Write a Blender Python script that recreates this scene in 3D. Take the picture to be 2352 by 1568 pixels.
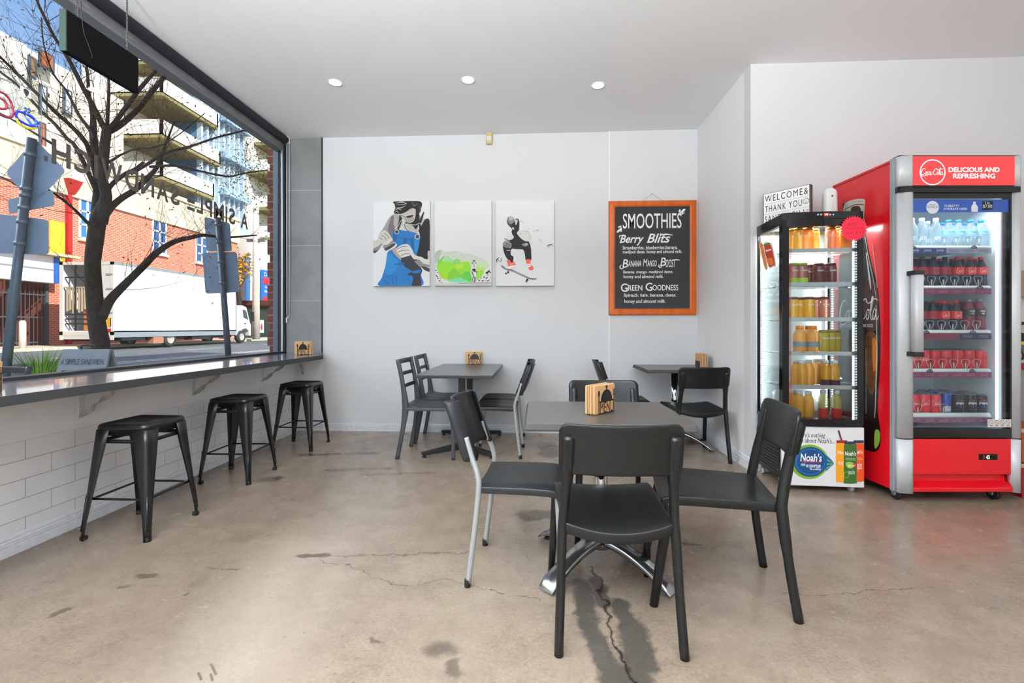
import bpy, bmesh, math, random
from mathutils import Vector, Matrix
from mathutils.geometry import tessellate_polygon

for _o in list(bpy.data.objects): bpy.data.objects.remove(_o)
scene = bpy.context.scene
col = scene.collection
PI = math.pi
R = math.radians

# ---------------------------------------------------------------- camera
F, CX, HY, CAMH = 1075.0, 1176.0, 752.0, 1.15
TH = math.atan(54 / F)
cam_d = bpy.data.cameras.new('camera')
cam_d.sensor_width = 36.0
cam_d.lens = 36.0 * F / 2352
cam_d.shift_x = 0.0
cam_d.shift_y = -(784 - HY) / 2352
cam_d.clip_start = 0.05
cam_d.clip_end = 400
cam = bpy.data.objects.new('camera', cam_d)
cam.location = (0, 0, CAMH)
cam.rotation_euler = (PI / 2, 0, TH)
col.objects.link(cam)
scene.camera = cam

# ---------------------------------------------------------------- colour management, sky, sun
vs = scene.view_settings
scene.display_settings.display_device = 'sRGB'
vs.view_transform = 'Standard'
vs.look = 'None'
vs.gamma = 1.0
vs.exposure = 0.07
vs.use_curve_mapping = False
scene.cycles.use_denoising = True
scene.cycles.max_bounces = 10
scene.cycles.transparent_max_bounces = 24
scene.cycles.sample_clamp_indirect = 6.0
scene.cycles.caustics_reflective = False
scene.cycles.caustics_refractive = False

SUN_DIR = Vector((0.80, -0.40, 0.62)).normalized()      # towards the sun: behind our own building
world = bpy.data.worlds.new('world')
scene.world = world
world.use_nodes = True
wn = world.node_tree
wn.nodes.clear()
sky = wn.nodes.new('ShaderNodeTexSky')
sky.sky_type = 'NISHITA'
sky.sun_disc = False
sky.sun_elevation = R(35)
sky.sun_rotation = R(115)
sky.air_density = 1.0
sky.dust_density = 0.4
sky.ozone_density = 2.2
bg = wn.nodes.new('ShaderNodeBackground')
bg.inputs['Strength'].default_value = 0.22
wo = wn.nodes.new('ShaderNodeOutputWorld')
wn.links.new(sky.outputs[0], bg.inputs[0])
wn.links.new(bg.outputs[0], wo.inputs[0])

def lamp(name, kind, loc, energy, color=(1, 1, 1), rot=None, parent=None, **kw):
    d = bpy.data.lights.new(name, kind)
    d.energy = energy
    d.color = color
    for k, v in kw.items(): setattr(d, k, v)
    o = bpy.data.objects.new(name, d)
    o.location = loc
    if rot is not None: o.rotation_euler = rot
    if parent: o.parent = parent
    col.objects.link(o)
    return o

def aim(v): return Vector(v).to_track_quat('Z', 'Y').to_euler()
lamp('sun', 'SUN', (20, -10, 30), 6.2, (1.0, 0.93, 0.83), aim(SUN_DIR), angle=R(0.6))
# added broad sun lamp standing in for bright western sky through the shop window
lamp('western_sky_fill', 'SUN', (-20, 0, 30), 3.6, (0.94, 0.975, 1.0), aim((-0.85, -0.12, 0.52)), angle=R(45))
# added area lamp at the shopfront behind the camera, standing in for daylight
lamp('shopfront_fill', 'AREA', (-.2, -3.42, 1.4), 70, (0.92, 0.965, 1.0), (R(90), 0, 0), shape='RECTANGLE', size=5.2, size_y=2.5)

# two added fill lamps bounced off the ceiling behind the camera
for _x, _e in ((-1.4, 800), (-.2, 330)): lamp('bounce_fill', 'AREA', (_x, -1.1, 2.05), _e, (0.90, 0.96, 1.0), (R(180 - 1), 0, 0), shape='DISK', size=.5)

# ---------------------------------------------------------------- pixel rays, used to find real points on real planes
def ray(px, py):
    xc = (px - CX) / F; zc = (HY - py) / F
    c, s = math.cos(TH), math.sin(TH)
    return Vector((xc * c - s, xc * s + c, zc))
def at_d(px, py, d): return Vector((0, 0, CAMH)) + ray(px, py) * d      # point at a given distance in front of the camera
def on_z(px, py, z): r = ray(px, py); t = (z - CAMH) / r.z; return Vector((0, 0, CAMH)) + t * r
def on_x(px, py, x): r = ray(px, py); t = x / r.x; return Vector((0, 0, CAMH)) + t * r
def on_y(px, py, y): r = ray(px, py); t = y / r.y; return Vector((0, 0, CAMH)) + t * r

# ---------------------------------------------------------------- materials
def lin(h):
    if isinstance(h, str):
        h = h.lstrip('#'); c = [int(h[i:i + 2], 16) / 255 for i in (0, 2, 4)]
    else: c = list(h)
    return tuple(x / 12.92 if x <= .04045 else ((x + .055) / 1.055) ** 2.4 for x in c) + (1.0,)

_m = {}
def mat(name, color='#808080', rough=.5, metal=0.0, spec=.5, noise=0.0, nscale=8.0, bump=0.0, bscale=60.0, emit=None, estr=1.0, coat=0.0, alpha=None, trans=0.0, ior=1.45, stretch=(1, 1, 1)):
    if name in _m: return _m[name]
    m = bpy.data.materials.new(name); m.use_nodes = True
    nt = m.node_tree; b = nt.nodes['Principled BSDF']
    c = lin(color)
    b.inputs['Base Color'].default_value = c
    b.inputs['Roughness'].default_value = rough
    b.inputs['Metallic'].default_value = metal
    b.inputs['Specular IOR Level'].default_value = spec
    b.inputs['Coat Weight'].default_value = coat
    b.inputs['IOR'].default_value = ior
    b.inputs['Transmission Weight'].default_value = trans
    if emit:
        b.inputs['Emission Color'].default_value = lin(emit); b.inputs['Emission Strength'].default_value = estr
    if noise or bump:
        tc = nt.nodes.new('ShaderNodeTexCoord')
        mp = nt.nodes.new('ShaderNodeMapping'); mp.inputs['Scale'].default_value = stretch
        nt.links.new(tc.outputs['Object'], mp.inputs['Vector'])
    if noise:
        n = nt.nodes.new('ShaderNodeTexNoise'); n.inputs['Scale'].default_value = nscale; n.inputs['Detail'].default_value = 6
        nt.links.new(mp.outputs[0], n.inputs['Vector'])
        r = nt.nodes.new('ShaderNodeValToRGB')
        r.color_ramp.elements[0].position = .3; r.color_ramp.elements[1].position = .7
        r.color_ramp.elements[0].color = tuple(max(0, x * (1 - noise)) for x in c[:3]) + (1,)
        r.color_ramp.elements[1].color = tuple(min(1, x * (1 + noise)) for x in c[:3]) + (1,)
        nt.links.new(n.outputs['Fac'], r.inputs[0]); nt.links.new(r.outputs[0], b.inputs['Base Color'])
    if bump:
        n = nt.nodes.new('ShaderNodeTexNoise'); n.inputs['Scale'].default_value = bscale; n.inputs['Detail'].default_value = 3
        nt.links.new(mp.outputs[0], n.inputs['Vector'])
        bp = nt.nodes.new('ShaderNodeBump'); bp.inputs['Strength'].default_value = bump; bp.inputs['Distance'].default_value = .005
        nt.links.new(n.outputs['Fac'], bp.inputs['Height']); nt.links.new(bp.outputs[0], b.inputs['Normal'])
    _m[name] = m
    return m

def emat(name, color, strength):
    if name in _m: return _m[name]
    m = bpy.data.materials.new(name); m.use_nodes = True
    nt = m.node_tree; nt.nodes.clear()
    e = nt.nodes.new('ShaderNodeEmission'); e.inputs[0].default_value = lin(color); e.inputs[1].default_value = strength
    o = nt.nodes.new('ShaderNodeOutputMaterial'); nt.links.new(e.outputs[0], o.inputs[0])
    _m[name] = m; return m

def glassmat(name, tint='#ffffff', gloss=.06, rough=0.0, amount=None):
    """thin pane: mostly see-through, a little mirror reflection"""
    if name in _m: return _m[name]
    m = bpy.data.materials.new(name); m.use_nodes = True
    nt = m.node_tree; nt.nodes.clear()
    t = nt.nodes.new('ShaderNodeBsdfTransparent'); t.inputs[0].default_value = lin(tint)
    g = nt.nodes.new('ShaderNodeBsdfGlossy'); g.inputs['Roughness'].default_value = rough
    lw = nt.nodes.new('ShaderNodeLayerWeight'); lw.inputs['Blend'].default_value = .25
    ma = nt.nodes.new('ShaderNodeMath'); ma.operation = 'MULTIPLY_ADD'
    ma.inputs[1].default_value = .5; ma.inputs[2].default_value = gloss
    nt.links.new(lw.outputs['Fresnel'], ma.inputs[0])
    mx = nt.nodes.new('ShaderNodeMixShader')
    if amount is None: nt.links.new(ma.outputs[0], mx.inputs[0])
    else: mx.inputs[0].default_value = amount
    nt.links.new(t.outputs[0], mx.inputs[1]); nt.links.new(g.outputs[0], mx.inputs[2])
    o = nt.nodes.new('ShaderNodeOutputMaterial'); nt.links.new(mx.outputs[0], o.inputs[0])
    _m[name] = m; return m

def liquidmat(name, color, clear=.35, rough=.08):
    """bottle of drink: coloured diffuse-ish body partly see-through"""
    if name in _m: return _m[name]
    m = bpy.data.materials.new(name); m.use_nodes = True
    nt = m.node_tree; b = nt.nodes['Principled BSDF']
    b.inputs['Base Color'].default_value = lin(color); b.inputs['Roughness'].default_value = rough
    t = nt.nodes.new('ShaderNodeBsdfTransparent'); t.inputs[0].default_value = tuple(q + (1 - q) * .55 for q in lin(color)[:3]) + (1,)
    mx = nt.nodes.new('ShaderNodeMixShader'); mx.inputs[0].default_value = clear
    nt.links.new(b.outputs[0], mx.inputs[1]); nt.links.new(t.outputs[0], mx.inputs[2])
    nt.links.new(mx.outputs[0], nt.nodes['Material Output'].inputs[0])
    _m[name] = m; return m

def brickmat(name, c1, c2, mortar, bw, bh, ms, axes='YZ', off=(0, 0), rough=.8, bump=.3, noise=.15, nscale=3.0, offset=.5):
    if name in _m: return _m[name]
    m = bpy.data.materials.new(name); m.use_nodes = True
    nt = m.node_tree; b = nt.nodes['Principled BSDF']; b.inputs['Roughness'].default_value = rough
    tc = nt.nodes.new('ShaderNodeTexCoord'); sp = nt.nodes.new('ShaderNodeSeparateXYZ'); cb = nt.nodes.new('ShaderNodeCombineXYZ')
    nt.links.new(tc.outputs['Object'], sp.inputs[0])
    for i, a in enumerate(axes):
        ad = nt.nodes.new('ShaderNodeMath'); ad.inputs[1].default_value = off[i]
        nt.links.new(sp.outputs['XYZ'.index(a)], ad.inputs[0]); nt.links.new(ad.outputs[0], cb.inputs[i])
    br = nt.nodes.new('ShaderNodeTexBrick')
    br.inputs['Color1'].default_value = lin(c1); br.inputs['Color2'].default_value = lin(c2); br.inputs['Mortar'].default_value = lin(mortar)
    br.inputs['Scale'].default_value = 1.0; br.inputs['Mortar Size'].default_value = ms
    br.inputs['Brick Width'].default_value = bw; br.inputs['Row Height'].default_value = bh; br.offset = offset
    nt.links.new(cb.outputs[0], br.inputs['Vector'])
    n = nt.nodes.new('ShaderNodeTexNoise'); n.inputs['Scale'].default_value = nscale; n.inputs['Detail'].default_value = 5
    nt.links.new(tc.outputs['Object'], n.inputs['Vector'])
    mr = nt.nodes.new('ShaderNodeMapRange'); mr.inputs[1].default_value = .3; mr.inputs[2].default_value = .7
    mr.inputs[3].default_value = 1 - noise; mr.inputs[4].default_value = 1 + noise * .4
    nt.links.new(n.outputs['Fac'], mr.inputs[0])
    mu = nt.nodes.new('ShaderNodeMix'); mu.data_type = 'RGBA'; mu.blend_type = 'MULTIPLY'; mu.inputs[0].default_value = 1
    nt.links.new(br.outputs['Color'], mu.inputs[6]); nt.links.new(mr.outputs[0], mu.inputs[7])
    nt.links.new(mu.outputs[2], b.inputs['Base Color'])
    if bump:
        bp = nt.nodes.new('ShaderNodeBump'); bp.inputs['Strength'].default_value = bump; bp.inputs['Distance'].default_value = .004; bp.invert = True
        nt.links.new(br.outputs['Fac'], bp.inputs['Height']); nt.links.new(bp.outputs[0], b.inputs['Normal'])
    _m[name] = m; return m

# ---------------------------------------------------------------- mesh building
def frame(o, ux, uy):
    o, ux, uy = Vector(o), Vector(ux).normalized(), Vector(uy).normalized()
    return (o, ux, uy, ux.cross(uy).normalized())

def catmull(P, n=5, closed=False):
    P = [Vector(p) for p in P]
    if len(P) < 3: return P
    out = []; L = len(P)
    rng = range(L) if closed else range(L - 1)
    for i in rng:
        if closed: a, b, c, d = P[(i - 1) % L], P[i], P[(i + 1) % L], P[(i + 2) % L]
        else: a, b, c, d = P[max(i - 1, 0)], P[i], P[i + 1], P[min(i + 2, L - 1)]
        for k in range(n):
            t = k / n
            out.append(.5 * ((2 * b) + (c - a) * t + (2 * a - 5 * b + 4 * c - d) * t * t + (3 * b - a - 3 * c + d) * t ** 3))
    if not closed: out.append(P[-1])
    return out

def rr(w, h, r, n=3):
    """rounded rectangle, centred, counter-clockwise"""
    r = min(r, w / 2 - 1e-5, h / 2 - 1e-5); pts = []
    for cx, cy, a0 in ((w / 2 - r, h / 2 - r, 0), (-w / 2 + r, h / 2 - r, 90), (-w / 2 + r, -h / 2 + r, 180), (w / 2 - r, -h / 2 + r, 270)):
        for k in range(n + 1):
            a = R(a0 + 90 * k / n); pts.append((cx + r * math.cos(a), cy + r * math.sin(a)))
    return pts
def circ(r, n=10, ry=None): return [(r * math.cos(2 * PI * k / n), (ry or r) * math.sin(2 * PI * k / n)) for k in range(n)]

class MB:
    def __init__(s): s.v = []; s.f = []; s.m = []; s.s = []
    def add(s, vs, fs, mi=0, smooth=False):
        b = len(s.v); s.v.extend([tuple(v) for v in vs])
        for f in fs:
            s.f.append(tuple(i + b for i in f)); s.m.append(mi); s.s.append(smooth)
    def box(s, x0, x1, y0, y1, z0, z1, mi=0, M=None):
        v = [Vector((x, y, z)) for z in (z0, z1) for y in (y0, y1) for x in (x0, x1)]
        if M: v = [M @ q for q in v]
        s.add(v, [(0, 2, 3, 1), (4, 5, 7, 6), (0, 1, 5, 4), (2, 6, 7, 3), (0, 4, 6, 2), (1, 3, 7, 5)], mi)
        return s
    def loft(s, rings, mi=0, caps=True, smooth=True, closed=False):
        n = len(rings[0]); L = len(rings); vs = [p for r in rings for p in r]; fs = []
        for i in range(L if closed else L - 1):
            j = (i + 1) % L
            for k in range(n):
                k2 = (k + 1) % n; fs.append((i * n + k, i * n + k2, j * n + k2, j * n + k))
        s.add(vs, fs, mi, smooth)
        if caps and not closed:
            b = len(s.v) - len(vs)
            s.f.append(tuple(b + k for k in reversed(range(n)))); s.m.append(mi); s.s.append(False)
            s.f.append(tuple(b + (L - 1) * n + k for k in range(n))); s.m.append(mi); s.s.append(False)
        return s
    def sweep(s, pts, sec, up=(0, 0, 1), scale=None, mi=0, smooth=True, caps=True, closed=False):
        """sec: 2D section (x along side, y along up); sweep along pts"""
        P = [Vector(p) for p in pts]; up = Vector(up); rings = []; L = len(P); last = None
        for i, p in enumerate(P):
            if closed: t = P[(i + 1) % L] - P[i - 1]
            else: t = P[min(i + 1, L - 1)] - P[max(i - 1, 0)]
            t.normalize()
            sd = t.cross(up)
            if sd.length < 1e-3: sd = last.copy() if last is not None else t.cross(Vector((1, 0, 0)))
            sd.normalize(); last = sd; u2 = sd.cross(t)
            if isinstance(sec, list) and isinstance(sec[0], list): se = sec[i]
            else: se = sec
            k = 1 if scale is None else scale[i]
            kx, ky = k if isinstance(k, tuple) else (k, k)
            rings.append([p + sd * (a * kx) + u2 * (b * ky) for a, b in se])
        return s.loft(rings, mi, caps, smooth, closed)
    def tube(s, pts, r, n=8, mi=0, up=(0.013, 0.021, 1), closed=False):
        P = [Vector(p) for p in pts]; L = len(P); rings = []; nv = None; sec = circ(1, n)
        for i, p in enumerate(P):
            t = (P[(i + 1) % L] - P[i - 1]) if closed else (P[min(i + 1, L - 1)] - P[max(i - 1, 0)])
            t.normalize()
            if nv is None: nv = t.cross(Vector((.31, .87, .38)) if abs(t.y) < .8 else Vector((1, .1, .2)))
            nv = (nv - t * nv.dot(t)).normalized(); b = t.cross(nv); q = r[i] if isinstance(r, (list, tuple)) else r
            rings.append([p + nv * (x * q) + b * (y * q) for x, y in sec])
        return s.loft(rings, mi, True, True, closed)
    def lathe(s, prof, n=20, c=(0, 0, 0), mi=0, M=None, caps=True):
        rings = []
        for r, z in prof:
            ring = [Vector((c[0] + r * math.cos(2 * PI * k / n), c[1] + r * math.sin(2 * PI * k / n), c[2] + z)) for k in range(n)]
            if M: ring = [M @ q for q in ring]
            rings.append(ring)
        return s.loft(rings, mi, caps)
    def prism(s, poly, d, mi=0, smooth=False):
        """poly: 3D outline, extruded by vector d; concave allowed"""
        P = [Vector(p) for p in poly]; d = Vector(d); n = len(P)
        tr = tessellate_polygon([P])
        vs = P + [p + d for p in P]
        s.add(vs, [t for t in tr] + [tuple(i + n for i in reversed(t)) for t in tr], mi)
        b = len(s.v) - 2 * n
        for k in range(n):
            k2 = (k + 1) % n
            s.f.append((b + k, b + k2, b + n + k2, b + n + k)); s.m.append(mi); s.s.append(smooth)
        return s
    def poly(s, pts, fr, off=0.0, mi=0, curve=0, wrap=None):
        """flat filled outline on a frame"""
        P = [Vector((p[0], p[1], 0)) for p in pts]
        if curve: P = catmull(P, curve, True)
        tr = tessellate_polygon([P])
        o, ux, uy, un = fr
        vs = [o + ux * p.x + uy * p.y + un * off for p in P]
        fs = []
        for t in tr:
            a, b, c = (vs[i] for i in t)
            fs.append(t if (b - a).cross(c - a).dot(un) >= 0 else tuple(reversed(t)))
        s.add(vs, fs, mi); return s
    def stroke(s, pts, w, fr, off=0.0, mi=0, curve=5, w2=None):
        P = [Vector((p[0], p[1], 0)) for p in pts]
        if curve: P = catmull(P, curve)
        o, ux, uy, un = fr; L = len(P); A = []; B = []
        for i, p in enumerate(P):
            t = (P[min(i + 1, L - 1)] - P[max(i - 1, 0)])
            if t.length < 1e-9: t = Vector((1, 0, 0))
            t.normalize(); nrm = Vector((-t.y, t.x, 0))
            ww = w
            if w2 is not None: ww = w + (w2 - w) * abs(2 * i / (L - 1) - 1)
            A.append(p + nrm * ww / 2); B.append(p - nrm * ww / 2)
        vs = [o + ux * p.x + uy * p.y + un * off for p in A + B]
        s.add(vs, [(i, L + i, L + i + 1, i + 1) for i in range(L - 1)], mi); return s
    def text(s, body, x0, y0, x1, y1, fr, off=0.0, mi=0, wrap=None, **kw):
        vs, fs = text2d(body, **kw); o, ux, uy, un = fr
        s.add([o + ux * (x0 + v[0] * (x1 - x0)) + uy * (y0 + v[1] * (y1 - y0)) + un * off for v in vs], fs, mi); return s
    def logo(s, strokes, x0, y0, x1, y1, fr, off=0.0, mi=0):
        xs = [p[0] for st in strokes for p in st[0]]; ys = [p[1] for st in strokes for p in st[0]]
        ax, bx, ay, by = min(xs), max(xs), min(ys), max(ys)
        kx, ky = (x1 - x0) / (bx - ax), (y1 - y0) / (by - ay)
        for pts, w, w2 in strokes:
            s.stroke([(x0 + (p[0] - ax) * kx, y0 + (p[1] - ay) * ky) for p in pts], w * min(abs(kx), abs(ky)), fr, off, mi, 4, w2 * min(abs(kx), abs(ky)))
            off += 2e-5
        return s
    def xf(s, fn): s.v = [tuple(fn(Vector(v))) for v in s.v]; return s
    def build(s, name, mats, parent=None, bevel=None, loc=None, rot=None, subsurf=0, seg=2, fixn=True):
        me = bpy.data.meshes.new(name)
        me.from_pydata(s.v, [], s.f)
        if not isinstance(mats, (list, tuple)): mats = [mats]
        for m in mats: me.materials.append(m)
        me.polygons.foreach_set('material_index', s.m)
        me.polygons.foreach_set('use_smooth', s.s)
        if fixn:
            bm = bmesh.new(); bm.from_mesh(me); bmesh.ops.recalc_face_normals(bm, faces=bm.faces); bm.to_mesh(me); bm.free()
        me.update()
        o = bpy.data.objects.new(name, me); col.objects.link(o)
        if parent: o.parent = parent
        if loc is not None: o.location = loc
        if rot is not None: o.rotation_euler = rot
        if bevel:
            b = o.modifiers.new('bevel', 'BEVEL'); b.width = bevel; b.segments = seg; b.limit_method = 'ANGLE'; b.angle_limit = R(40); b.harden_normals = False
        if subsurf:
            q = o.modifiers.new('sub', 'SUBSURF'); q.levels = subsurf; q.render_levels = subsurf
        return o

_tc = {}
def text2d(body, shear=0.0, bold=0.0, space=1.0, line=1.0, res=3, align='CENTER'):
    key = (body, shear, bold, space, line, align)
    if key in _tc: return _tc[key]
    cu = bpy.data.curves.new('t', 'FONT'); cu.body = body; cu.size = 1; cu.shear = shear; cu.offset = bold
    cu.space_character = space; cu.space_line = line; cu.resolution_u = res; cu.align_x = align; cu.fill_mode = 'FRONT'
    o = bpy.data.objects.new('t', cu); col.objects.link(o)
    bpy.context.view_layer.update()
    me = bpy.data.meshes.new_from_object(o.evaluated_get(bpy.context.evaluated_depsgraph_get()))
    vs = [v.co.copy() for v in me.vertices]; fs = [tuple(p.vertices) for p in me.polygons]
    bpy.data.objects.remove(o); bpy.data.curves.remove(cu); bpy.data.meshes.remove(me)
    ax, bx = min(v.x for v in vs), max(v.x for v in vs); ay, by = min(v.y for v in vs), max(v.y for v in vs)
    vs = [((v.x - ax) / max(bx - ax, 1e-6), (v.y - ay) / max(by - ay, 1e-6)) for v in vs]
    ar = 0
    f2 = []
    for f in fs:
        a, b, c = vs[f[0]], vs[f[1]], vs[f[2]]
        f2.append(f)
    _tc[key] = (vs, f2); return _tc[key]

_C = [(0.95, .80), (0.85, .98), (0.62, 1.0), (0.35, .82), (0.15, .5), (.12, .2), (.3, .02), (.6, .08), (.86, .33)]
_A = [(2.03, .42), (1.9, .52), (1.74, .3), (1.74, .07), (1.88, .02), (2.03, .25), (2.12, .5), (2.06, .1), (2.16, .0), (2.34, .18)]
def _sh(p, d): return [(x + d, y) for x, y in p]
_O = [(1.12, .5), (.96, .36), (.93, .12), (1.05, .02), (1.2, .15), (1.24, .4), (1.12, .5), (1.35, .46)]
COLA = [(_C, .14, .05), ([(0.3, .02), (0.22, -.14), (.5, -.22), (1.0, -.1), (1.5, -.16)], .09, .03), (_O, .1, .07),
        ([(1.66, .42), (1.55, .52), (1.38, .35), (1.35, .1), (1.5, .0), (1.72, .2)], .09, .05), (_A, .09, .05),
        ([(2.36, .34), (2.56, .38)], .09, .09), (_sh(_C, 2.5), .12, .04), ([(3.2, .96), (3.6, .78), (4.2, .98), (4.6, .9)], .1, .03), (_sh(_O, 2.4), .085, .06),
        ([(3.8, .3), (4.02, .8), (4.06, 1.08), (3.94, 1.0), (3.82, .5), (3.84, .1), (3.94, .0), (4.1, .2)], .1, .05), (_sh(_A, 2.32), .09, .05)]

# ---------------------------------------------------------------- objects
def tag(o, label=None, cat=None, group=None, kind=None):
    if label: o['label'] = label
    if cat: o['category'] = cat
    if group: o['group'] = group
    if kind: o['kind'] = kind
    return o
def thing(name, label, cat, loc=(0, 0, 0), rz=0.0, group=None):
    o = bpy.data.objects.new(name, None); o.empty_display_size = .1
    o.location = loc; o.rotation_euler = (0, 0, rz); col.objects.link(o)
    return tag(o, label, cat, group)
def struct(o): o['kind'] = 'structure'; return o
kids = {}
def dup(o, loc=None, rz=None, label=None, parent=None, group=None):
    c = o.copy(); col.objects.link(c)
    if parent: c.parent = parent
    if loc is not None: c.location = loc
    if rz is not None: c.rotation_euler = (0, 0, rz)
    if label: c['label'] = label
    if group: c['group'] = group
    for ch in list(o.children): dup(ch, parent=c)
    return c
ORD = ['leftmost', 'second from left', 'third from left', 'fourth from left', 'fifth from left', 'sixth from left', 'seventh from left', 'eighth from left']
# ================================================================ THE SHOP ROOM
WX, WY, RX, AY, CZ = -2.65, 5.12, 1.73, 3.86, 3.27   # left wall, back wall, right stub wall, alcove wall, ceiling
GX = -2.82                                            # shop window glass

def node(nt, kind, **kw):
    n = nt.nodes.new(kind)
    for k, v in kw.items(): setattr(n, k, v)
    return n
def floor_material():
    m = bpy.data.materials.new('polished_concrete'); m.use_nodes = True
    nt = m.node_tree; L = nt.links.new; b = nt.nodes['Principled BSDF']
    tc = node(nt, 'ShaderNodeTexCoord'); P = tc.outputs['Object']
    def noise(scale, detail=5, rough=.55, vec=P, dist=0.0):
        n = node(nt, 'ShaderNodeTexNoise'); n.inputs['Scale'].default_value = scale; n.inputs['Detail'].default_value = detail
        n.inputs['Roughness'].default_value = rough; n.inputs['Distortion'].default_value = dist; L(vec, n.inputs['Vector']); return n
    def ramp(src, stops):
        r = node(nt, 'ShaderNodeValToRGB'); e = r.color_ramp.elements
        while len(e) < len(stops): e.new(.5)
        for q, (p, c) in zip(e, stops): q.position = p; q.color = lin(c) if isinstance(c, str) else (c, c, c, 1)
        L(src, r.inputs[0]); return r.outputs[0]
    def mix(fac, a, c, mode='MIX'):
        x = node(nt, 'ShaderNodeMix', data_type='RGBA', blend_type=mode)
        if isinstance(fac, float): x.inputs[0].default_value = fac
        else: L(fac, x.inputs[0])
        for i, q in ((6, a), (7, c)):
            if isinstance(q, (str, tuple)): x.inputs[i].default_value = lin(q) if isinstance(q, str) else q
            else: L(q, x.inputs[i])
        return x.outputs[2]
    big = noise(.9, 6, .6, dist=.15)
    c = ramp(big.outputs['Fac'], [(.3, '#716256'), (.48, '#877767'), (.7, '#9d8d7d')])
    mid = noise(6, 8, .7, dist=.1)
    c = mix(.55, c, ramp(mid.outputs['Fac'], [(.3, '#64564b'), (.5, '#8a796a'), (.72, '#a69686')]))
    # cloudy dark trowel smears
    mp = node(nt, 'ShaderNodeMapping'); mp.inputs['Scale'].default_value = (1.0, 2.6, 1); mp.inputs['Rotation'].default_value = (0, 0, .25); L(P, mp.inputs['Vector'])
    sm = noise(2.4, 10, .72, mp.outputs[0], .25)
    c = mix(ramp(sm.outputs['Fac'], [(.52, 0.0), (.68, .6)]), c, '#6c5d52')
    # fine pits
    pit = node(nt, 'ShaderNodeTexVoronoi'); pit.inputs['Scale'].default_value = 17; L(P, pit.inputs['Vector'])
    area = noise(1.6, 3)
    pm = node(nt, 'ShaderNodeMath', operation='MULTIPLY'); L(ramp(pit.outputs['Distance'], [(.05, 1.0), (.13, 0.0)]), pm.inputs[0]); L(ramp(area.outputs['Fac'], [(.45, 0.0), (.6, .9)]), pm.inputs[1])
    c = mix(pm.outputs[0], c, '#4d4038')
    gr = noise(70, 5, .8); c = mix(.26, c, ramp(gr.outputs['Fac'], [(.32, '#5b4e45'), (.5, '#8d7f6f'), (.66, '#b6a999')]))
    fl_ = noise(19, 9, .78, mp.outputs[0], .3); c = mix(ramp(fl_.outputs['Fac'], [(.57, 0.0), (.67, .62)]), c, '#574a41')
    # individual stains, scuffs and cracks, plus painted-in light and wall shade
    def warp(scale, amt):
        n = noise(scale, 5, .65); s = node(nt, 'ShaderNodeVectorMath', operation='SUBTRACT'); s.inputs[1].default_value = (.5, .5, .5); L(n.outputs['Color'], s.inputs[0])
        k = node(nt, 'ShaderNodeVectorMath', operation='SCALE'); k.inputs['Scale'].default_value = amt; L(s.outputs[0], k.inputs[0])
        a = node(nt, 'ShaderNodeVectorMath', operation='ADD'); L(P, a.inputs[0]); L(k.outputs[0], a.inputs[1])
        z = node(nt, 'ShaderNodeVectorMath', operation='MULTIPLY'); z.inputs[1].default_value = (1, 1, 0); L(a.outputs[0], z.inputs[0]); return z.outputs[0]
    W1, W2 = warp(9, .14), warp(5, .16)
    def seg(a, d, r, soft, V):
        A, B = on_z(*a, 0), on_z(*d, 0); BA = B - A
        if BA.length < 1e-4: BA = Vector((1e-4, 0, 0))
        s = node(nt, 'ShaderNodeVectorMath', operation='SUBTRACT'); L(V, s.inputs[0]); s.inputs[1].default_value = (A.x, A.y, 0)
        dt = node(nt, 'ShaderNodeVectorMath', operation='DOT_PRODUCT'); L(s.outputs[0], dt.inputs[0]); q = BA / BA.dot(BA); dt.inputs[1].default_value = (q.x, q.y, 0)
        cl = node(nt, 'ShaderNodeClamp'); L(dt.outputs['Value'], cl.inputs[0])
        sc = node(nt, 'ShaderNodeVectorMath', operation='SCALE'); sc.inputs[0].default_value = (BA.x, BA.y, 0); L(cl.outputs[0], sc.inputs['Scale'])
        d2 = node(nt, 'ShaderNodeVectorMath', operation='DISTANCE'); L(s.outputs[0], d2.inputs[0]); L(sc.outputs[0], d2.inputs[1])
        mr = node(nt, 'ShaderNodeMapRange'); L(d2.outputs['Value'], mr.inputs[0]); mr.inputs[1].default_value = r - soft; mr.inputs[2].default_value = r + soft; mr.inputs[3].default_value = 1; mr.inputs[4].default_value = 0
        return mr.outputs[0]
    def union(items):
        o = None
        for it in items:
            if o is None: o = it
            else:
                x = node(nt, 'ShaderNodeMath', operation='MAXIMUM'); L(o, x.inputs[0]); L(it, x.inputs[1]); o = x.outputs[0]
        return o
    def scale(f, k):
        x = node(nt, 'ShaderNodeMath', operation='MULTIPLY'); L(f, x.inputs[0]); x.inputs[1].default_value = k; return x.outputs[0]
    light = union([seg((540, 1540), (680, 1270), .2, .16, W2)])  # pale pool painted in for light reflected from behind the camera
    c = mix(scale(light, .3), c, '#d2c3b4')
    damp = union([seg((1336, 1340), (1352, 1440), .05, .012, W1), seg((1352, 1440), (1400, 1530), .05, .012, W1), seg((1424, 1385), (1450, 1440), .045, .012, W1),
                  seg((1450, 1440), (1470, 1520), .055, .012, W1), seg((1410, 1560), (1450, 1560), .06, .015, W1), seg((1372, 1330), (1385, 1385), .03, .01, W1)])
    c = mix(scale(damp, .9), c, '#3d3a36')
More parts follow.
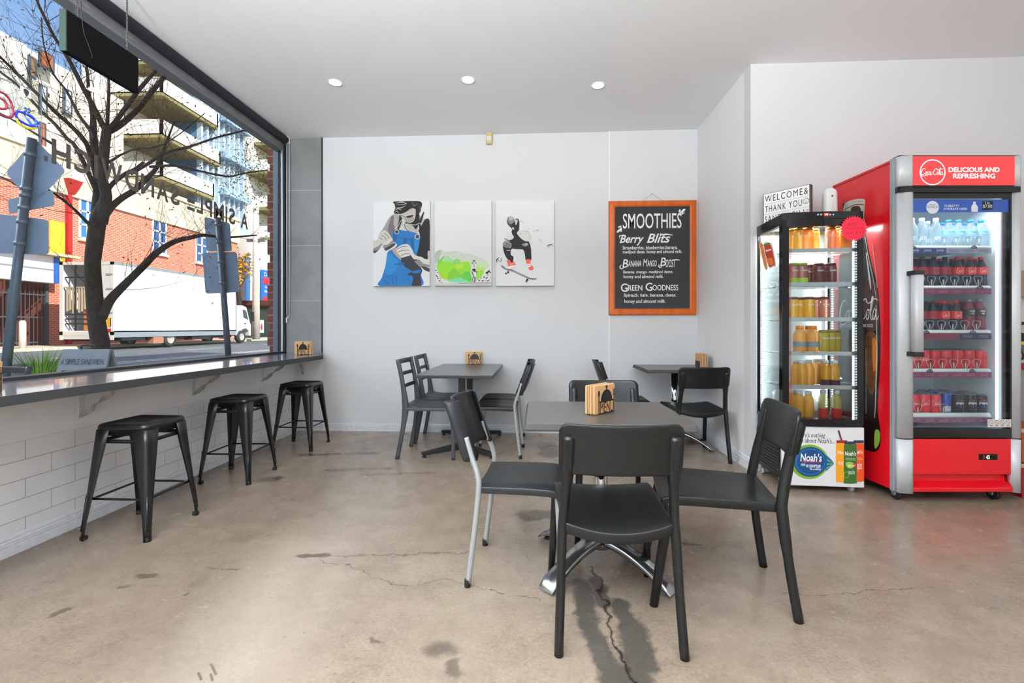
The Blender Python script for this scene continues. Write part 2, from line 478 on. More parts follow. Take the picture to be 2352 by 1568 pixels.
    old = union([seg((1212, 1183), (1262, 1180), .07, .012, W1), seg((1255, 1020), (1262, 1045), .09, .02, W1), seg((610, 1102), (636, 1098), .06, .012, W1), seg((690, 1045), (860, 1040), .035, .02, W1),
                 seg((690, 1277), (745, 1275), .025, .006, W1), seg((745, 1276), (1080, 1270), .006, .006, W1), seg((124, 1410), (152, 1402), .02, .006, W1), seg((325, 1322), (350, 1320), .016, .005, W1),
                 seg((285, 1346), (300, 1345), .012, .004, W1), seg((300, 1347), (362, 1347), .002, .004, W1), seg((1000, 1490), (1030, 1485), .035, .02, W1), seg((1032, 1530), (1038, 1545), .03, .01, W1),
                 seg((865, 1465), (872, 1470), .012, .006, W1), seg((1575, 1250), (1605, 1252), .014, .01, W1), seg((470, 1308), (560, 1308), .004, .004, W1), seg((420, 1363), (432, 1360), .008, .004, W1),
                 seg((760, 1080), (900, 1075), .03, .03, W1), seg((1160, 1070), (1240, 1065), .04, .02, W1), seg((820, 1090), (1000, 1085), .012, .012, W1), seg((1690, 1040), (1700, 1046), .02, .01, W1),
                 seg((485, 1525), (496, 1548), .004, .002, P), seg((456, 1545), (462, 1560), .004, .002, P), seg((484, 1548), (488, 1562), .004, .002, P)])
    c = mix(scale(old, .85), c, '#51463e')
    skirting_shade = [(0, 1290), (178, 1213), (400, 1118), (640, 1016)]  # brownish contact shade along the left wall, painted into the floor colour
    c = mix(scale(union([seg(skirting_shade[i], skirting_shade[i + 1], .10, .12, W1) for i in range(3)]), .62), c, '#47321f')
    def crack(pts, r): return [seg(pts[i], pts[i + 1], r, r * .8, W2) for i in range(len(pts) - 1)]
    cr = union(crack([(1362, 1300), (1380, 1350), (1390, 1400), (1412, 1470), (1428, 1530), (1442, 1567)], .006))
    c = mix(cr, c, '#221d19')
    cf = union(crack([(735, 1285), (800, 1300), (850, 1330), (950, 1345), (1020, 1330), (1085, 1344), (1160, 1362), (1240, 1376)], .0016) + crack([(1800, 1365), (2000, 1362), (2140, 1350)], .0016) + crack([(1440, 1300), (1500, 1290)], .0012))
    c = mix(cf, c, '#352a23')
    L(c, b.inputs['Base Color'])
    rg = ramp(noise(3.2, 6).outputs['Fac'], [(.3, .15), (.7, .36)])
    L(rg, b.inputs['Roughness']); b.inputs['Specular IOR Level'].default_value = .5
    bp = node(nt, 'ShaderNodeBump'); bp.inputs['Strength'].default_value = .12; bp.inputs['Distance'].default_value = .004
    L(mid.outputs['Fac'], bp.inputs['Height']); L(bp.outputs[0], b.inputs['Normal'])
    return m

M_wall = mat('white_wall_paint', '#d8d8d9', .75, noise=.025, nscale=1.4)
M_ceil = mat('ceiling_paint', '#ececec', .9, noise=.01, nscale=.8)
M_trim = mat('white_gloss_trim', '#e2e3e6', .45, noise=.05, nscale=25)
M_panel = mat('painted_panel', '#ececee', .55, noise=.05, nscale=2.2)
M_tile = brickmat('painted_wall_tiles', '#f0f0f2', '#eaeaec', '#b4b4b5', .262, .10, .0022, 'YZ', (.05, .035), .4, .5, .05, 2.0)
M_slate = brickmat('grey_slate_tile', '#8b8c8c', '#858686', '#b3b4b5', 2.0, .617, .003, 'XZ', (.9, .4), .55, .1, .16, 5.0, 0)
M_black = mat('black_metal', '#1b1c1e', .42, .0, .5)
M_dkalu = mat('dark_window_frame', '#2a2d33', .4, .3)
M_bluegrey = mat('outer_frame_paint', '#6b7680', .5)
M_alu = mat('brushed_aluminium', '#c3c5c8', .32, .9, noise=.05, nscale=30, stretch=(1, 1, .05))
M_chrome = mat('chrome', '#e2e2e2', .08, 1.0)
M_white = mat('white_plastic', '#eeeeee', .4)

fl = MB(); fl.box(WX - .15, 7.0, -3.6, AY + .2, -.12, 0); fl.box(WX - .15, RX + .05, AY + .2, WY + .2, -.12, 0)
struct(fl.build('floor', floor_material()))
ce = MB(); ce.box(-2.79, 7.0, -3.6, AY + .1, CZ, CZ + .12); ce.box(-2.79, RX + .05, AY + .1, WY + .1, CZ, CZ + .12)
struct(ce.build('ceiling', M_ceil))
struct(MB().box(-2.40, RX + .06, WY, WY + .14, 0, CZ).build('wall_back', M_wall))
# grey tiled pier beside the window, white painted panel under it
struct(MB().box(-2.80, -2.385, WY - .004, WY + .14, .85, CZ).build('wall_pier', M_slate))
struct(MB().box(-2.80, -2.385, WY - .003, WY + .14, 0, .85).build('wall_pier_base', M_panel))
struct(MB().box(-2.387, -2.375, WY - .008, WY, .87, CZ).build('trim_1', M_black))
# pilaster at the right of the back wall
struct(MB().box(.80, RX + .01, WY - .018, WY + .02, 0, CZ).build('wall_pilaster', M_wall))
struct(MB().box(.788, .802, WY - .021, WY, 0, CZ).build('trim_2', M_white))
wr = MB().box(RX, RX + .12, AY + .12, WY + .1, 0, CZ)
struct(wr.build('wall_right', mat('white_wall_right_lit', '#ebebec', .75)))  # same wall paint, lightened to stand in for light on this wall
struct(MB().box(RX, 7.0, AY, AY + .12, 0, CZ).build('wall_alcove', M_wall))
struct(MB().box(4.9, 5.0, -3.6, AY + .1, 0, CZ).build('wall_far_right', mat('white_wall_bounce', '#efefef', .8)))  # unseen wall, set close and lightened to bounce light into the room
# low wall under the shop window
lw = MB(); lw.box(WX - .15, WX, -3.6, WY, .565, .845); lw.build
struct(lw.build('wall_left', M_panel))
struct(MB().box(WX - .15, WX - .003, -3.6, WY, 0, .565).build('wall_left_tiles', M_tile))
def skirting(name, a, bb, nrm, h=.10, t=.014):
    a, bb, nrm = Vector(a), Vector(bb), Vector(nrm)
    prof = [(0, 0), (t, 0), (t, h * .45), (t * .75, h * .47), (t, h * .52), (t, h * .74), (t * .5, h * .78), (t * .72, h * .84), (t * .6, h * .95), (0, h)]
    m = MB(); m.loft([[p + nrm * x + Vector((0, 0, z)) for x, z in prof] for p in (a, bb)], smooth=False)
    return struct(m.build(name, mat('scuffed_skirting', '#dfe0e4', .5, noise=.07, nscale=30)))
skirting('baseboard_left', (WX, -3.5, 0), (WX, WY, 0), (1, 0, 0))
skirting('baseboard_back', (-2.38, WY, 0), (.79, WY, 0), (0, -1, 0), .085)
skirting('baseboard_pilaster', (.79, WY - .018, 0), (RX, WY - .018, 0), (0, -1, 0), .085)
skirting('baseboard_pier', (-2.65, WY - .003, 0), (-2.39, WY - .003, 0), (0, -1, 0), .085)
skirting('baseboard_right', (RX, WY, 0), (RX, AY - .014, 0), (-1, 0, 0))
skirting('baseboard_alcove', (RX - .014, AY, 0), (6.9, AY, 0), (0, -1, 0))
# wall behind the camera with the glazed shopfront
wf = MB(); wf.box(-2.8, -1.8, -3.6, -3.48, 0, CZ); wf.box(3.6, 7, -3.6, -3.48, 0, CZ); wf.box(-1.8, 3.6, -3.6, -3.48, 2.8, CZ); wf.box(-1.8, 3.6, -3.6, -3.48, 0, .2)
struct(wf.build('wall_front', M_wall))
wfr = MB()
for x in (-1.8, 0, 1.8, 3.54): wfr.box(x, x + .06, -3.58, -3.5, .2, 2.8)
struct(wfr.build('window_2', M_dkalu))
# street side of the building and the storeys above (shade the footpath)
M_redbrick = brickmat('red_brick_reveal', '#7a4238', '#6a352d', '#8d7468', .24, .086, .008, 'YZ', (0, 0), .85, .5, .25)
M_redbrick_x = brickmat('red_brick_return', '#7a4238', '#6a352d', '#8d7468', .24, .086, .008, 'XZ', (0, 0), .85, .5, .25)
ob = MB(); ob.box(-3.02, -2.93, WY + .06, 13, -.2, 9.0)
for i in range(34):      # toothed brick edge beside the window
    z = -.1 + i * .26
    ob.box(-3.045, -2.93, WY + .055, WY + .3, z, z + .17)
struct(ob.build('wall_outer', M_redbrick))
struct(MB().box(-3.02, -2.9, -9, WY + .06, 3.36, 9.0).box(-2.9, 12, -9, 13, 8.8, 9.0).box(-2.9, 12, 12.9, 13, 3.4, 9).build('wall_upper', M_redbrick))
struct(MB().box(-3.0, 9, -5.6, -3.62, 3.0, 3.12).build('trim_3', M_dkalu))     # awning added out of view to keep sun out of the rear shopfront
struct(MB().box(-3.02, -2.82, -9, -3.5, -.2, 3.4).build('wall_outer_corner', M_redbrick))

# ---------------------------------------------------------------- shop window
w1 = MB()
w1.box(-2.87, -2.79, -3.5, WY, .845, .884)                      # sill bar
w1.box(-2.93, -2.86, WY - .03, WY + .06, .80, 3.3, 1)           # outer blue-grey jamb
w1.box(-2.86, -2.825, WY - .06, WY + .05, .80, 3.3)
w1.box(-2.825, -2.805, WY - .06, WY + .05, .80, 3.3, 2)
w1.box(-2.805, -2.79, WY - .05, WY + .05, .80, 3.3)
w1.box(-2.90, -2.80, -3.5, WY + .02, 3.115, 3.15, 3)
win = struct(w1.build('window_1', [M_dkalu, M_bluegrey, M_alu, mat('head_grey', '#77777a', .5, .2)], bevel=.004))
wg = MB().box(GX - .006, GX, -3.5, WY - .05, .86, 3.13)
wg.build('glass', glassmat('window_glass', '#fbfdfd', .015, 0, .018), win)
hd = MB(); hd.box(-2.88, -2.80, -3.5, WY, 3.15, 3.27); hd.box(-2.90, -2.80, -3.5, WY, 3.27, 3.4)
struct(hd.build('trim_4', mat('window_head', '#7d7d7f', .5, .2, noise=.25, nscale=7), bevel=.006))

rb = thing('roller_blind', 'rolled up charcoal roller blind above the long shop window', 'blind', (-2.765, 0, 3.222))
bl = MB(); bl.tube([(0, -3.4, 0), (0, WY - .08, 0)], .043, 20); bl.build('rolled_fabric', mat('charcoal_blind', '#303038', .8, bump=.2, bscale=400), rb)
e = MB(); e.box(-.03, .03, WY - .08, WY - .02, -.03, .045); e.build('end_bracket', M_white, rb, bevel=.004)
ch = MB(); ch.tube([(.0, WY - .045, -.03), (.0, WY - .045, -1.93)], .0035, 6); ch.tube([(.03, WY - .045, -.03), (.03, WY - .045, -1.93)], .0035, 6); ch.tube(catmull([(0, WY - .045, -1.93), (.015, WY - .045, -1.97), (.03, WY - .045, -1.93)]), .0035, 6); ch.box(-.006, .006, WY - .052, WY - .04, -2.02, -1.96)
ch.build('pull_chain', mat('chain_white', '#d8d8da', .4), rb)

# vinyl lettering on the glass, written to be read from the street
far = on_x(567, 525, GX - .008); near_ = on_x(97, 360, GX - .008)
zb, zt = on_x(140, 382, GX).z, on_x(140, 325, GX).z
span = far.y - near_.y
# letters laid out one by one so the E can be three bars
adv = {'A': .74, ' ': .34, 'S': .62, 'I': .25, 'M': .86, 'P': .62, 'L': .54, 'E': .58, 'N': .76, 'D': .72, 'W': 1.0, 'C': .72, 'H': .74, '.': .24}
phrase = 'A SIMPLE SANDWICH.'
tot = sum(adv[c] for c in phrase) - .12; x = 0
wlt = thing('window_lettering', 'brown mirrored shop name lettering stuck on the large street window', 'lettering', (GX, far.y, zb))
lfr = frame((.002, 0, -zb), (0, -1, 0), (0, 0, 1))
M_vinyl = mat('brown_vinyl', '#4a4442', .6); lt = MB()
for c in phrase:
    a = adv[c] / tot * span; g = .12 / tot * span
    if c == 'E':
        for k in range(3):
            h = (zt - zb); z0 = zb + k * h * .41; lt.poly([(x, z0), (x + a - g, z0), (x + a - g, z0 + h * .18), (x, z0 + h * .18)], lfr)
    elif c == '.': lt.poly([(x, zb), (x + a - g, zb), (x + a - g, zb + .03), (x, zb + .03)], lfr)
    elif c != ' ': lt.text(c, x, zb, x + a - g, zt, lfr, 0, 0, bold=.028)
    else: lt.build('word', M_vinyl, wlt, fixn=False); lt = MB()
    x += a
lt.build('word', M_vinyl, wlt, fixn=False)

# hanging lightbox seen from behind
p0, p1, p2 = on_x(146, 22, -2.56), on_x(152, 121, -2.56), on_x(318, 218, -2.56)
p3 = on_x(312, 133, -2.56)
ytop0, ytop1 = p0.y, p3.y
hs = thing('hanging_sign', 'black back of a sign board hanging on chains at the window', 'sign', (-2.56, (ytop0 + ytop1) / 2, 0))
hl = (ytop1 - ytop0) / 2; hz0, hz1 = (p1.z + p2.z) / 2 , (p0.z + p3.z) / 2
MB().box(-.018, .018, -hl, hl, hz0, hz1).build('panel', mat('sign_back', '#08080a', .8, spec=.15), hs, bevel=.002)
MB().box(-.0185, .0185, -hl - .006, -hl, hz0, hz1).build('edge_strip', mat('green_edge', '#2c4038', .4), hs)
for k, yy in enumerate((-hl * .68, hl * .72)):
    c_ = MB(); z = hz1; i = 0
    while z < CZ:
        a = (i % 2) * PI / 2
        ring = [(.0055 * math.cos(t) * math.cos(a), yy + .0055 * math.cos(t) * math.sin(a), z + .009 + .009 * math.sin(t)) for t in [2 * PI * q / 8 for q in range(8)]]
        c_.tube(ring, .0018, 5, closed=True); z += .0135; i += 1
    c_.build('chain', mat('chain_steel', '#6b6a68', .35, .8), hs)
cd = MB(); cd.tube(catmull([(.02, -hl * .66, hz1 + .1), (.022, -hl * .62, hz1 - .05), (.022, -hl * .5, (hz0 + hz1) / 2), (.022, -hl * .38, hz0 + .05), (.022, -hl * .45, hz0 + .035)]), .002, 6)
cd.build('power_cord', M_black, hs)

# neon coffee-cup sign on a clear panel
A, B = on_x(95, 205, -2.72), on_x(95, 318, -2.72); A2 = on_x(0, 180, -2.72)
ns = thing('neon_sign', 'unlit neon coffee cup sign on clear acrylic panel hanging in window', 'sign', (-2.72, A.y, 0))
MB().box(-.003, .003, -1.0, 0, B.z, A.z + .02).build('acrylic_panel', glassmat('acrylic', '#e9ecec', .03, .02), ns)
def npx(x, y): q = on_x(x, y, -2.705); return (q.x + 2.72, q.y - A.y, q.z)
for nm, pts, cc in (('cup_tube', [(36, 262), (40, 256), (60, 262), (80, 275), (88, 287), (84, 292), (64, 287), (42, 274), (36, 262)], '#2a34d0'),
                    ('cup_tube', [(58, 262), (72, 266), (83, 282), (74, 287), (62, 272)], '#3d78d8'),
                    ('saucer_tube', [(38, 272), (44, 284), (66, 295), (86, 292), (88, 286)], '#d8c51c'),
                    ('ring_tube', [(-30, 250), (-20, 215), (5, 213), (24, 232), (30, 262), (18, 270), (-8, 258), (-28, 240)], '#8e2440'),
                    ('ring_tube', [(-20, 236), (-6, 224), (10, 232), (15, 247), (4, 250), (-12, 243)], '#a02c48'),
                    ('steam_tube', [(56, 246), (60, 251), (57, 257)], '#44618f'), ('steam_tube', [(64, 248), (68, 253), (65, 259)], '#44618f')):
    MB().tube(catmull([npx(*p) for p in pts], 6), .0055, 8).build(nm, mat('neon_' + cc, cc, .2), ns)
q0, q1 = on_x(47, 197, -2.70), on_x(72, 228, -2.70)
cd2 = MB(); cd2.box(-2.702, -2.700, q0.y, q1.y, q1.z, q0.z)
o = cd2.build('hanging_card', mat('card_white', '#dfe0dc', .6)); tag(o, 'small white card hanging above the neon cup sign', 'card')
f2 = frame((-2.6995, (q0.y + q1.y) / 2, (q0.z + q1.z) / 2), (0, 1, 0), (0, 0, 1))
mm = MB(); mm.poly([(-.012, .012), (0, .02), (.014, .012), (.012, -.004), (.002, -.02), (-.008, -.006)], f2, 0, 0, 3); mm.build('printed_mark', mat('ink_dark', '#33343a', .6), o)

# ---------------------------------------------------------------- counter
ct = MB()
ct.prism([(-2.79, -3.4, .822), (-2.2, -3.4, .822), (-2.2, 4.74, .822), (-2.375, WY - .005, .822), (-2.79, WY - .005, .822)], (0, 0, .044))
ctr = thing('window_counter', 'long grey laminate bar counter along the street window', 'counter', (0, 0, 0))
ct.build('worktop', mat('counter_laminate', '#77767a', .2, noise=.08, nscale=8, stretch=(3, .3, 3), coat=.6), ctr, bevel=.004)
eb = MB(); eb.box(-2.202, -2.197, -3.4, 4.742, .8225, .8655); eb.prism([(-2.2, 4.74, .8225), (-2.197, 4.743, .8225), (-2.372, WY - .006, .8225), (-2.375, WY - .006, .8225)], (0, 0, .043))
eb.build('edge_shade', mat('counter_edge_shaded', '#37383a', .6, spec=.3), ctr)  # same laminate as the worktop; shade on the front edge painted as darker strip
def bracket():
    t = thing('shelf_bracket', 'x', 'bracket', (0, 0, 0), 0, 'twisted brackets under the window counter')
    m = MB(); m.box(0, .006, -.016, .016, .62, .82)
    m.build('wall_plate', mat('bracket_white', '#d6d6d8', .5), t, bevel=.001)
    MB().box(.006, .27, -.014, .014, .814, .822).build('arm', mat('bracket_white', '#d6d6d8', .5), t, bevel=.001)
    m = MB(); pts = [Vector((.006 + .24 * k / 24, 0, .632 + .182 * k / 24)) for k in range(25)]
    rings = []
    tdir = Vector((.24, 0, .182)).normalized(); side = Vector((0, 1, 0)); up = side.cross(tdir)
    for k, p in enumerate(pts):
        a = PI * 2.0 * k / 24; w = .017; th = .0025
        d1 = side * math.cos(a) + up * math.sin(a); d2 = up * math.cos(a) - side * math.sin(a)
        rings.append([p + d1 * w + d2 * th, p - d1 * w + d2 * th, p - d1 * w - d2 * th, p + d1 * w - d2 * th])
    m.loft(rings, smooth=False); m.build('twisted_strut', mat('bracket_grey', '#a9a7a2', .5), t)
    return t
b0 = bracket()
for i, (y, nm) in enumerate(((2.60, 'nearest bracket, behind the closest black stool'), (3.50, 'second bracket from the camera, above the middle stool'), (4.42, 'third bracket from the camera, left of the farthest stool'))):
    lab = 'twisted white counter ' + nm
    if i == 0: b0.location = (WX, y, 0); b0['label'] = lab
    else: dup(b0, (WX, y, 0), 0, lab)
dup(b0, (-2.60, WY - .004, 0), -PI / 2 + .35, 'twisted white counter bracket on the pier wall in the window corner')

# ---------------------------------------------------------------- ceiling fittings
def downlight(px, py, lab):
    p = on_z(px, py, CZ)
    t = thing('downlight', lab, 'ceiling light', (p.x, p.y, CZ), 0, 'row of recessed downlights')
    m = MB(); m.lathe([(.048, -.001), (.062, -.004), (.064, -.001), (.064, .0)], 28, caps=False); m.build('trim_ring', M_white, t)
    m = MB(); m.lathe([(.001, -.0025), (.048, -.0025), (.048, -.001)], 28); m.build('lens', emat('lamp_glow', '#ffffff', 14), t)
    lamp('downlight_lamp', 'AREA', (0, 0, -.012), 1.6, (.97, .985, 1.0), (0, 0, 0), t, shape='DISK', size=.1)
    return t
downlight(770, 190, 'leftmost of the three lit round ceiling downlights, nearest the window')
downlight(1075, 184, 'middle of the three lit round ceiling downlights')
downlight(1374, 196, 'rightmost of the three lit round ceiling downlights')
for x, y, en in ((-1.5, -.6, 4), (1.2, -.6, 4), (3.8, -.6, 4), (-1.5, -2.3, 4), (1.2, -2.3, 4), (4.1, 1.6, 2)):  # unseen downlights added to help light the room
    t = thing('downlight', 'added round downlight in the ceiling behind the camera, out of view', 'ceiling light', (x, y, CZ), 0, 'added downlights behind the camera')
    m = MB(); m.lathe([(.048, -.001), (.062, -.004), (.064, -.001), (.064, .0)], 28, caps=False); m.build('trim_ring', M_white, t)
    m = MB(); m.lathe([(.001, -.0025), (.048, -.0025), (.048, -.001)], 28); m.build('lens', emat('lamp_glow', '#ffffff', 14), t)
    lamp('downlight_lamp', 'AREA', (0, 0, -.012), en, (.95, .98, 1.0), (0, 0, 0), t, shape='DISK', size=.1)

a, b_ = on_y(1117, 304, WY), on_y(1131, 333, WY)
sn = thing('motion_sensor', 'small yellowed white alarm sensor high on the back wall', 'sensor', ((a.x + b_.x) / 2, WY, (a.z + b_.z) / 2))
w_, h_ = (b_.x - a.x) / 2, (a.z - b_.z) / 2
MB().box(-w_, w_, -.05, 0, -h_, h_).build('housing', mat('yellowed_plastic', '#cdbb85', .45), sn, bevel=.01)
MB().box(-w_ * .8, w_ * .8, -.054, -.045, -h_ * .55, h_ * .15).build('lens', mat('sensor_lens', '#d9d9d2', .3), sn, bevel=.006)
# ================================================================ STOOLS, TABLES, CHAIRS
M_stool = mat('black_powder_coat', '#0e0f10', .36, 0, .5, bump=.06, bscale=300)
M_poly = mat('black_polypropylene', '#131414', .36, 0, .36, bump=.06, bscale=500)
M_poly2 = mat('charcoal_chair_plastic', '#1c1d1f', .42, 0, .38, bump=.05, bscale=500)
M_ladder = mat('anthracite_resin', '#34353a', .42)
M_tubegrey = mat('grey_powder_tube', '#a3a5a6', .4, .25)
M_rubber = mat('black_rubber', '#0f0f0f', .7)
M_top = mat('grey_laminate_top', '#4e4b48', .3, noise=.07, nscale=5, stretch=(1, 4, 1))
M_edge = mat('table_edge', '#3c3a38', .6, spec=.25)
M_topdark = mat('slate_laminate_top', '#4d4e4f', .28, noise=.05, nscale=6)
M_cast = mat('polished_cast_aluminium', '#a7a9ab', .24, .95, noise=.06, nscale=12)

def make_stool():
    t = thing('metal_stool', 'x', 'stool', (0, 0, 0), 0, 'black metal stools at the window counter')
    H = .62; h = .152
    m = MB()
    def ring(s, z, r): return [Vector((x, y, z)) for x, y in rr(2 * s, 2 * s, r, 4)]
    m.loft([ring(h - .008, H - .062, .03), ring(h - .006, H - .03, .036), ring(h - .001, H - .028, .04), ring(h, H - .02, .042), ring(h, H - .012, .042), ring(h - .006, H - .003, .04), ring(h - .014, H, .036), ring(h - .022, H - .002, .03), ring(h - .03, H - .007, .028), ring(.02, H - .009, .01)])
    m.build('seat', M_stool, t)
    MB().box(-.045, .045, -.009, .009, H - .0105, H - .0070).build('grip_hole', mat('hole_black', '#050505', .9), t)
    for sx, sy in ((-1, -1), (1, -1), (1, 1), (-1, 1)):
        m = MB(); rings = []
        for k in range(9):
            z = (H - .03) * (1 - k / 8); f = 1 - k / 8
            c = Vector((sx * (.195 - .046 * f), sy * (.195 - .046 * f), z))
            w = .022 + .062 * f ** 1.15
            if k == 8: w = .026
            # folded sheet: an L with a rounded corner facing out
            ix, iy = Vector((-sx, 0, 0)), Vector((0, -sy, 0)); th = .004
            pts = [c + ix * w, c + ix * .016, c + ix * .005 + iy * .005, c + iy * .016, c + iy * w,
                   c + iy * w + ix * th, c + iy * .018 + ix * th * 1.2, c + ix * .009 + iy * .009, c + ix * .018 + iy * th * 1.2, c + ix * w + iy * th]
            rings.append(pts)
        m.loft(rings)
        lg = m.build('leg', M_stool, t)
        # stamped rib and foot
        c0, c1 = Vector((sx * .183, sy * .183, .05)), Vector((sx * .166, sy * .166, .24)); ou = Vector((sx, sy, 0)).normalized() * .004
        m = MB(); m.sweep([c0 + ou, c1 + ou], circ(1, 8), scale=[.005, .007]); m.build('rib', M_stool, lg)
        m = MB(); m.box(sx * .179 - .014, sx * .179 + .014, sy * .179 - .014, sy * .179 + .014, 0, .024); m.build('rubber_foot', M_rubber, lg, bevel=.005)
    for z, ins, nm in ((.215, .155, 'foot_rail'), (.525, .135, 'upper_rail')):
        for a in range(4):
            p, q = Vector((-ins, -ins, z)), Vector((ins, -ins, z)); M = Matrix.Rotation(a * PI / 2, 3, 'Z')
            mid = [p.lerp(q, k / 6) for k in range(7)]
            m = MB(); m.sweep([M @ v for v in mid], [(-.003, -.010), (.003, -.010), (.003, .010), (-.003, .010)] if nm == 'upper_rail' else circ(.0065, 8), scale=None)
            m.build(nm, M_stool, t)
    return t
st = make_stool()
for i, (x, y, rz, lab) in enumerate(((-2.263, 2.593, 0, 'black metal stool closest to the camera at the window counter'), (-2.284, 3.505, .02, 'middle black metal stool of the three at the window counter'), (-2.262, 4.43, -.01, 'farthest black metal stool, in the corner by the white back wall'))):
    if i == 0: st.location = (x, y, 0); st.rotation_euler = (0, 0, rz); st['label'] = lab
    else: dup(st, (x, y, 0), rz, lab)

def pedestal(t, H):
    m = MB(); m.lathe([(.034, .10), (.034, H - .03)], 24); m.build('column', M_chrome, t)
    m = MB(); m.box(-.2, .2, -.03, .03, H - .04, H - .033); m.box(-.03, .03, -.2, .2, H - .04, H - .033); m.build('top_plate', M_black, t)
    hub = MB(); hub.lathe([(.05, .085), (.062, .112), (.055, .122), (.036, .124)], 24); hub.build('hub', M_cast, t)
    for a in (45, 135, 225, 315):
        M = Matrix.Rotation(R(a), 3, 'Z'); rings = []
        for k in range(12):
            s = k / 11; r = .03 + .36 * s
            z = .108 * (1 - s ** 1.9) + .02; w = .086 - .010 * math.sin(PI * s); th = .034 * (1 - .35 * s)
            if k == 11: th = .010; z = .014; w = .078
            rings.append([M @ Vector((r, y, z + (hh - .5) * th)) for y, hh in ((-w / 2, 0), (w / 2, 0), (w / 2, .75), (w / 2 * .75, 1), (-w / 2 * .75, 1), (-w / 2, .75))])
        m = MB(); m.loft(rings); lg = m.build('leg', M_cast, t)
        m = MB(); m.lathe([(.016, 0), (.016, .008), (.01, .012)], 12, tuple(M @ Vector((.36, 0, 0)))); m.build('glide', M_rubber, lg)
def make_bistro(lab, loc, sx, sy, H, group=None):
    t = thing('cafe_table', lab, 'table', loc, 0, group)
    m = MB()
    def ring(dx, z): return [Vector((x, y, z)) for x, y in rr(sx - 2 * dx, sy - 2 * dx, .012, 3)]
    m.loft([ring(.009, H - .003), ring(.010, H)], smooth=False); tt = m.build('table_top', M_top, t)
    m = MB(); m.loft([ring(.035, H - .034), ring(.002, H - .031), ring(0, H - .024), ring(.007, H - .003), ring(.0095, H - .0012)], smooth=False)
    m.build('edge', M_edge, tt)
    pedestal(t, H); return t
make_bistro('grey square cafe table in the foreground on a polished four-arm base', (.318, 2.305, 0), .735, .63, .74, 'cafe tables with polished bases')
make_bistro('grey cafe table in the back right corner against the right wall', (1.372, 4.70, 0), .69, .65, .76, 'cafe tables with polished bases')

def far_table():
    t = thing('cafe_table', 'long dark cafe table on black steel base against the back wall', 'table', (-.685, 4.50, 0))
    m = MB(); m.box(-.325, .325, -.6, .6, .728, .752, 0); m.box(-.327, .327, -.602, .602, .722, .747, 1); m.build('table_top', [M_topdark, M_black], t, bevel=.002)
    for y, s in ((-.17, -1), (.36, 1)):
        b = MB(); b.box(-.028, .028, y - .028, y + .028, .02, .722); cl = b.build('column', M_black, t, bevel=.004)
        for sx in (-1, 1):
            m = MB(); p, q = Vector((0, y, .052)), Vector((sx * .315, y - .24 if s < 0 else y + .13, .036))
            m.sweep([p, p.lerp(q, .5), q], [(-.022, -.02), (.022, -.02), (.022, .02), (-.022, .02)], scale=[(1, 1.5), (1, 1.1), (1, .7)], smooth=False)
            lg = m.build('foot', M_black, t, bevel=.003)
            m = MB(); m.lathe([(.018, 0), (.018, .012), (.008, .014), (.008, .03)], 12, (q.x * .95, y + (q.y - y) * .95, 0)); m.build('levelling_foot', M_rubber, lg)
        MB().box(-.2, .2, y - .02, y + .02, .712, .724).build('top_plate', M_black, t)
    return t
far_table()

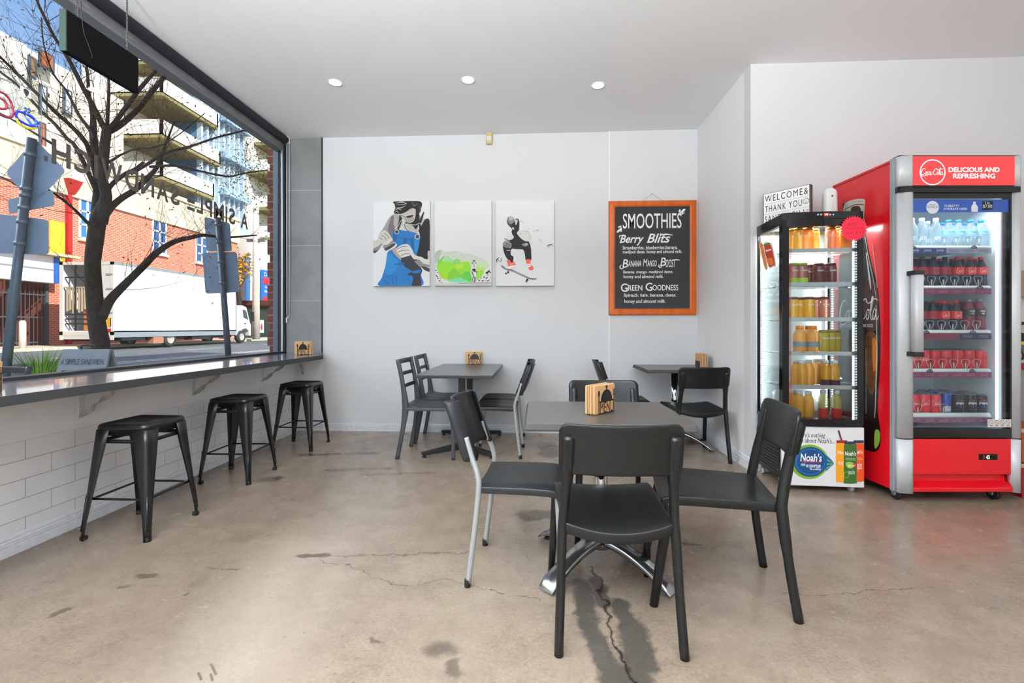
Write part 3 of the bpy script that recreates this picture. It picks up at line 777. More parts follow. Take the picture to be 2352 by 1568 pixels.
# ---- chair A: black moulded chair with a solid curved back (faces +Y)
def make_chair_a():
    t = thing('cafe_chair', 'x', 'chair', (0, 0, 0), 0, 'black moulded plastic chairs')
    nu, nv = 14, 12
    def top(u, v):
        dip = .032 * (1 - u * u) * (1 - .6 * v) ; curl = .016 * max(0, (v - .78) / .22) ** 2
        return Vector((u * (.195 + .022 * v), -.235 + .475 * v - .018 * (1 - u * u) * (1 if v < .01 else 0), .452 + .008 * v - dip - curl))
    m = MB(); vs = []; fs = []
    for j in range(nv + 1):
        for i in range(nu + 1): vs.append(top(-1 + 2 * i / nu, j / nv))
    nb = len(vs)
    for j in range(nv + 1):
        for i in range(nu + 1):
            p = vs[j * (nu + 1) + i]; edge = max(abs(-1 + 2 * i / nu), abs(2 * j / nv - 1))
            vs.append(Vector((p.x * .99, p.y * .99, p.z - (.042 if edge > .9 else .02))))
    W = nu + 1
    for j in range(nv):
        for i in range(nu):
            a = j * W + i; fs.append((a, a + 1, a + W + 1, a + W)); fs.append((nb + a, nb + a + W, nb + a + W + 1, nb + a + 1))
    for i in range(nu):
        fs.append((i, nb + i, nb + i + 1, i + 1)); a = nv * W + i; fs.append((a, a + 1, nb + a + 1, nb + a))
    for j in range(nv):
        a = j * W; fs.append((a, a + W, nb + a + W, nb + a)); a += nu; fs.append((a, nb + a, nb + a + W, a + W))
    m.add(vs, fs, 0, True)
    m.build('seat', M_poly, t, bevel=.006)
    for s in (-1, 1):
        m = MB(); m.sweep([(s * .222, .27, 0), (s * .213, .24, .2), (s * .204, .205, .4), (s * .2, .19, .435)], circ(1, 12), (0, 1, 0), [(.0155, .018), (.017, .02), (.019, .023), (.02, .026)])
        m.build('leg', M_poly, t)
        m = MB()
        up = catmull([(s * .218, -.275, 0), (s * .21, -.245, .2), (s * .203, -.222, .40), (s * .198, -.222, .47), (s * .187, -.25, .62), (s * .184, -.270, .70), (s * .184, -.288, .775)], 4)
        sc = []
        for p in up:
            z = p.z; w = .0165 if z < .35 else .0175
            d = .0185 if z < .3 else .022
            if z > .61: w = .0225; d = .020
            sc.append((w, d))
        sc[-1] = (.014, .010)
        m.sweep(up, circ(1, 12), (0, 1, 0), sc)
        lg = m.build('leg', M_poly, t)
        m = MB(); a, b = Vector((s * .185, -.2765, .645)), Vector((s * .184, -.3045, .765)); dv = (b - a).normalized(); bk = Vector((0, -dv.z, dv.y))
        m.prism([a + Vector((x, 0, 0)) + dv * y for x, y in [(q[0], q[1] + .062) for q in rr(.019, .118, .006, 3)]], bk * .006)
        m.build('slot', mat('slot_black', '#040404', .9), lg)
    # backrest: curved panel, rounded corners, leaning back
    m = MB(); n = 22; k = 12
    def bp(u, v, off):
        hw = .217; r = .035; z0, z1 = .632, .818; zz = z0 + (z1 - z0) * v
        edge = min(zz - z0, z1 - zz); lim = hw
        if edge < r: lim = hw - r + math.sqrt(max(0, r * r - (r - edge) ** 2))
        x = u * lim; y = -.245 - .03 * (1 - (x / hw) ** 2) - .19 * (zz - .632)
        return Vector((x, y + off, zz - .004 * (1 - (x / hw) ** 2) * (1 if v > .9 else 0)))
    vs = []; fs = []
    for off in (.009, -.009):
        for j in range(k + 1):
            v = .5 - .5 * math.cos(PI * j / k)
            for i in range(n + 1): vs.append(bp(-1 + 2 * i / n, v, off * (1 if 0 < j < k and 0 < i < n else .7)))
    W = n + 1; nb = W * (k + 1)
    for j in range(k):
        for i in range(n):
            a = j * W + i; fs.append((a, a + 1, a + W + 1, a + W)); fs.append((nb + a, nb + a + W, nb + a + W + 1, nb + a + 1))
    for i in range(n): fs.append((i, nb + i, nb + i + 1, i + 1)); a = k * W + i; fs.append((a, a + 1, nb + a + 1, nb + a))
    for j in range(k): a = j * W; fs.append((a, a + W, nb + a + W, nb + a)); a += n; fs.append((a, nb + a, nb + a + W, a + W))
    m.add(vs, fs, 0, True); m.build('backrest', M_poly, t)
    return t
ca = make_chair_a()
for i, (x, y, deg, lab) in enumerate(((.297, 1.925, 0.5, 'black moulded chair in the foreground with its back to the camera'),
                                      (.79, 2.14, 81, 'black moulded chair right of the foreground table, turned to the left'),
                                      (.432, 2.70, 181, 'black moulded chair behind the foreground table, facing the camera'),
                                      (1.415, 4.31, 3, 'black moulded chair at the corner table by the right wall, seen from behind'))):
    if i == 0: ca.location = (x, y, 0); ca.rotation_euler = (0, 0, R(deg)); ca['label'] = lab
    else: dup(ca, (x, y, 0), R(deg), lab)

# ---- chair B: plastic seat and wrap-round back on a grey tube frame (faces +Y)
def make_chair_b():
    t = thing('cafe_chair', 'x', 'chair', (0, 0, 0), 0, 'grey tube frame chairs with black plastic seats')
    m = MB(); nu, nv = 12, 12; vs = []; fs = []
    def top(u, v): return Vector((u * (.2 + .008 * v), -.2 + .39 * v, .455 + .004 * math.sin(PI * v) - .014 * (1 - u * u) * (1 - v) - .012 * max(0, abs(u) - .85) / .15 - .03 * max(0, (v - .85) / .15) ** 2))
    for off in (0, -.03):
        for j in range(nv + 1):
            for i in range(nu + 1):
                p = top(-1 + 2 * i / nu, j / nv); e = max(abs(-1 + 2 * i / nu), abs(2 * j / nv - 1))
                vs.append(p + Vector((0, 0, (off if e > .9 else off * .5) if off else 0)))
    W = nu + 1; nb = W * (nv + 1)
    for j in range(nv):
        for i in range(nu):
            a = j * W + i; fs.append((a, a + 1, a + W + 1, a + W)); fs.append((nb + a, nb + a + W, nb + a + W + 1, nb + a + 1))
    for i in range(nu): fs.append((i, nb + i, nb + i + 1, i + 1)); a = nv * W + i; fs.append((a, a + 1, nb + a + 1, nb + a))
    for j in range(nv): a = j * W; fs.append((a, a + W, nb + a + W, nb + a)); a += nu; fs.append((a, nb + a, nb + a + W, a + W))
    m.add(vs, fs, 0, True); m.build('seat', M_poly2, t, bevel=.004)
    for s in (-1, 1):
        m = MB(); m.tube(catmull([(s * .2, -.238, .015), (s * .2, -.208, .25), (s * .2, -.19, .43), (s * .2, -.195, .50), (s * .193, -.225, .58), (s * .19, -.25, .66)], 6), .0125, 12)
        lg = m.build('leg', M_tubegrey, t)
        m = MB(); m.lathe([(.0145, 0), (.0145, .03), (.013, .034)], 12, (s * .2, -.24, 0)); m.build('rubber_tip', M_rubber, lg)
        m = MB(); m.tube(catmull([(s * .185, .175, .015), (s * .182, .165, .25), (s * .18, .155, .415)], 5), .0115, 12)
        lg = m.build('leg', M_tubegrey, t)
        m = MB(); m.lathe([(.0135, 0), (.0135, .03), (.012, .034)], 12, (s * .185, .176, 0)); m.build('rubber_tip', M_rubber, lg)
        m = MB(); m.tube([(s * .2, -.19, .418), (s * .168, -.16, .418), (s * .168, .135, .418), (s * .18, .155, .415)], .010, 10); m.build('side_rail', M_tubegrey, t)
        m = MB(); m.box(s * .15 - .018, s * .15 + .018, -.15, -.12, .405, .44); m.build('bumper', M_rubber, t, bevel=.006)
    # back shell: curved panel whose ends fold round the tubes
    sec = []
    arc = catmull([(-.192, .018), (-.197, -.012), (-.185, -.03), (-.12, .012 - .022), (-.06, -.034), (0, -.042), (.06, -.034), (.12, -.010), (.185, -.03), (.197, -.012), (.192, .018)], 4)
    arc = [(p[0], p[1]) for p in [(-.168, .012), (-.186, .008), (-.212, -.028), (-.212, -.046), (-.2, -.052), (-.155, -.022), (-.1, -.05), (-.05, -.062), (0, -.066), (.05, -.062), (.1, -.05), (.155, -.022), (.2, -.052), (.212, -.046), (.212, -.028), (.186, .008), (.168, .012)]]
    inner = [(-.164, .004), (-.178, .0), (-.202, -.030), (-.203, -.040), (-.198, -.042), (-.152, -.010), (-.1, -.038), (-.05, -.05), (0, -.054), (.05, -.05), (.1, -.038), (.152, -.010), (.198, -.042), (.203, -.040), (.202, -.030), (.178, .0), (.164, .004)]
    rings = []
    for kz, z in enumerate((.555, .57, .65, .74, .81, .82)):
        y0 = -.2 - .34 * (z - .53); sh = .97 if kz in (0, 5) else 1
        rings.append([Vector((x * sh, y0 + y, z + (.02 if z < .6 and abs(x) < .17 else 0))) for x, y in arc + inner[::-1]])
    m = MB(); m.loft(rings); m.build('backrest', M_poly2, t)
    return t
cb = make_chair_b()
for i, (x, y, deg, lab) in enumerate(((-.045, 2.245, -95, 'grey tube frame chair left of the foreground table'),
                                      (-.365, 4.31, 88, 'nearer grey tube frame chair on the right of the long dark table'),
                                      (-.365, 4.76, 90, 'farther grey tube frame chair beside the back wall, right of the long table'),
                                      (.93, 4.69, -91, 'tube frame chair left of the corner table, mostly hidden by the foreground chair'))):
    if i == 0: cb.location = (x, y, 0); cb.rotation_euler = (0, 0, R(deg)); cb['label'] = lab
    else: dup(cb, (x, y, 0), R(deg), lab)

# ---- chair C: ladder back resin chair (faces +Y)
def make_chair_c():
    t = thing('ladder_back_chair', 'x', 'chair', (0, 0, 0), 0, 'anthracite ladder back chairs')
    m = MB(); nu, nv = 8, 10; vs = []; fs = []
    def top(u, v): return Vector((u * (.19 + .02 * v), -.19 + .42 * v, .455 - .012 * math.sin(PI * v) + .02 * max(0, .15 - v) / .15 + .004 * u * u))
    for off in (0, -.018):
        for j in range(nv + 1):
            for i in range(nu + 1): vs.append(top(-1 + 2 * i / nu, j / nv) + Vector((0, 0, off)))
    W = nu + 1; nb = W * (nv + 1)
    for j in range(nv):
        for i in range(nu):
            a = j * W + i; fs.append((a, a + 1, a + W + 1, a + W)); fs.append((nb + a, nb + a + W, nb + a + W + 1, nb + a + 1))
    for i in range(nu): fs.append((i, nb + i, nb + i + 1, i + 1)); a = nv * W + i; fs.append((a, a + 1, nb + a + 1, nb + a))
    for j in range(nv): a = j * W; fs.append((a, a + W, nb + a + W, nb + a)); a += nu; fs.append((a, nb + a, nb + a + W, a + W))
    m.add(vs, fs, 0, True); m.build('seat', M_ladder, t)
    sec = rr(2, 2, .5, 2)
    for s in (-1, 1):
        pts = catmull([(s * .215, -.262, 0), (s * .207, -.225, .2), (s * .2, -.195, .40), (s * .2, -.195, .5), (s * .2, -.225, .7), (s * .2, -.262, .87)], 5)
        sc = [(.0125, .018 + .010 * math.exp(-((p.z - .45) / .13) ** 2)) for p in pts]
        m = MB(); m.sweep(pts, sec, (0, 1, 0), sc); m.build('leg', M_ladder, t)
        pts = catmull([(s * .212, .235, 0), (s * .21, .232, .2), (s * .207, .222, .40), (s * .2, .2, .452)], 5)
        m = MB(); m.sweep(pts, sec, (0, 1, 0), [(.013, .016)] * len(pts)); m.build('leg', M_ladder, t)
        m = MB(); m.sweep(catmull([(s * .2, .225, .34), (s * .16, .222, .40), (s * .09, .21, .436)], 5), [(-.006, -.009), (.006, -.009), (.006, .009), (-.006, .009)], (0, 1, 0)); m.build('brace', M_ladder, t)
        MB().box(s * .205 - .009, s * .205 + .009, -.19, .215, .42, .447).build('side_apron', M_ladder, t, bevel=.005)
    MB().box(-.2, .2, .205, .222, .425, .447).build('front_apron', M_ladder, t, bevel=.005)
    for z, hh in ((.845, .045), (.735, .034), (.625, .034)):
        y = -.19 - .21 * (z - .5)
        m = MB(); m.sweep(catmull([(-.2, y, z), (-.1, y - .012, z), (0, y - .016, z), (.1, y - .012, z), (.2, y, z)], 4), rr(.013, hh, .004, 2)); m.build('slat', M_ladder, t)
    return t
cc_ = make_chair_c()
for i, (x, y, deg, lab) in enumerate(((-.945, 4.255, -91, 'nearer anthracite ladder back chair, left of the long dark table'), (-.935, 4.81, -89, 'farther anthracite ladder back chair, near the back wall'))):
    if i == 0: cc_.location = (x, y, 0); cc_.rotation_euler = (0, 0, R(deg)); cc_['label'] = lab
    else: dup(cc_, (x, y, 0), R(deg), lab)

# ---- menu napkin holders with kraft napkins
M_kraft = mat('kraft_paper', '#c79a6a', .85, noise=.08, nscale=20)
M_kraft2 = mat('kraft_paper_pale', '#dbb48a', .85)
M_holder = mat('black_cut_steel', '#141414', .5)
def make_holder():
    """faces -Y; the cut-out plate stands in front, a plain frame behind"""
    t = thing('napkin_holder', 'x', 'napkin holder', (0, 0, 0), 0, 'black cut steel napkin holders')
    f = frame((0, -.031, 0), (1, 0, 0), (0, 0, 1)); m = MB()
    dome = [(-.05 + 0 * k, .062) for k in range(1)] + [(.048 * math.cos(a), .062 + .052 * math.sin(a)) for a in [PI - PI * k / 14 for k in range(15)]]
    def pl(P): m.prism([Vector((x, -.031, z)) for x, z in P], (0, .0025, 0))
    pl(dome[1:]); pl([(-.062, .055), (.062, .055), (.062, .062), (-.062, .062)])
    pl([(.008 * math.cos(2 * PI * k / 12), .126 + .008 * math.sin(2 * PI * k / 12)) for k in range(12)]); pl([(-.003, .112), (.003, .112), (.003, .12), (-.003, .12)])
    pl([(-.065, .0), (.065, .0), (.065, .005), (-.065, .005)])
    for s in (-1, 1):
        pl([(s * .064 - .003, 0), (s * .064 + .003, 0), (s * .064 + .003, .085), (s * .064 - .003, .085)])
    pl([(-.064 + .008 * math.cos(2 * PI * k / 14), .097 + .015 * math.sin(2 * PI * k / 14)) for k in range(14)])
    for dx in (-.007, 0, .007): pl([(.064 + dx - .0018, .083), (.064 + dx + .0018, .083), (.064 + dx + .0018, .112), (.064 + dx - .0018, .112)])
    pl([(.055, .081), (.073, .081), (.073, .086), (.055, .086)])
    m.text('MENU', -.056, .004, .056, .056, f, .0012, 0)
    m.build('front_plate', M_holder, t)
    m = MB(); m.box(-.066, .066, -.031, .031, 0, .0025); m.build('base_plate', M_holder, t)
    m = MB(); m.box(-.06, .06, .0285, .031, .0, .06); m.build('rear_plate', M_holder, t)
    return t
h0 = make_holder(); first = [True]
def place_holder(loc, deg, lab, where, n=7):
    global h0
    if first[0]: h0.location = loc; h0.rotation_euler = (0, 0, R(deg)); h0['label'] = lab; first[0] = False
    else: dup(h0, loc, R(deg), lab)
    M = Matrix.Translation(Vector(loc)) @ Matrix.Rotation(R(deg), 4, 'Z')
    for k in range(n):
        m = MB(); y = -.0275 + .0525 * k / (n - 1); th = .0052; sh = .004 * math.sin(k * 2.3)
        hh = .135 + .003 * math.sin(k * 1.7)
        m.box(-.098 + sh, .072 + sh, y - th / 2, y + th / 2, .003, hh)
        o = m.build('kraft_napkin', M_kraft if k % 2 == 0 else M_kraft2, None, bevel=.0015); o.matrix_world = M
        pos = ['front', 'second', 'third', 'fourth', 'fifth', 'sixth', 'rearmost'][k] if n == 7 else str(k)
        tag(o, f'folded kraft napkin, {pos} one in the holder {where}', 'napkin', 'kraft napkins in holders')
place_holder((.318, 2.285, .7405), 48, 'black napkin holder with cut-out cloche on the foreground table', 'on the foreground table')
place_holder((-.655, 5.045, .7525), 0, 'black napkin holder on the long dark table by the back wall', 'on the long dark table')
place_holder((1.635, 4.73, .7605), 90, 'napkin holder on the corner table, seen edge on', 'on the corner table')
place_holder((-2.41, 4.78, .8665), -8, 'napkin holder at the far corner of the window counter', 'in the counter corner')
place_holder((-2.355, 1.865, .8665), 100, 'napkin holder at the near end of the window counter', 'at the near counter end')
# ================================================================ PICTURES AND THE CHALKBOARD
def art(parent, name, rect, W, H, org, sc, shapes, zoff, y0):
    """shapes are outlines on the canvas; laid as thin paint layers on its front"""
    fr = frame((-W / 2, y0, -H / 2), (1, 0, 0), (0, 0, 1)); cols = []; m = MB(); off = zoff
    def mp(p): return ((org[0] + p[0] / sc - rect[0]) / (rect[2] - rect[0]) * W, (rect[3] - (org[1] + p[1] / sc)) / (rect[3] - rect[1]) * H)
    def cl(p): return (min(max(p[0], .0005), W - .0005), min(max(p[1], .0005), H - .0005))
    for s in shapes:
        c = s[0]
        if c not in cols: cols.append(c)
        i = cols.index(c); P = [cl(mp(p)) for p in s[1]]; off += 8e-5
        k = s[2] if len(s) > 2 else 'f'
        if k == 'f': m.poly([cl(q) for q in [(v.x, v.y) for v in catmull([(p[0], p[1], 0) for p in P], 4, True)]], fr, off, i)
        elif k == 'p': m.poly(P, fr, off, i)
        else: m.stroke(P, s[3] / sc / (rect[2] - rect[0]) * W, fr, off, i, 4, s[4] / sc / (rect[2] - rect[0]) * W if len(s) > 4 else None)
    return m.build(name, [mat('paint_' + c, c, .7) for c in cols], parent, fixn=False)
def circle_pts(x, y, r, n=12, ry=None): return [(x + r * math.cos(2 * PI * k / n), y + (ry or r) * math.sin(2 * PI * k / n)) for k in range(n)] + [(x + r, y)]
M_canvas = mat('white_canvas', '#e6e6e7', .8, bump=.12, bscale=500)
def canvas(rect, lab):
    a, b = on_y(rect[0], rect[1], WY - .04), on_y(rect[2], rect[3], WY - .04)
    W, H = b.x - a.x, a.z - b.z
    t = thing('canvas_print', lab, 'picture', ((a.x + b.x) / 2, WY, (a.z + b.z) / 2), 0, 'canvas prints on the back wall')
    MB().box(-W / 2, W / 2, -.038, -.001, -H / 2, H / 2).build('canvas', M_canvas, t, bevel=.003)
    return t, W, H
K, DG, MG, LG = '#1d1c20', '#3a383a', '#8a8582', '#cbc6c0'
r1 = (857, 463, 987, 656.5)
t, W, H = canvas(r1, 'leftmost canvas print, man in blue overalls pouring from a jug')
art(t, 'print', r1, W, H, (845, 450), 7.129, [
    ('#9a9592', [(405, 310), (340, 370), (285, 470), (230, 560), (180, 625), (250, 575), (330, 620), (390, 690), (440, 640), (440, 560), (520, 430), (535, 330), (470, 308)]),
    ('#6d6866', [(400, 320), (360, 420), (330, 560), (390, 680), (430, 560), (440, 400)]), ('#a9a4a0', [(440, 330), (420, 470), (470, 500), (500, 330)]),
    (K, [(940, 388), (1012, 430), (1012, 905), (965, 1045), (880, 1000), (800, 970), (840, 800), (850, 650), (825, 560), (850, 460)]),
    (LG, [(540, 380), (610, 470), (690, 590), (520, 580), (470, 570), (540, 440)]),
    ('#b8b2ac', [(600, 460), (800, 460), (830, 300), (880, 380), (930, 395), (830, 560), (780, 620), (680, 590)]),
    ('#2470b0', [(430, 560), (600, 570), (790, 610), (852, 660), (842, 800), (805, 960), (820, 1100), (888, 1210), (870, 1300), (868, 1480), (200, 1480), (230, 1330), (290, 1130), (320, 930), (400, 870), (480, 800), (400, 720)]),
    ('#17568f', [(430, 560), (500, 570), (490, 640), (460, 730), (410, 720)]), ('#2c82c6', [(330, 950), (420, 1000), (500, 1080), (420, 1250), (300, 1280), (290, 1140)]),
    ('#17568f', [(600, 690), (640, 700), (620, 780), (580, 770)]), ('#17568f', [(700, 700), (740, 720), (760, 900), (720, 840)]), ('#2c82c6', [(770, 730), (835, 740), (800, 930), (760, 880)]),
    ('#2b2d35', [(540, 1030), (700, 990), (800, 1090), (888, 1210), (860, 1300), (870, 1480), (720, 1470), (740, 1340), (650, 1280), (720, 1230), (600, 1150)]),
    ('#2470b0', [(730, 1230), (860, 1210), (840, 1260), (740, 1265)]), ('#2470b0', [(540, 1340), (720, 1300), (700, 1350), (560, 1360)]), ('#17568f', [(430, 1110), (560, 1090), (600, 1120), (440, 1125)]),
    ('#17568f', [(490, 675), (750, 722)], 's', 9), ('#17568f', [(462, 1300), (472, 1465)], 's', 16), ('#17568f', [(235, 1322), (450, 1300)], 's', 8), ('#17568f', [(250, 1360), (330, 1440)], 's', 16), ('#17568f', [(400, 1340), (415, 1440)], 's', 16), ('#17568f', [(340, 1165), (440, 1165)], 's', 8),
    (LG, [(260, 560), (330, 600), (385, 690), (310, 740), (240, 790), (170, 880), (90, 935), (80, 740), (150, 720), (180, 640)]),
    (MG, [(90, 860), (150, 830), (240, 770), (170, 890), (90, 935)]), (DG, [(90, 900), (160, 890), (120, 930)]),
    (DG, [(225, 640), (280, 680), (300, 730)], 's', 8), (DG, [(270, 610), (320, 650), (345, 700)], 's', 8), (DG, [(195, 680), (245, 715)], 's', 8),
    ('#d5d0ca', [(245, 800), (300, 740), (395, 690), (415, 770), (440, 805), (310, 912), (258, 850)]), (DG, [(275, 858), (420, 775), (446, 806), (310, 890)]), (MG, [(250, 810), (330, 790), (400, 730), (415, 770), (275, 858)]),
    ('#b39b8a', [(400, 890), (470, 850), (545, 1020), (520, 1035)]),
    ('#dcd7d1', [(470, 900), (480, 850), (560, 800), (660, 795), (720, 870), (760, 950), (830, 1000), (1005, 1060), (1012, 1150), (900, 1165), (840, 1150), (760, 1060), (700, 980), (560, 1010), (530, 980), (500, 950)]),
    (MG, [(840, 1150), (760, 1060), (830, 1040), (920, 1110), (1010, 1130), (1012, 1160), (900, 1165)]), (DG, [(480, 870), (560, 835), (650, 830)], 's', 8), (DG, [(490, 920), (580, 890), (680, 890)], 's', 8), (DG, [(540, 985), (600, 950), (690, 945)], 's', 9), (DG, [(690, 970), (740, 1040), (800, 1050)], 's', 22),
    (DG, [(875, 1148), (1012, 1190), (1012, 1242), (930, 1215)]), (LG, [(1012, 910), (980, 920), (985, 1010), (1012, 1060)]),
    ('#bcb5ae', [(520, 290), (720, 212), (785, 260), (790, 380), (720, 440), (640, 490), (600, 450), (560, 350)]), ('#9f9893', [(650, 365), (740, 350), (755, 390), (700, 425), (655, 425)]),
    (K, [(790, 250), (840, 300), (842, 430), (790, 550), (745, 500), (700, 478), (640, 455), (600, 470), (630, 436), (700, 446), (755, 410), (782, 330)]), (LG, [(605, 462), (650, 455), (680, 465), (640, 485)]), (K, [(630, 340), (745, 318), (720, 352), (650, 362)]), (DG, [(520, 320), (600, 345), (640, 440)], 's', 8), (DG, [(600, 470), (620, 540), (680, 590)], 's', 10),
    (K, [(440, 95), (850, 95), (872, 220), (845, 290), (790, 300), (780, 230), (720, 210), (620, 270), (530, 298), (430, 285), (450, 200), (440, 140)]),
    (LG, [(455, 125), (560, 105), (640, 140)], 's', 16, 4), (LG, [(460, 150), (560, 150), (640, 130)], 's', 9, 3), (LG, [(450, 200), (540, 200), (620, 165)], 's', 13, 3), (LG, [(445, 240), (500, 215), (550, 240)], 's', 9, 3), (LG, [(440, 275), (480, 255), (510, 285)], 's', 9, 3), (MG, [(725, 110), (760, 170), (825, 130)], 's', 12, 3), (MG, [(840, 160), (860, 210), (840, 270)], 's', 9, 3),
    (K, [(520, 330), (565, 385), (505, 560), (470, 600), (458, 575), (505, 450)]), (LG, [(555, 390), (500, 500), (475, 570)], 's', 7), (K, [(905, 278), (922, 290), (875, 440), (840, 475), (848, 400)]), (LG, [(690, 470), (780, 480), (850, 450), (875, 490)], 's', 9), (K, [(830, 470), (870, 480), (850, 540)]), (LG, [(830, 480), (825, 560), (815, 620)], 's', 16),
    ('#cfc6b2', circle_pts(475, 592, 32), 's', 10), ('#cfc6b2', circle_pts(812, 672, 38), 's', 12), (DG, circle_pts(812, 672, 26)[:-1])], .0, -.0382)
r2 = (998.5, 462, 1129, 656)
t, W, H = canvas(r2, 'middle canvas print, cyclist before a green watercolour hillside')
art(t, 'print', r2, W, H, (990, 560), 14.25, [
    ('#d3d8ca', [(130, 310), (270, 215), (380, 250), (800, 250), (950, 290), (1300, 330), (1600, 450), (1800, 540), (1890, 640), (1900, 740), (1750, 850), (1700, 1000), (1560, 1180), (1330, 1250), (640, 1240), (330, 1130), (150, 800), (130, 600)]),
    ('#b9bdb2', [(130, 310), (270, 215), (340, 330), (250, 500), (210, 560), (140, 620)]), ('#dcd9d0', [(250, 500), (330, 330), (430, 340), (400, 400), (300, 500)]),
    ('#c9dcae', [(1300, 560), (1600, 600), (1800, 600), (1860, 720), (1700, 850), (1500, 900), (1300, 760)]), ('#c4d97a', [(1480, 760), (1780, 780), (1700, 880), (1500, 900)]),
    ('#a5d9a0', [(420, 430), (560, 400), (700, 540), (600, 620), (430, 600)]),
    ('#8fd336', [(220, 620), (400, 560), (560, 580), (750, 620), (1000, 600), (1200, 580), (1290, 680), (1290, 1000), (1320, 1240), (1000, 1220), (640, 1230), (500, 1140), (310, 1080), (250, 900), (200, 780)]),
    ('#74c652', [(220, 520), (300, 500), (420, 390), (400, 480), (300, 620), (230, 640)]), ('#86cf6a', [(700, 570), (860, 490), (960, 560), (900, 630), (780, 630)]), ('#b4dc3f', [(800, 700), (950, 660), (1050, 640), (1000, 780), (860, 820)]),
    ('#9fd02d', [(270, 900), (480, 940), (560, 1010), (600, 1180), (380, 1120), (300, 1050)]), ('#7fbf33', [(560, 1000), (740, 820), (900, 960), (1000, 1050), (900, 1150), (650, 1200), (540, 1120)]), ('#5fbf45', [(980, 1050), (1180, 900), (1290, 960), (1330, 1240), (1080, 1160)]),
    ('#7fd3a0', [(560, 1180), (900, 1100), (1150, 1180), (1250, 1245), (700, 1245)]), ('#6fae6a', [(560, 1000), (740, 820), (880, 930), (990, 1020), (1060, 990), (1080, 890), (1160, 890)], 's', 14, 5),
    ('#93d635', [(1500, 900), (1720, 880), (1680, 1010), (1540, 1160), (1490, 1120)]), ('#7d8a76', [(190, 300), (250, 220), (320, 220), (370, 250)], 's', 16, 4), ('#a9b8a2', [(380, 260), (600, 300), (800, 240), (950, 290), (1060, 420), (1140, 450)], 's', 9, 4), ('#9fb89a', [(430, 330), (560, 420), (680, 560), (780, 630), (900, 620), (1080, 530)], 's', 9, 4),
    ('#e4e2e6', [(1340, 600), (1400, 560), (1470, 600), (1480, 760), (1480, 900), (1470, 1250), (1360, 1250), (1330, 900)]),
    (K, [(1370, 560), (1400, 530), (1450, 545), (1440, 575), (1380, 580)]), (DG, [(1370, 600), (1340, 650)], 's', 26), (DG, [(1440, 590), (1475, 650)], 's', 24), ('#9a86a6', [(1400, 620), (1410, 700), (1430, 780)], 's', 28), (K, [(1350, 830), (1410, 810), (1465, 830), (1450, 890), (1370, 880)]), (K, [(1400, 900), (1510, 915)], 's', 18), (K, [(1500, 890), (1495, 960)], 's', 18), (DG, [(1350, 900), (1370, 1000)], 's', 30), ('#6a5878', [(1390, 1000), (1395, 1080)], 's', 30), (K, circle_pts(1400, 1160, 34, 12, 80), 's', 18), (K, [(1445, 1080), (1445, 1250)], 's', 22),
    ('#e2dfde', [(130, 840), (220, 900), (300, 1080), (460, 1240), (140, 1270)]), (K, [(130, 850), (180, 870)], 's', 26), (K, [(190, 930), (250, 945)], 's', 20), (K, [(150, 1000), (190, 1050), (240, 1040)], 's', 40, 10), (K, [(215, 1090), (235, 1140)], 's', 34), (K, [(280, 1120), (320, 1145)], 's', 20), (K, [(255, 1220), (300, 1180)], 's', 30), (K, [(310, 1240), (390, 1250)], 's', 18), (MG, [(140, 1090), (150, 1250)], 's', 10),
    ('#e2dfde', [(1560, 1190), (1640, 1060), (1780, 960), (1900, 820), (1980, 840), (1980, 1260), (1580, 1260)]), ('#2c2840', [(1780, 940), (1850, 900), (1915, 850), (1880, 960), (1820, 985)]), (K, [(1900, 890), (1960, 960)], 's', 30), (K, [(1850, 1030), (1880, 1020)], 's', 34), (K, [(1720, 1080), (1760, 1090)], 's', 44), (K, [(1640, 1070), (1620, 1150)], 's', 40, 15), (K, [(1790, 1140), (1850, 1090)], 's', 30), (K, [(1560, 1180), (1600, 1210)], 's', 34), (K, [(1660, 1220), (1720, 1200)], 's', 34), (K, [(1830, 1220), (1900, 1190)], 's', 30), (MG, [(1950, 1090), (1910, 1230)], 's', 12), (K, [(1780, 1190), (1770, 1210)], 's', 24),
    ('#cdccc6', [(130, 1270), (1980, 1265), (1980, 1340), (130, 1350)], 'p'), ('#6b6762', [(900, 1290), (1400, 1275), (1980, 1275)], 's', 16), ('#a09c96', [(1300, 1300), (1560, 1320), (1900, 1300)], 's', 14)], .0, -.0382)
r3 = (1139.5, 461, 1272.5, 656)
t, W, H = canvas(r3, 'rightmost canvas print, skateboarder in red shoes jumping')
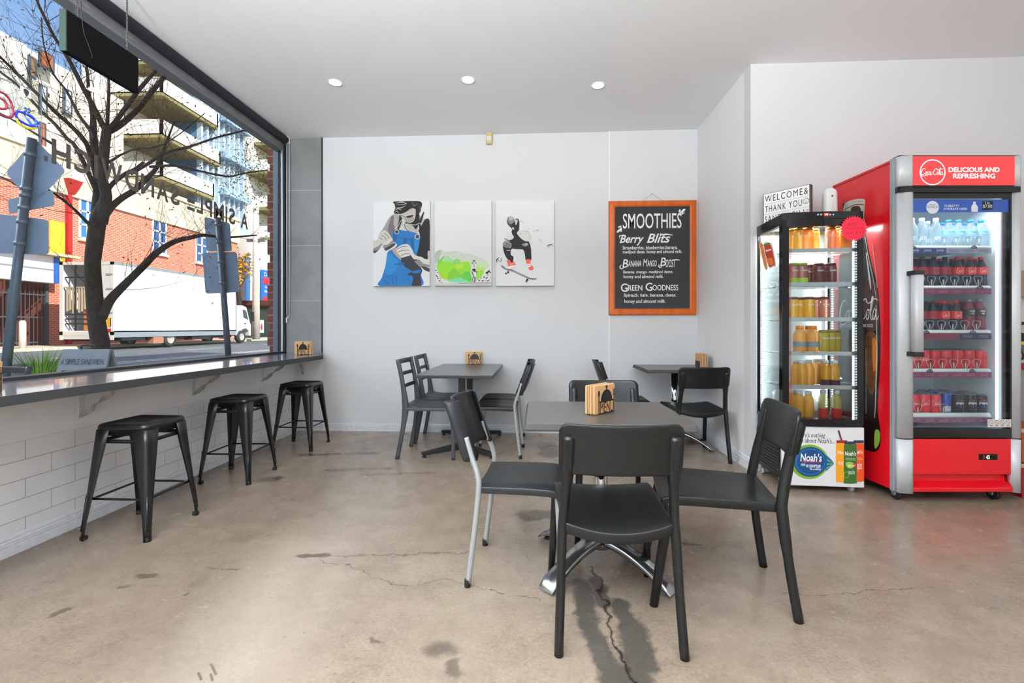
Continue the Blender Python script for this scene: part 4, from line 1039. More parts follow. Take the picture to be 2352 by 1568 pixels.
art(t, 'print', r3, W, H, (1130, 450), 7.129, [
    ('#dfdedc', [(300, 600), (250, 600), (230, 680), (290, 720), (360, 680)]), ('#d9d8d6', [(420, 600), (520, 560), (620, 600), (640, 740), (500, 740)]),
    (MG, [(260, 350), (330, 335), (375, 400), (360, 470), (320, 510), (280, 490), (240, 430)]), ('#bcb8b4', [(280, 345), (330, 340), (350, 380), (300, 400)]), (DG, [(245, 400), (300, 460), (360, 440), (330, 520), (280, 490)]), (K, [(360, 430), (440, 390), (440, 560), (340, 560), (320, 500)]), (LG, [(380, 390), (420, 390), (415, 440), (390, 480)]), (K, [(385, 385), (430, 390), (440, 560)], 's', 14), (LG, [(330, 520), (355, 515), (365, 550), (340, 548)]),
    (K, [(330, 560), (440, 560), (410, 610), (480, 700), (560, 745), (600, 745), (635, 830), (645, 940), (640, 1050), (560, 1060), (540, 960), (510, 880), (400, 870), (320, 870), (310, 960), (355, 1000), (330, 1095), (270, 1050), (210, 960), (180, 830), (200, 740), (300, 720), (360, 680), (330, 620)]),
    (MG, [(180, 770), (250, 735), (320, 780), (310, 850), (260, 850), (190, 820)]), (DG, [(230, 770), (300, 810)], 's', 10), (DG, [(210, 800), (280, 850)], 's', 10), (LG, [(180, 760), (240, 740), (290, 760)], 's', 10, 3), (MG, [(490, 790), (570, 770), (600, 800), (540, 830)]), (LG, [(545, 795), (580, 790)], 's', 20), (LG, [(240, 890), (300, 890)], 's', 10),
    (K, [(205, 695), (260, 720)], 's', 12), (MG, [(540, 570), (620, 600)], 's', 24, 4), (MG, [(590, 510), (605, 560)], 's', 10, 2), (MG, [(600, 630), (640, 690)], 's', 22, 3), (MG, [(670, 590), (760, 560), (750, 600)], 's', 8, 3), (MG, [(450, 640), (490, 610)], 's', 9, 3), (MG, [(440, 418), (520, 428)], 's', 5), (MG, [(640, 820), (680, 750)], 's', 7, 2), (MG, [(770, 710), (840, 780)], 's', 4), ('#c9c7c4', [(460, 880), (520, 940)], 's', 24, 4),
    (DG, [(900, 820), (950, 805), (1000, 790)], 's', 16, 5), (DG, [(900, 825), (940, 840)], 's', 14, 5), (DG, [(960, 800), (1010, 830)], 's', 12, 5), (DG, [(85, 1090), (80, 1040), (120, 1000)], 's', 18, 6), (DG, [(160, 1000), (150, 1060), (120, 1080)], 's', 12, 5), (MG, [(85, 1040), (120, 1050)], 's', 14),
    ('#e8684f', [(240, 1070), (280, 1040), (330, 1095), (350, 1060), (390, 1120), (370, 1140), (270, 1150), (260, 1100)]), ('#f2f0ee', [(250, 1170), (290, 1145), (395, 1130), (390, 1155), (300, 1190), (250, 1190)]), ('#f0c0b4', [(290, 1120), (350, 1100)], 's', 10),
    ('#e8684f', [(565, 1040), (630, 1040), (635, 1110), (680, 1170), (670, 1205), (620, 1215), (590, 1150), (565, 1090)]), ('#f2f0ee', [(570, 1120), (620, 1110), (645, 1140), (600, 1165)]), ('#e8684f', [(580, 1130), (630, 1140)], 's', 10), ('#f2f0ee', [(600, 1215), (640, 1230), (680, 1205)], 's', 14),
    ('#6f6b66', [(150, 1130), (180, 1140), (240, 1185), (340, 1205), (480, 1270), (620, 1335), (735, 1350), (700, 1368), (620, 1360), (480, 1300), (340, 1235), (230, 1205), (170, 1170)]), ('#b6b2ac', [(200, 1180), (340, 1220), (480, 1285), (620, 1348)], 's', 10, 3), (K, [(250, 1190), (350, 1215)], 's', 20, 8),
    (K, circle_pts(265, 1245, 18)[:-1]), (DG, circle_pts(230, 1265, 15)[:-1]), (K, circle_pts(580, 1370, 18)[:-1]), (DG, circle_pts(565, 1395, 16)[:-1])], .0, -.0382)

# chalkboard
rb_ = (1398, 461, 1600, 723); yb = WY - .02
a, b = on_y(1398.5, 461.5, yb - .025), on_y(1600, 723, yb - .025); W, H = b.x - a.x, a.z - b.z
cbd = thing('chalkboard', 'orange wooden framed chalkboard listing smoothies on the back wall', 'chalkboard', ((a.x + b.x) / 2, yb, (a.z + b.z) / 2))
def bm(x, y): return ((x - 42) / (1138 - 42) * W - W / 2, H / 2 - (y - 62) / (1478 - 62) * H)
M_orange = mat('orange_stained_wood', '#c25a13', .35, noise=.22, nscale=14, stretch=(1, 1, .25))
fw = MB(); (ix0, iy1), (ix1, iy0) = bm(120, 135), bm(1055, 1400)
O = [(-W / 2, -H / 2), (W / 2, -H / 2), (W / 2, H / 2), (-W / 2, H / 2)]; I = [(ix0, iy0), (ix1, iy0), (ix1, iy1), (ix0, iy1)]
for k in range(4):
    k2 = (k + 1) % 4
    p = MB(); A_, B_, C_, D_ = O[k], O[k2], I[k2], I[k]
    def q(pt, y): return Vector((pt[0], y, pt[1]))
    def md(p1, p2, t): return (p1[0] + (p2[0] - p1[0]) * t, p1[1] + (p2[1] - p1[1]) * t)
    prof = [(0, 0), (0, -.02), (.12, -.027), (.75, -.029), (1, -.020), (1, 0)]
    p.loft([[q(md(A_, D_, s), y) for s, y in prof], [q(md(B_, C_, s), y) for s, y in prof]], smooth=False)
    p.build('frame_rail', M_orange, cbd)
MB().box(ix0 - .005, ix1 + .005, -.014, -.004, iy0 - .005, iy1 + .005).build('slate', mat('blackboard', '#2f3134', .8, noise=.12, nscale=9), cbd)
fb = frame((0, -.0143, 0), (1, 0, 0), (0, 0, 1)); ch = MB()
M_chalk = mat('chalk_white', '#f2f2ee', .8)
def chalk_part(nm):
    global ch
    ch.build(nm, M_chalk, cbd, fixn=False); ch = MB()
def ct_(s, x0, y0, x1, y1, **kw):
    p, q = bm(x0, y1), bm(x1, y0); ch.text(s, p[0], p[1], q[0], q[1], fb, 0, 0, **kw)
ct_('SMOOTHIES', 220, 218, 955, 405, bold=.006)
for P in ([(918, 195), (935, 170), (945, 190), (930, 215)], [(935, 220), (970, 175), (1003, 170), (995, 190), (955, 225)], [(950, 238), (985, 208), (990, 222), (955, 242)], [(200, 366), (165, 378), (160, 392), (195, 385)], [(205, 385), (150, 430), (145, 452), (165, 450), (195, 420)], [(212, 395), (190, 425), (188, 440), (203, 442)]):
    ch.poly([bm(*p) for p in P], fb, 0, 0, 3)
chalk_part('chalk_title')
ct_('Berry', 180, 480, 485, 615, shear=.35, bold=.018); ct_('Blits', 522, 470, 815, 585, shear=.35, bold=.018)
ch.stroke([bm(690, 470), bm(720, 485), bm(770, 480), bm(845, 492)], .018, fb, .0002, 0, 5, .008)
ch.stroke([bm(178, 520), bm(180, 495), bm(215, 490)], .010, fb, .0002, 0, 5, .004)
chalk_part('chalk_heading')
ct_('Strawberries. blueberries.banana.', 215, 618, 908, 664, shear=.06, bold=.008); ct_('medijool dates. honey and almond milk.', 220, 672, 962, 726, shear=.06, bold=.008)
chalk_part('chalk_lines')
for s, *bx in (('B', 215, 785, 285, 890), ('ANANA', 288, 802, 450, 875), ('M', 475, 783, 528, 872), ('ANGO', 528, 800, 645, 875), ('B', 690, 768, 760, 872), ('OOST', 758, 790, 880, 888)): ct_(s, *bx, shear=.18, bold=.008)
ch.stroke([bm(240, 880), bm(205, 905), bm(182, 880), bm(200, 855)], .012, fb, .0002, 0, 5, .006); ch.stroke([bm(715, 868), bm(690, 890), bm(668, 870), bm(680, 855)], .012, fb, .0002, 0, 5, .006); ch.stroke([bm(845, 800), bm(890, 795), bm(935, 800)], .012, fb, .0002, 0, 5, .006)
chalk_part('chalk_heading')
ct_('Banana. mango. medijool dates.', 225, 925, 850, 972, shear=.06, bold=.008); ct_('honey and almond milk.', 228, 980, 730, 1032, shear=.06, bold=.008)
chalk_part('chalk_lines')
for s, *bx in (('G', 195, 1085, 282, 1190), ('REEN', 287, 1107, 465, 1175), ('G', 505, 1078, 592, 1180), ('OODNESS', 594, 1104, 915, 1174)): ct_(s, *bx, bold=.012)
chalk_part('chalk_heading')
ct_('Spinach. kale. banana. dates.', 232, 1210, 888, 1262, shear=.06, bold=.008); ct_('honey and almond milk.', 238, 1283, 755, 1342, shear=.06, bold=.008)
chalk_part('chalk_lines')
s_ = MB(); p = bm(590, -28); s_.tube([(bm(470, 62)[0], -.012, H / 2), (p[0], -.006, p[1])], .0012, 5); s_.tube([(bm(720, 62)[0], -.012, H / 2), (p[0], -.006, p[1])], .0012, 5)
s_.build('hanging_string', mat('string_grey', '#77777a', .7), cbd)
n_ = MB(); n_.tube([(p[0], 0, p[1]), (p[0], -.014, p[1])], .003, 8); n_.build('nail', mat('nail_steel', '#555555', .4, .8), cbd)
# ================================================================ DRINKS FRIDGES
class Unit:
    """a cabinet with its own axes: u to the right along its front, v into its depth, z up"""
    def __init__(s, loc, rz):
        s.M = Matrix.Translation(Vector(loc)) @ Matrix.Rotation(rz, 4, 'Z'); s.I = s.M.inverted(); s.rz = rz; s.loc = loc
    def at(s, px, py, v=0.0):                       # point of the plane v = const seen along a sight line
        o = s.I @ Vector((0, 0, CAMH)); d = s.I.to_3x3() @ ray(px, py); t = (v - o.y) / d.y; q = o + d * t; return (q.x, q.z)
    def side(s, px, py, u=0.0):                     # point of the plane u = const
        o = s.I @ Vector((0, 0, CAMH)); d = s.I.to_3x3() @ ray(px, py); t = (u - o.x) / d.x; q = o + d * t; return (q.y, q.z)
    def world(s, u, v, z): return s.M @ Vector((u, v, z))

M_red = mat('red_fridge_paint', '#d3121f', .28, 0, .5, coat=.3)
M_redlit = mat('backlit_red_sign', '#d8323a', .35, emit='#ff4038', estr=.55)
M_whitelit = mat('backlit_white_print', '#ffffff', .4, emit='#ffffff', estr=.9)
M_black_gl = mat('gloss_black_plastic', '#0d0d0f', .14, 0, .5)
M_silver = mat('silver_door_profile', '#d0d3d6', .38, .15)
M_interior = mat('fridge_white_liner', '#e6edf3', .4)
M_led = emat('led_dots', '#f4faff', 12)
M_ledsoft = emat('led_tube', '#eaf4ff', 3)
M_clear = glassmat('clear_plastic', '#f2f6f8', .08, .05)
M_fglass = glassmat('fridge_glass', '#f4f8f8', .012)
M_ink = mat('ink_black', '#161616', .5)
M_inkw = mat('ink_white', '#f6f6f6', .5)

def caster(t, u, v, r=.035, wheel=None, name='caster'):
    c = MB(); c.tube([(u - .012, v, r), (u + .012, v, r)], r, 16); w = c.build(name, wheel or M_rubber, t)
    c = MB(); c.box(u - .018, u - .014, v - .02, v + .02, r, r * 2 + .012); c.box(u + .014, u + .018, v - .02, v + .02, r, r * 2 + .012); c.box(u - .02, u + .02, v - .025, v + .025, r * 2 + .006, r * 2 + .02); c.tube([(u - .021, v, r), (u + .021, v, r)], r * .35, 10)
    c.build('fork', mat('zinc_steel', '#b9bbbd', .35, .8), w)

# ---------------------------------------------------------------- tall red drinks fridge
RU = Unit((2.369, 3.213, 0), TH)
red = thing('drinks_fridge', 'tall red drinks fridge with glass door on the right', 'fridge', RU.loc, RU.rz)
RW, RD, RH = .80, .60, 2.262
z_hd = RU.at(2100, 430)[1]; z_top = RU.at(2100, 363)[1]; z_dt = RU.at(2100, 440)[1]; z_db = RU.at(2100, 1000)[1]; z_kt, z_kb = RU.at(2100, 1006)[1], RU.at(2100, 1088)[1]; z_tb = RU.at(2100, 1127)[1]
uL = RU.at(2088, 700)[0]; uR = RU.at(2318, 700)[0]
sd = MB(); sd.box(0, .03, .035, RD, z_tb, z_top - .01); sd.box(RW - .03, RW, .035, RD, z_tb, z_top - .01); sd.box(.03, RW - .03, RD - .03, RD, z_tb, z_top - .01); sd.box(0, RW, .035, RD, z_top - .03, z_top); sd.box(.03, RW - .03, .04, RD - .03, z_tb, z_kt + .02); sd.box(.03, RW - .03, .04, RD - .03, z_dt + .03, z_top - .03)
sd.build('cabinet', M_red, red, bevel=.004)
ln = MB(); ln.box(.03, .045, .05, RD - .03, z_kt + .02, z_dt + .03); ln.box(RW - .045, RW - .03, .05, RD - .03, z_kt + .02, z_dt + .03); ln.box(.045, RW - .045, RD - .045, RD - .03, z_kt + .02, z_dt + .03); ln.box(.045, RW - .045, .05, RD - .045, z_kt + .02, z_kt + .05); ln.box(.045, RW - .045, .05, RD - .045, z_dt, z_dt + .03)
ln.build('liner', M_interior, red)
tr = MB(); tr.box(-.004, .022, .012, .036, z_tb - .004, z_top + .003); tr.build('side_trim', mat('grey_trim', '#9ea6ab', .4, .3), red)
def profile(u0, u1, z0, z1, nm, depth=.034):
    m = MB(); n = 8; w = u1 - u0
    sec = [(u0 + w * (1 - math.cos(a)) if False else u0 + w * k / n, -depth * math.sin(PI * (.12 + .5 * k / n))) for k, a in ((k, 0) for k in range(n + 1))] + [(u1, .02), (u0, .02)]
    m.loft([[Vector((x, y, z)) for x, y in sec] for z in (z0, z1)]); return m.build(nm, M_silver, red)
profile(.012, uL, z_hd, z_top + .006, 'header_pillar'); profile(.012, uL, z_db - .012, z_dt - .012, 'door_stile'); profile(.012, uL, z_tb - .008, z_kt - .004, 'base_pillar')
profile(uR, RW + .004, z_hd, z_top + .006, 'header_pillar', .03); profile(uR, RW + .004, z_db - .012, z_dt - .012, 'door_stile', .03); profile(uR, RW + .004, z_tb - .004, z_kt - .004, 'base_pillar', .03)
MB().box(.014, RW, -.02, .03, z_top + .006, z_top + .012).build('top_cap', M_black_gl, red)
MB().box(uL, uR, -.03, .036, z_hd - .012, z_hd + .004).box(.012, RW, -.03, .036, z_dt - .012, z_hd - .004).build('header_rail', M_black_gl, red)
hd_ = MB().box(uL, uR, -.034, .036, z_hd + .004, z_top).build('header_sign', M_redlit, red)
fr = frame((0, -.0345, 0), (1, 0, 0), (0, 0, 1)); m = MB()
def RT(mb, s, x0, y0, x1, y1, v, off=0, mi=0, **kw):
    p, q = RU.at(x0, y1, v), RU.at(x1, y0, v); mb.text(s, p[0], p[1], q[0], q[1], frame((0, v, 0), (1, 0, 0), (0, 0, 1)), off, mi, **kw)
def RL(mb, x0, y0, x1, y1, v, off=0, mi=0):
    p, q = RU.at(x0, y1, v), RU.at(x1, y0, v); mb.logo(COLA, p[0], p[1], q[0], q[1], frame((0, v, 0), (1, 0, 0), (0, 0, 1)), off, mi)
RT(m, 'DELICIOUS AND', 2179, 384, 2296, 395, -.0345, bold=.02); RT(m, 'REFRESHING', 2189, 398.5, 2286, 409.5, -.0345, bold=.02); RL(m, 2116, 386, 2167, 404.5, -.0345)
cx_, cz_ = RU.at(2142, 395.5, -.0345); rad = RU.at(2170.5, 395.5, -.0345)[0] - cx_
m.stroke([(cx_ + rad * math.cos(2 * PI * k / 48), cz_ + rad * math.sin(2 * PI * k / 48)) for k in range(49)], .006, fr, .0002, 0, 0)
m.build('header_lettering', M_whitelit, hd_, fixn=False)
# door: glass in a black surround
dr = MB(); zt_, zb_ = z_dt - .012, z_db - .012; zgt, zgb = RU.at(2100, 457)[1], RU.at(2100, 983)[1]
dr.box(uL, uR, -.016, .03, zgt, zt_); dr.box(uL, uR, -.016, .03, zb_, zgb); dr.box(uR - .012, uR, -.016, .03, zgb, zgt); dr.box(uL, uL + .006, -.016, .03, zgb, zgt)
door = dr.build('door', M_black_gl, red)
MB().box(uL, uR, -.006, -.001, zgb, zgt).build('door_glass', M_fglass, door)
hn = MB(); hu0, hz1 = RU.at(2088, 622, -.05); hu1, hz0 = RU.at(2110, 818, -.05)
hn.loft([[Vector(((hu0 + hu1) / 2 + x, -.075 + y, z)) for x, y in rr(hu1 - hu0 - .004, .05, .016, 4)] for z in (hz0 + .03, hz1 - .03)]); h_ = hn.build('handle', M_silver, door)
cp = MB()
for z0, z1 in ((hz0, hz0 + .03), (hz1 - .03, hz1)): cp.box(hu0, hu1 - .002, -.098, -.02, z0, z1)
cp.build('handle_end', M_black, h_, bevel=.004)
# blue strip along the top of the glass
bs = MB(); p, q = RU.at(2088, 487, -.008), RU.at(2317, 458, -.008); bs.box(p[0], q[0], -.0085, -.0075, p[1], q[1])
strip = bs.build('top_banner', mat('banner_blue', '#2c4f9a', .5, emit='#2c4f9a', estr=.12), door)
m = MB(); c = RU.at(2142, 476, -.009); rad = .042
m.poly([(c[0] + rad * math.cos(2 * PI * k / 32), c[1] + rad * math.sin(2 * PI * k / 32)) for k in range(32)], frame((0, -.009, 0), (1, 0, 0), (0, 0, 1)), 0, 0)
RT(m, 'MOUNT', 2134, 468, 2150, 471.5, -.009, .0002, 1); RT(m, 'FRANKLIN', 2129, 472, 2155, 478, -.009, .0002, 1); RT(m, 'THIRSTY?', 2168, 470, 2203, 475.5, -.009, 0, 0, bold=.01); RT(m, 'HYDRATE HERE', 2168, 477, 2221, 482, -.009, 0, 0, bold=.01)
P = [(2231, 486), (2231, 474), (2235, 468), (2235, 463), (2241, 463), (2241, 468), (2246, 474), (2246, 486)]
m.poly([RU.at(*p, -.009) for p in P], frame((0, -.009, 0), (1, 0, 0), (0, 0, 1)), 0, 0)
p, q = RU.at(2256, 482, -.009), RU.at(2280, 462, -.009); m.poly([p, (q[0], p[1]), q, (p[0], q[1])], frame((0, -.009, 0), (1, 0, 0), (0, 0, 1)), 0, 2)
RT(m, '2 for', 2262, 463, 2274, 468.5, -.009, .0003, 0); RT(m, '$7.00', 2257.5, 469.5, 2278.5, 478.5, -.009, .0003, 0)
m.build('banner_print', [mat('banner_print_white', '#dfe3ea', .5), mat('banner_navy', '#24406f', .5), M_ink], strip, fixn=False)
p, q = RU.at(2265, 980, -.008), RU.at(2319, 962, -.008)
stk = MB().box(p[0], q[0], -.0185, -.017, p[1], q[1]).build('warning_sticker', mat('sticker_white', '#d9d7d2', .5), door)
m = MB(); fs = frame((0, -.0188, 0), (1, 0, 0), (0, 0, 1))
for k in range(4):
    cx1 = p[0] + (q[0] - p[0]) * (.14 + .24 * k); cz1 = p[1] + (q[1] - p[1]) * .62; rr_ = .014
    m.stroke([(cx1 + rr_ * math.cos(2 * PI * a / 16), cz1 + rr_ * math.sin(2 * PI * a / 16)) for a in range(17)], .0025, fs, 0, 0, 0); m.stroke([(cx1 - rr_ * .7, cz1 + rr_ * .7), (cx1 + rr_ * .7, cz1 - rr_ * .7)], .0025, fs, .0001, 0, 0); m.stroke([(cx1 - .01, p[1] + .01), (cx1 + .01, p[1] + .01)], .004, fs, 0, 1, 0)
m.build('pictograms', [mat('sticker_red', '#8d4a44', .5), M_ink], stk, fixn=False)
# lower panel and tray
kp = MB().box(uL, uR, -.012, .03, z_kb, z_kt - .004).build('kick_panel', M_red, red, bevel=.003)
p, q = RU.at(2248, 1056, -.012), RU.at(2291, 1042, -.012); ctl = MB().box(p[0], q[0], -.014, -.008, p[1], q[1]).build('controller', M_black_gl, kp, bevel=.002)
m = MB(); RT(m, '43', 2265, 1045, 2273, 1054, -.0145, bold=.01); m.build('digits', emat('green_digits', '#b6ffb0', 3), ctl, fixn=False)
m = MB(); p0 = RU.at(2258, 1055, -.0143); p1 = RU.at(2262, 1044, -.0143); m.box(p0[0], p1[0], -.0145, -.014, p0[1], p1[1]); m.build('rocker_switch', mat('switch_red', '#8a1519', .4), ctl)
ty = MB(); zs = RU.at(2100, 1092)[1]; zf = RU.at(2100, 1117)[1]; ty.prism([(uL, .03, zs), (uL, .12, zs), (uL, -.03, zf), (uL, -.03, z_tb + .003), (uL, .03, z_tb + .003)], (uR - uL - .005, 0, 0)); ty.build('drip_tray', M_red, red, bevel=.003)
for u, v in ((.05, .05), (RW - .1, .05), (.05, RD - .06), (RW - .1, RD - .06)): caster(red, u, v, .04)
# bottle picture on the red side
sp = frame((-.0012, 0, 0), (0, -1, 0), (0, 0, 1)); sg = MB(); off = [0.0]
def sidepoly(pts, mi, curve=4):
    off[0] += .0001; sg.poly([(-a_, b_) for a_, b_ in [RU.side(x, y) for x, y in pts]], sp, off[0], mi, curve)
def sidestroke(pts, w, mi, w2=None): off[0] += .0001; sg.stroke([(-a_, b_) for a_, b_ in [RU.side(x, y) for x, y in pts]], w, sp, off[0], mi, 5, w2)
sidepoly([(1935, 487), (1940, 468), (1962, 458), (1985, 457), (1987, 470), (1986, 500), (1993, 560), (2004, 610), (2016, 660), (2021, 720), (2023, 780), (2021, 850), (2018, 900), (2017, 950), (2022, 985), (2022, 1022), (2010, 1037), (1985, 1032), (1960, 1030), (1930, 1030), (1925, 700)], 0)
sidepoly([(1936, 490), (1941, 468), (1962, 458), (1985, 457), (1987, 470), (1985, 500), (1988, 530), (1930, 530)], 2); sidepoly([(1936, 490), (1940, 470), (1950, 466), (1948, 480), (1944, 500)], 1); sidepoly([(1955, 478), (1975, 474), (1978, 500), (1960, 505)], 5, 3); sidestroke([(1941, 474), (1962, 463), (1985, 462)], .008, 1); sidestroke([(1940, 482), (1964, 470), (1986, 470)], .006, 5); sidestroke([(1984, 470), (1983, 500), (1987, 528)], .010, 1)
sidepoly([(1990, 770), (2012, 770), (2014, 850), (2008, 900), (1996, 900), (1990, 860)], 3); sidepoly([(2004, 780), (2013, 785), (2013, 840), (2006, 850)], 4)
sidepoly([(1988, 650), (2012, 650), (2017, 690), (2018, 752), (1988, 752)], 5)
sidestroke([(1987, 540), (1995, 590), (2006, 640), (2014, 690)], .006, 6, .003); sidestroke([(1990, 580), (1998, 640), (2001, 665)], .016, 6, .004); sidestroke([(2013, 700), (2015, 800), (2013, 880), (2010, 960)], .012, 6, .004); sidestroke([(2004, 560), (2012, 620), (2016, 660)], .004, 6); sidestroke([(1990, 800), (1990, 950)], .010, 6, .004)
sidepoly([(2010, 990), (2021, 990), (2021, 1015), (2010, 1030)], 7)
a1, a2 = RU.side(1930, 770), RU.side(2019, 680)
sg.logo(COLA, -a1[0], RU.side(1985, 745)[1], -a2[0], RU.side(1985, 683)[1], sp, off[0] + .0002, 8)
b1, b2 = RU.side(1985, 751), RU.side(2007, 744); sg.text('BOTTLE AND TRADE MARK REGD.', -a1[0], b1[1], -b2[0], b2[1], sp, off[0] + .0002, 8)
sg.build('side_graphic', [mat('print_bottle_dark', '#20120f', .25, noise=.5, nscale=14), mat('print_glass_green', '#9db8ab', .3, noise=.3, nscale=30), mat('print_glass_pale', '#d9c9bd', .3), mat('print_amber', '#5b3412', .3, noise=.6, nscale=16), mat('print_orange', '#c46a14', .3), mat('print_brown', '#3b1d18', .3), mat('print_highlight', '#b9bcb8', .3), mat('print_lime', '#7c9a36', .3), mat('print_white', '#e6e6e6', .3)], red, fixn=False)
# light inside the door
for u in (uL + .02, uR - .03): MB().box(u, u + .012, .05, .06, zgb + .02, zgt - .02).build('led_strip', M_ledsoft, red)
lamp('fridge_light', 'AREA', ((uL + uR) / 2, .05, zgt + .005), 5, (.93, .97, 1), (R(-12), 0, 0), red, shape='RECTANGLE', size=.6, size_y=.05)

# ---------------------------------------------------------------- shelves
sh_u0, sh_u1 = .05, RU.at(2280, 700, .06)[0]
lips = [(563, 570, 582), (655, 662, 675), (757, 765, 779), (846, 854, 867), (948, 958, 971)]
shelf_z = []
cols_ = [[('#2a3f78', 2088, 2173, 'pump', '#c9cfe0'), ('#8d93a6', 2173, 2284, 'FRANKLIN', '#5c6684')], [('#7a2f55', 2088, 2284, None, '#c48aa4')], [('#7d2748', 2088, 2204, None, '#5a1c34'), ('#1e2a48', 2204, 2284, 'POWERADE', '#8c94a8')], [('#7a3052', 2088, 2284, None, '#c48aa4')], [('#7b4a67', 2088, 2284, None, '#c79fb4')]]
for i, (y0, y1, y2) in enumerate(lips):
    v = .075; z0, z1, z2 = RU.at(2180, y0, v)[1], RU.at(2180, y1, v)[1], RU.at(2180, y2, v)[1]
    sz = RU.at(2180, y0 + (1 if i < 3 else 0), .1)[1] - .004; shelf_z.append(sz)
    m = MB(); m.box(sh_u0, sh_u1, .085, RD - .06, sz - .014, sz); s_ = m.build('shelf', M_interior, red)
    m = MB(); m.loft([[Vector((u, y, z)) for y, z in ((.09, z0), (.08, z0 - .002), (.072, (z0 + z1) / 2), (.07, z1), (.09, z1))] for u in (sh_u0, sh_u1)]); m.build('front_lip', M_inkw, s_)
    for c, xa, xb, txt, tc_ in cols_[i]:
        ua, ub = max(sh_u0, RU.at(xa, y1, .069)[0]), min(sh_u1, RU.at(xb, y1, .069)[0])
        m = MB(); m.box(ua, ub, .068, .072, z2, z1 - .001); pt = m.build('price_strip', mat('strip_' + c, c, .5, emit=c, estr=.15), s_)
        m = MB(); n = max(1, round((ub - ua) / .088))
        for k in range(n):
            a = ua + (ub - ua) * (k + .2) / n; b = ua + (ub - ua) * (k + .8) / n; h = z1 - z2
            f = frame((0, .0675, 0), (1, 0, 0), (0, 0, 1))
            if txt is None: m.logo(COLA, a, z2 + h * .22, b, z1 - h * .2, f, 0)
            else: m.text(txt, a, z2 + h * .25, b, z1 - h * .25, f, 0, 0, bold=.02 if txt == 'pump' else 0, shear=.2 if txt == 'pump' else 0)
        m.build('strip_print', mat('strip_print_' + tc_, tc_, .5), pt, fixn=False)
    for bx in {0: (2097, 2237), 1: (2115, 2251), 2: (2128, 2235), 3: (2136, 2233), 4: ()}[i]:
        uu, zz = RU.at(bx, y1, .066); m = MB(); m.poly([(uu + .022 * math.cos(PI * k / 12), zz - .002 + .022 * math.sin(PI * k / 12)) for k in range(13)], frame((0, .0655, 0), (1, 0, 0), (0, 0, 1)), 0, 0)
        m.text('$3.50', uu - .014, zz + .003, uu + .014, zz + .012, frame((0, .0655, 0), (1, 0, 0), (0, 0, 1)), .0003, 1); m.build('price_badge', [mat('badge_dark', '#2b3038', .5), M_inkw], s_, fixn=False)
    # clear product stops
    us = [RU.at(x, 700, .09)[0] for x in {0: (2110, 2166, 2193, 2220, 2246), 1: (2112, 2137, 2164, 2190, 2218, 2244), 2: (2112, 2133, 2160, 2186, 2213, 2240), 3: (2107, 2135, 2162, 2188, 2215, 2241), 4: (2106, 2165)}[i]]
    for uu in us:
        o2 = [(-.012, 0), (-.013, .015), (-.024, .035), (-.027, .05), (-.02, .062), (0, .064), (.02, .062), (.027, .05), (.024, .035), (.013, .015), (.012, 0)]
        m = MB(); m.tube(catmull([(uu + x, .082, sz + .004 + z) for x, z in o2], 4), .0016, 5); m.tube([(uu, .082, sz), (uu, .082, sz + .045)], .004, 6); m.build('product_stop', mat('clear_edge', '#e6edf4', .15, trans=.3), s_)

# ---------------------------------------------------------------- drinks
def bottle_prof(h, r, neck=.014, sh=.62):
    return [(r * .8, 0), (r, .008), (r, h * .18), (r * .93, h * .26), (r * .93, h * .32), (r, h * .38), (r, h * sh), (r * .86, h * (sh + .1)), (neck * 1.2, h * .86), (neck, h * .9), (neck, h * .94)]
def arc_text(m, txt, r, z0, z1, a0, a1, mi, logo=False, n=None, **kw):
    t = MB(); f = frame((0, 0, 0), (1, 0, 0), (0, 1, 0))
    if logo: t.logo(COLA, 0, 0, 1, 1 if False else (z1 - z0) / max(1e-6, (a1 - a0) * r), f)
    else: t.text(txt, 0, 0, 1, (z1 - z0) / ((a1 - a0) * r), f, 0, 0, **kw)
    k = (a1 - a0)
    vs = [Vector((r * math.sin(a0 + v[0] * k), -r * math.cos(a0 + v[0] * k), z0 + v[1] * k * r)) for v in t.v]
    m.add(vs, t.f, mi)
def drink(name, cat, group, prof, body, cap=None, bands=(), prints=(), lid=None):
    t = thing(name, 'x', cat, (0, 0, 0), 0, group)
    m = MB(); m.lathe(prof, 20); b = m.build('body', body, t)
    for z0, z1, r, mt in bands:
        m = MB(); m.lathe([(r, z0), (r, z1)], 20, caps=False); m.build('label', mt, t)
    for kind, txt, r, z0, z1, a0, a1, mt, kw in prints:
        m = MB(); arc_text(m, txt, r, z0, z1, R(a0), R(a1), 0, kind == 'logo', **kw); m.build('label_print', mt, t, fixn=False)
    if cap:
        r, z0, z1, mt = cap; m = MB(); m.lathe([(r, z0), (r, z1 - .003), (r * .85, z1)], 16); m.build('cap', mt, t)
    if lid: r, z, mt = lid; m = MB(); m.lathe([(r * .99, z), (r * .93, z + .004), (r * .9, z + .001), (.001, z + .001)], 20, caps=False); m.build('lid', mt, t)
    t.location = (0, 0, -50); return t
_used = {}
def put(proto, unit, u, v, z, label, spin=0.0):
    loc = unit.world(u, v, z); rz = unit.rz + spin
    if proto.name not in _used: _used[proto.name] = 1; proto.location = loc; proto.rotation_euler = (0, 0, rz); proto['label'] = label; return proto
    return dup(proto, loc, rz, label)
W_ = lambda c, cl=.35: liquidmat('drink_' + c, c, cl)
capw, capb, capbl, capr = mat('cap_white', '#eef2f6', .4), mat('cap_blue', '#2aa3dc', .4), mat('cap_black', '#20242e', .4), mat('cap_red', '#d3202c', .4)
MW = mat('label_white', '#f0f2f0', .5); MRD = mat('label_red', '#e0202c', .45); MRZ = mat('label_zero', '#b01f3c', .45)
G1 = 'water bottles on the top shelf of the red fridge'
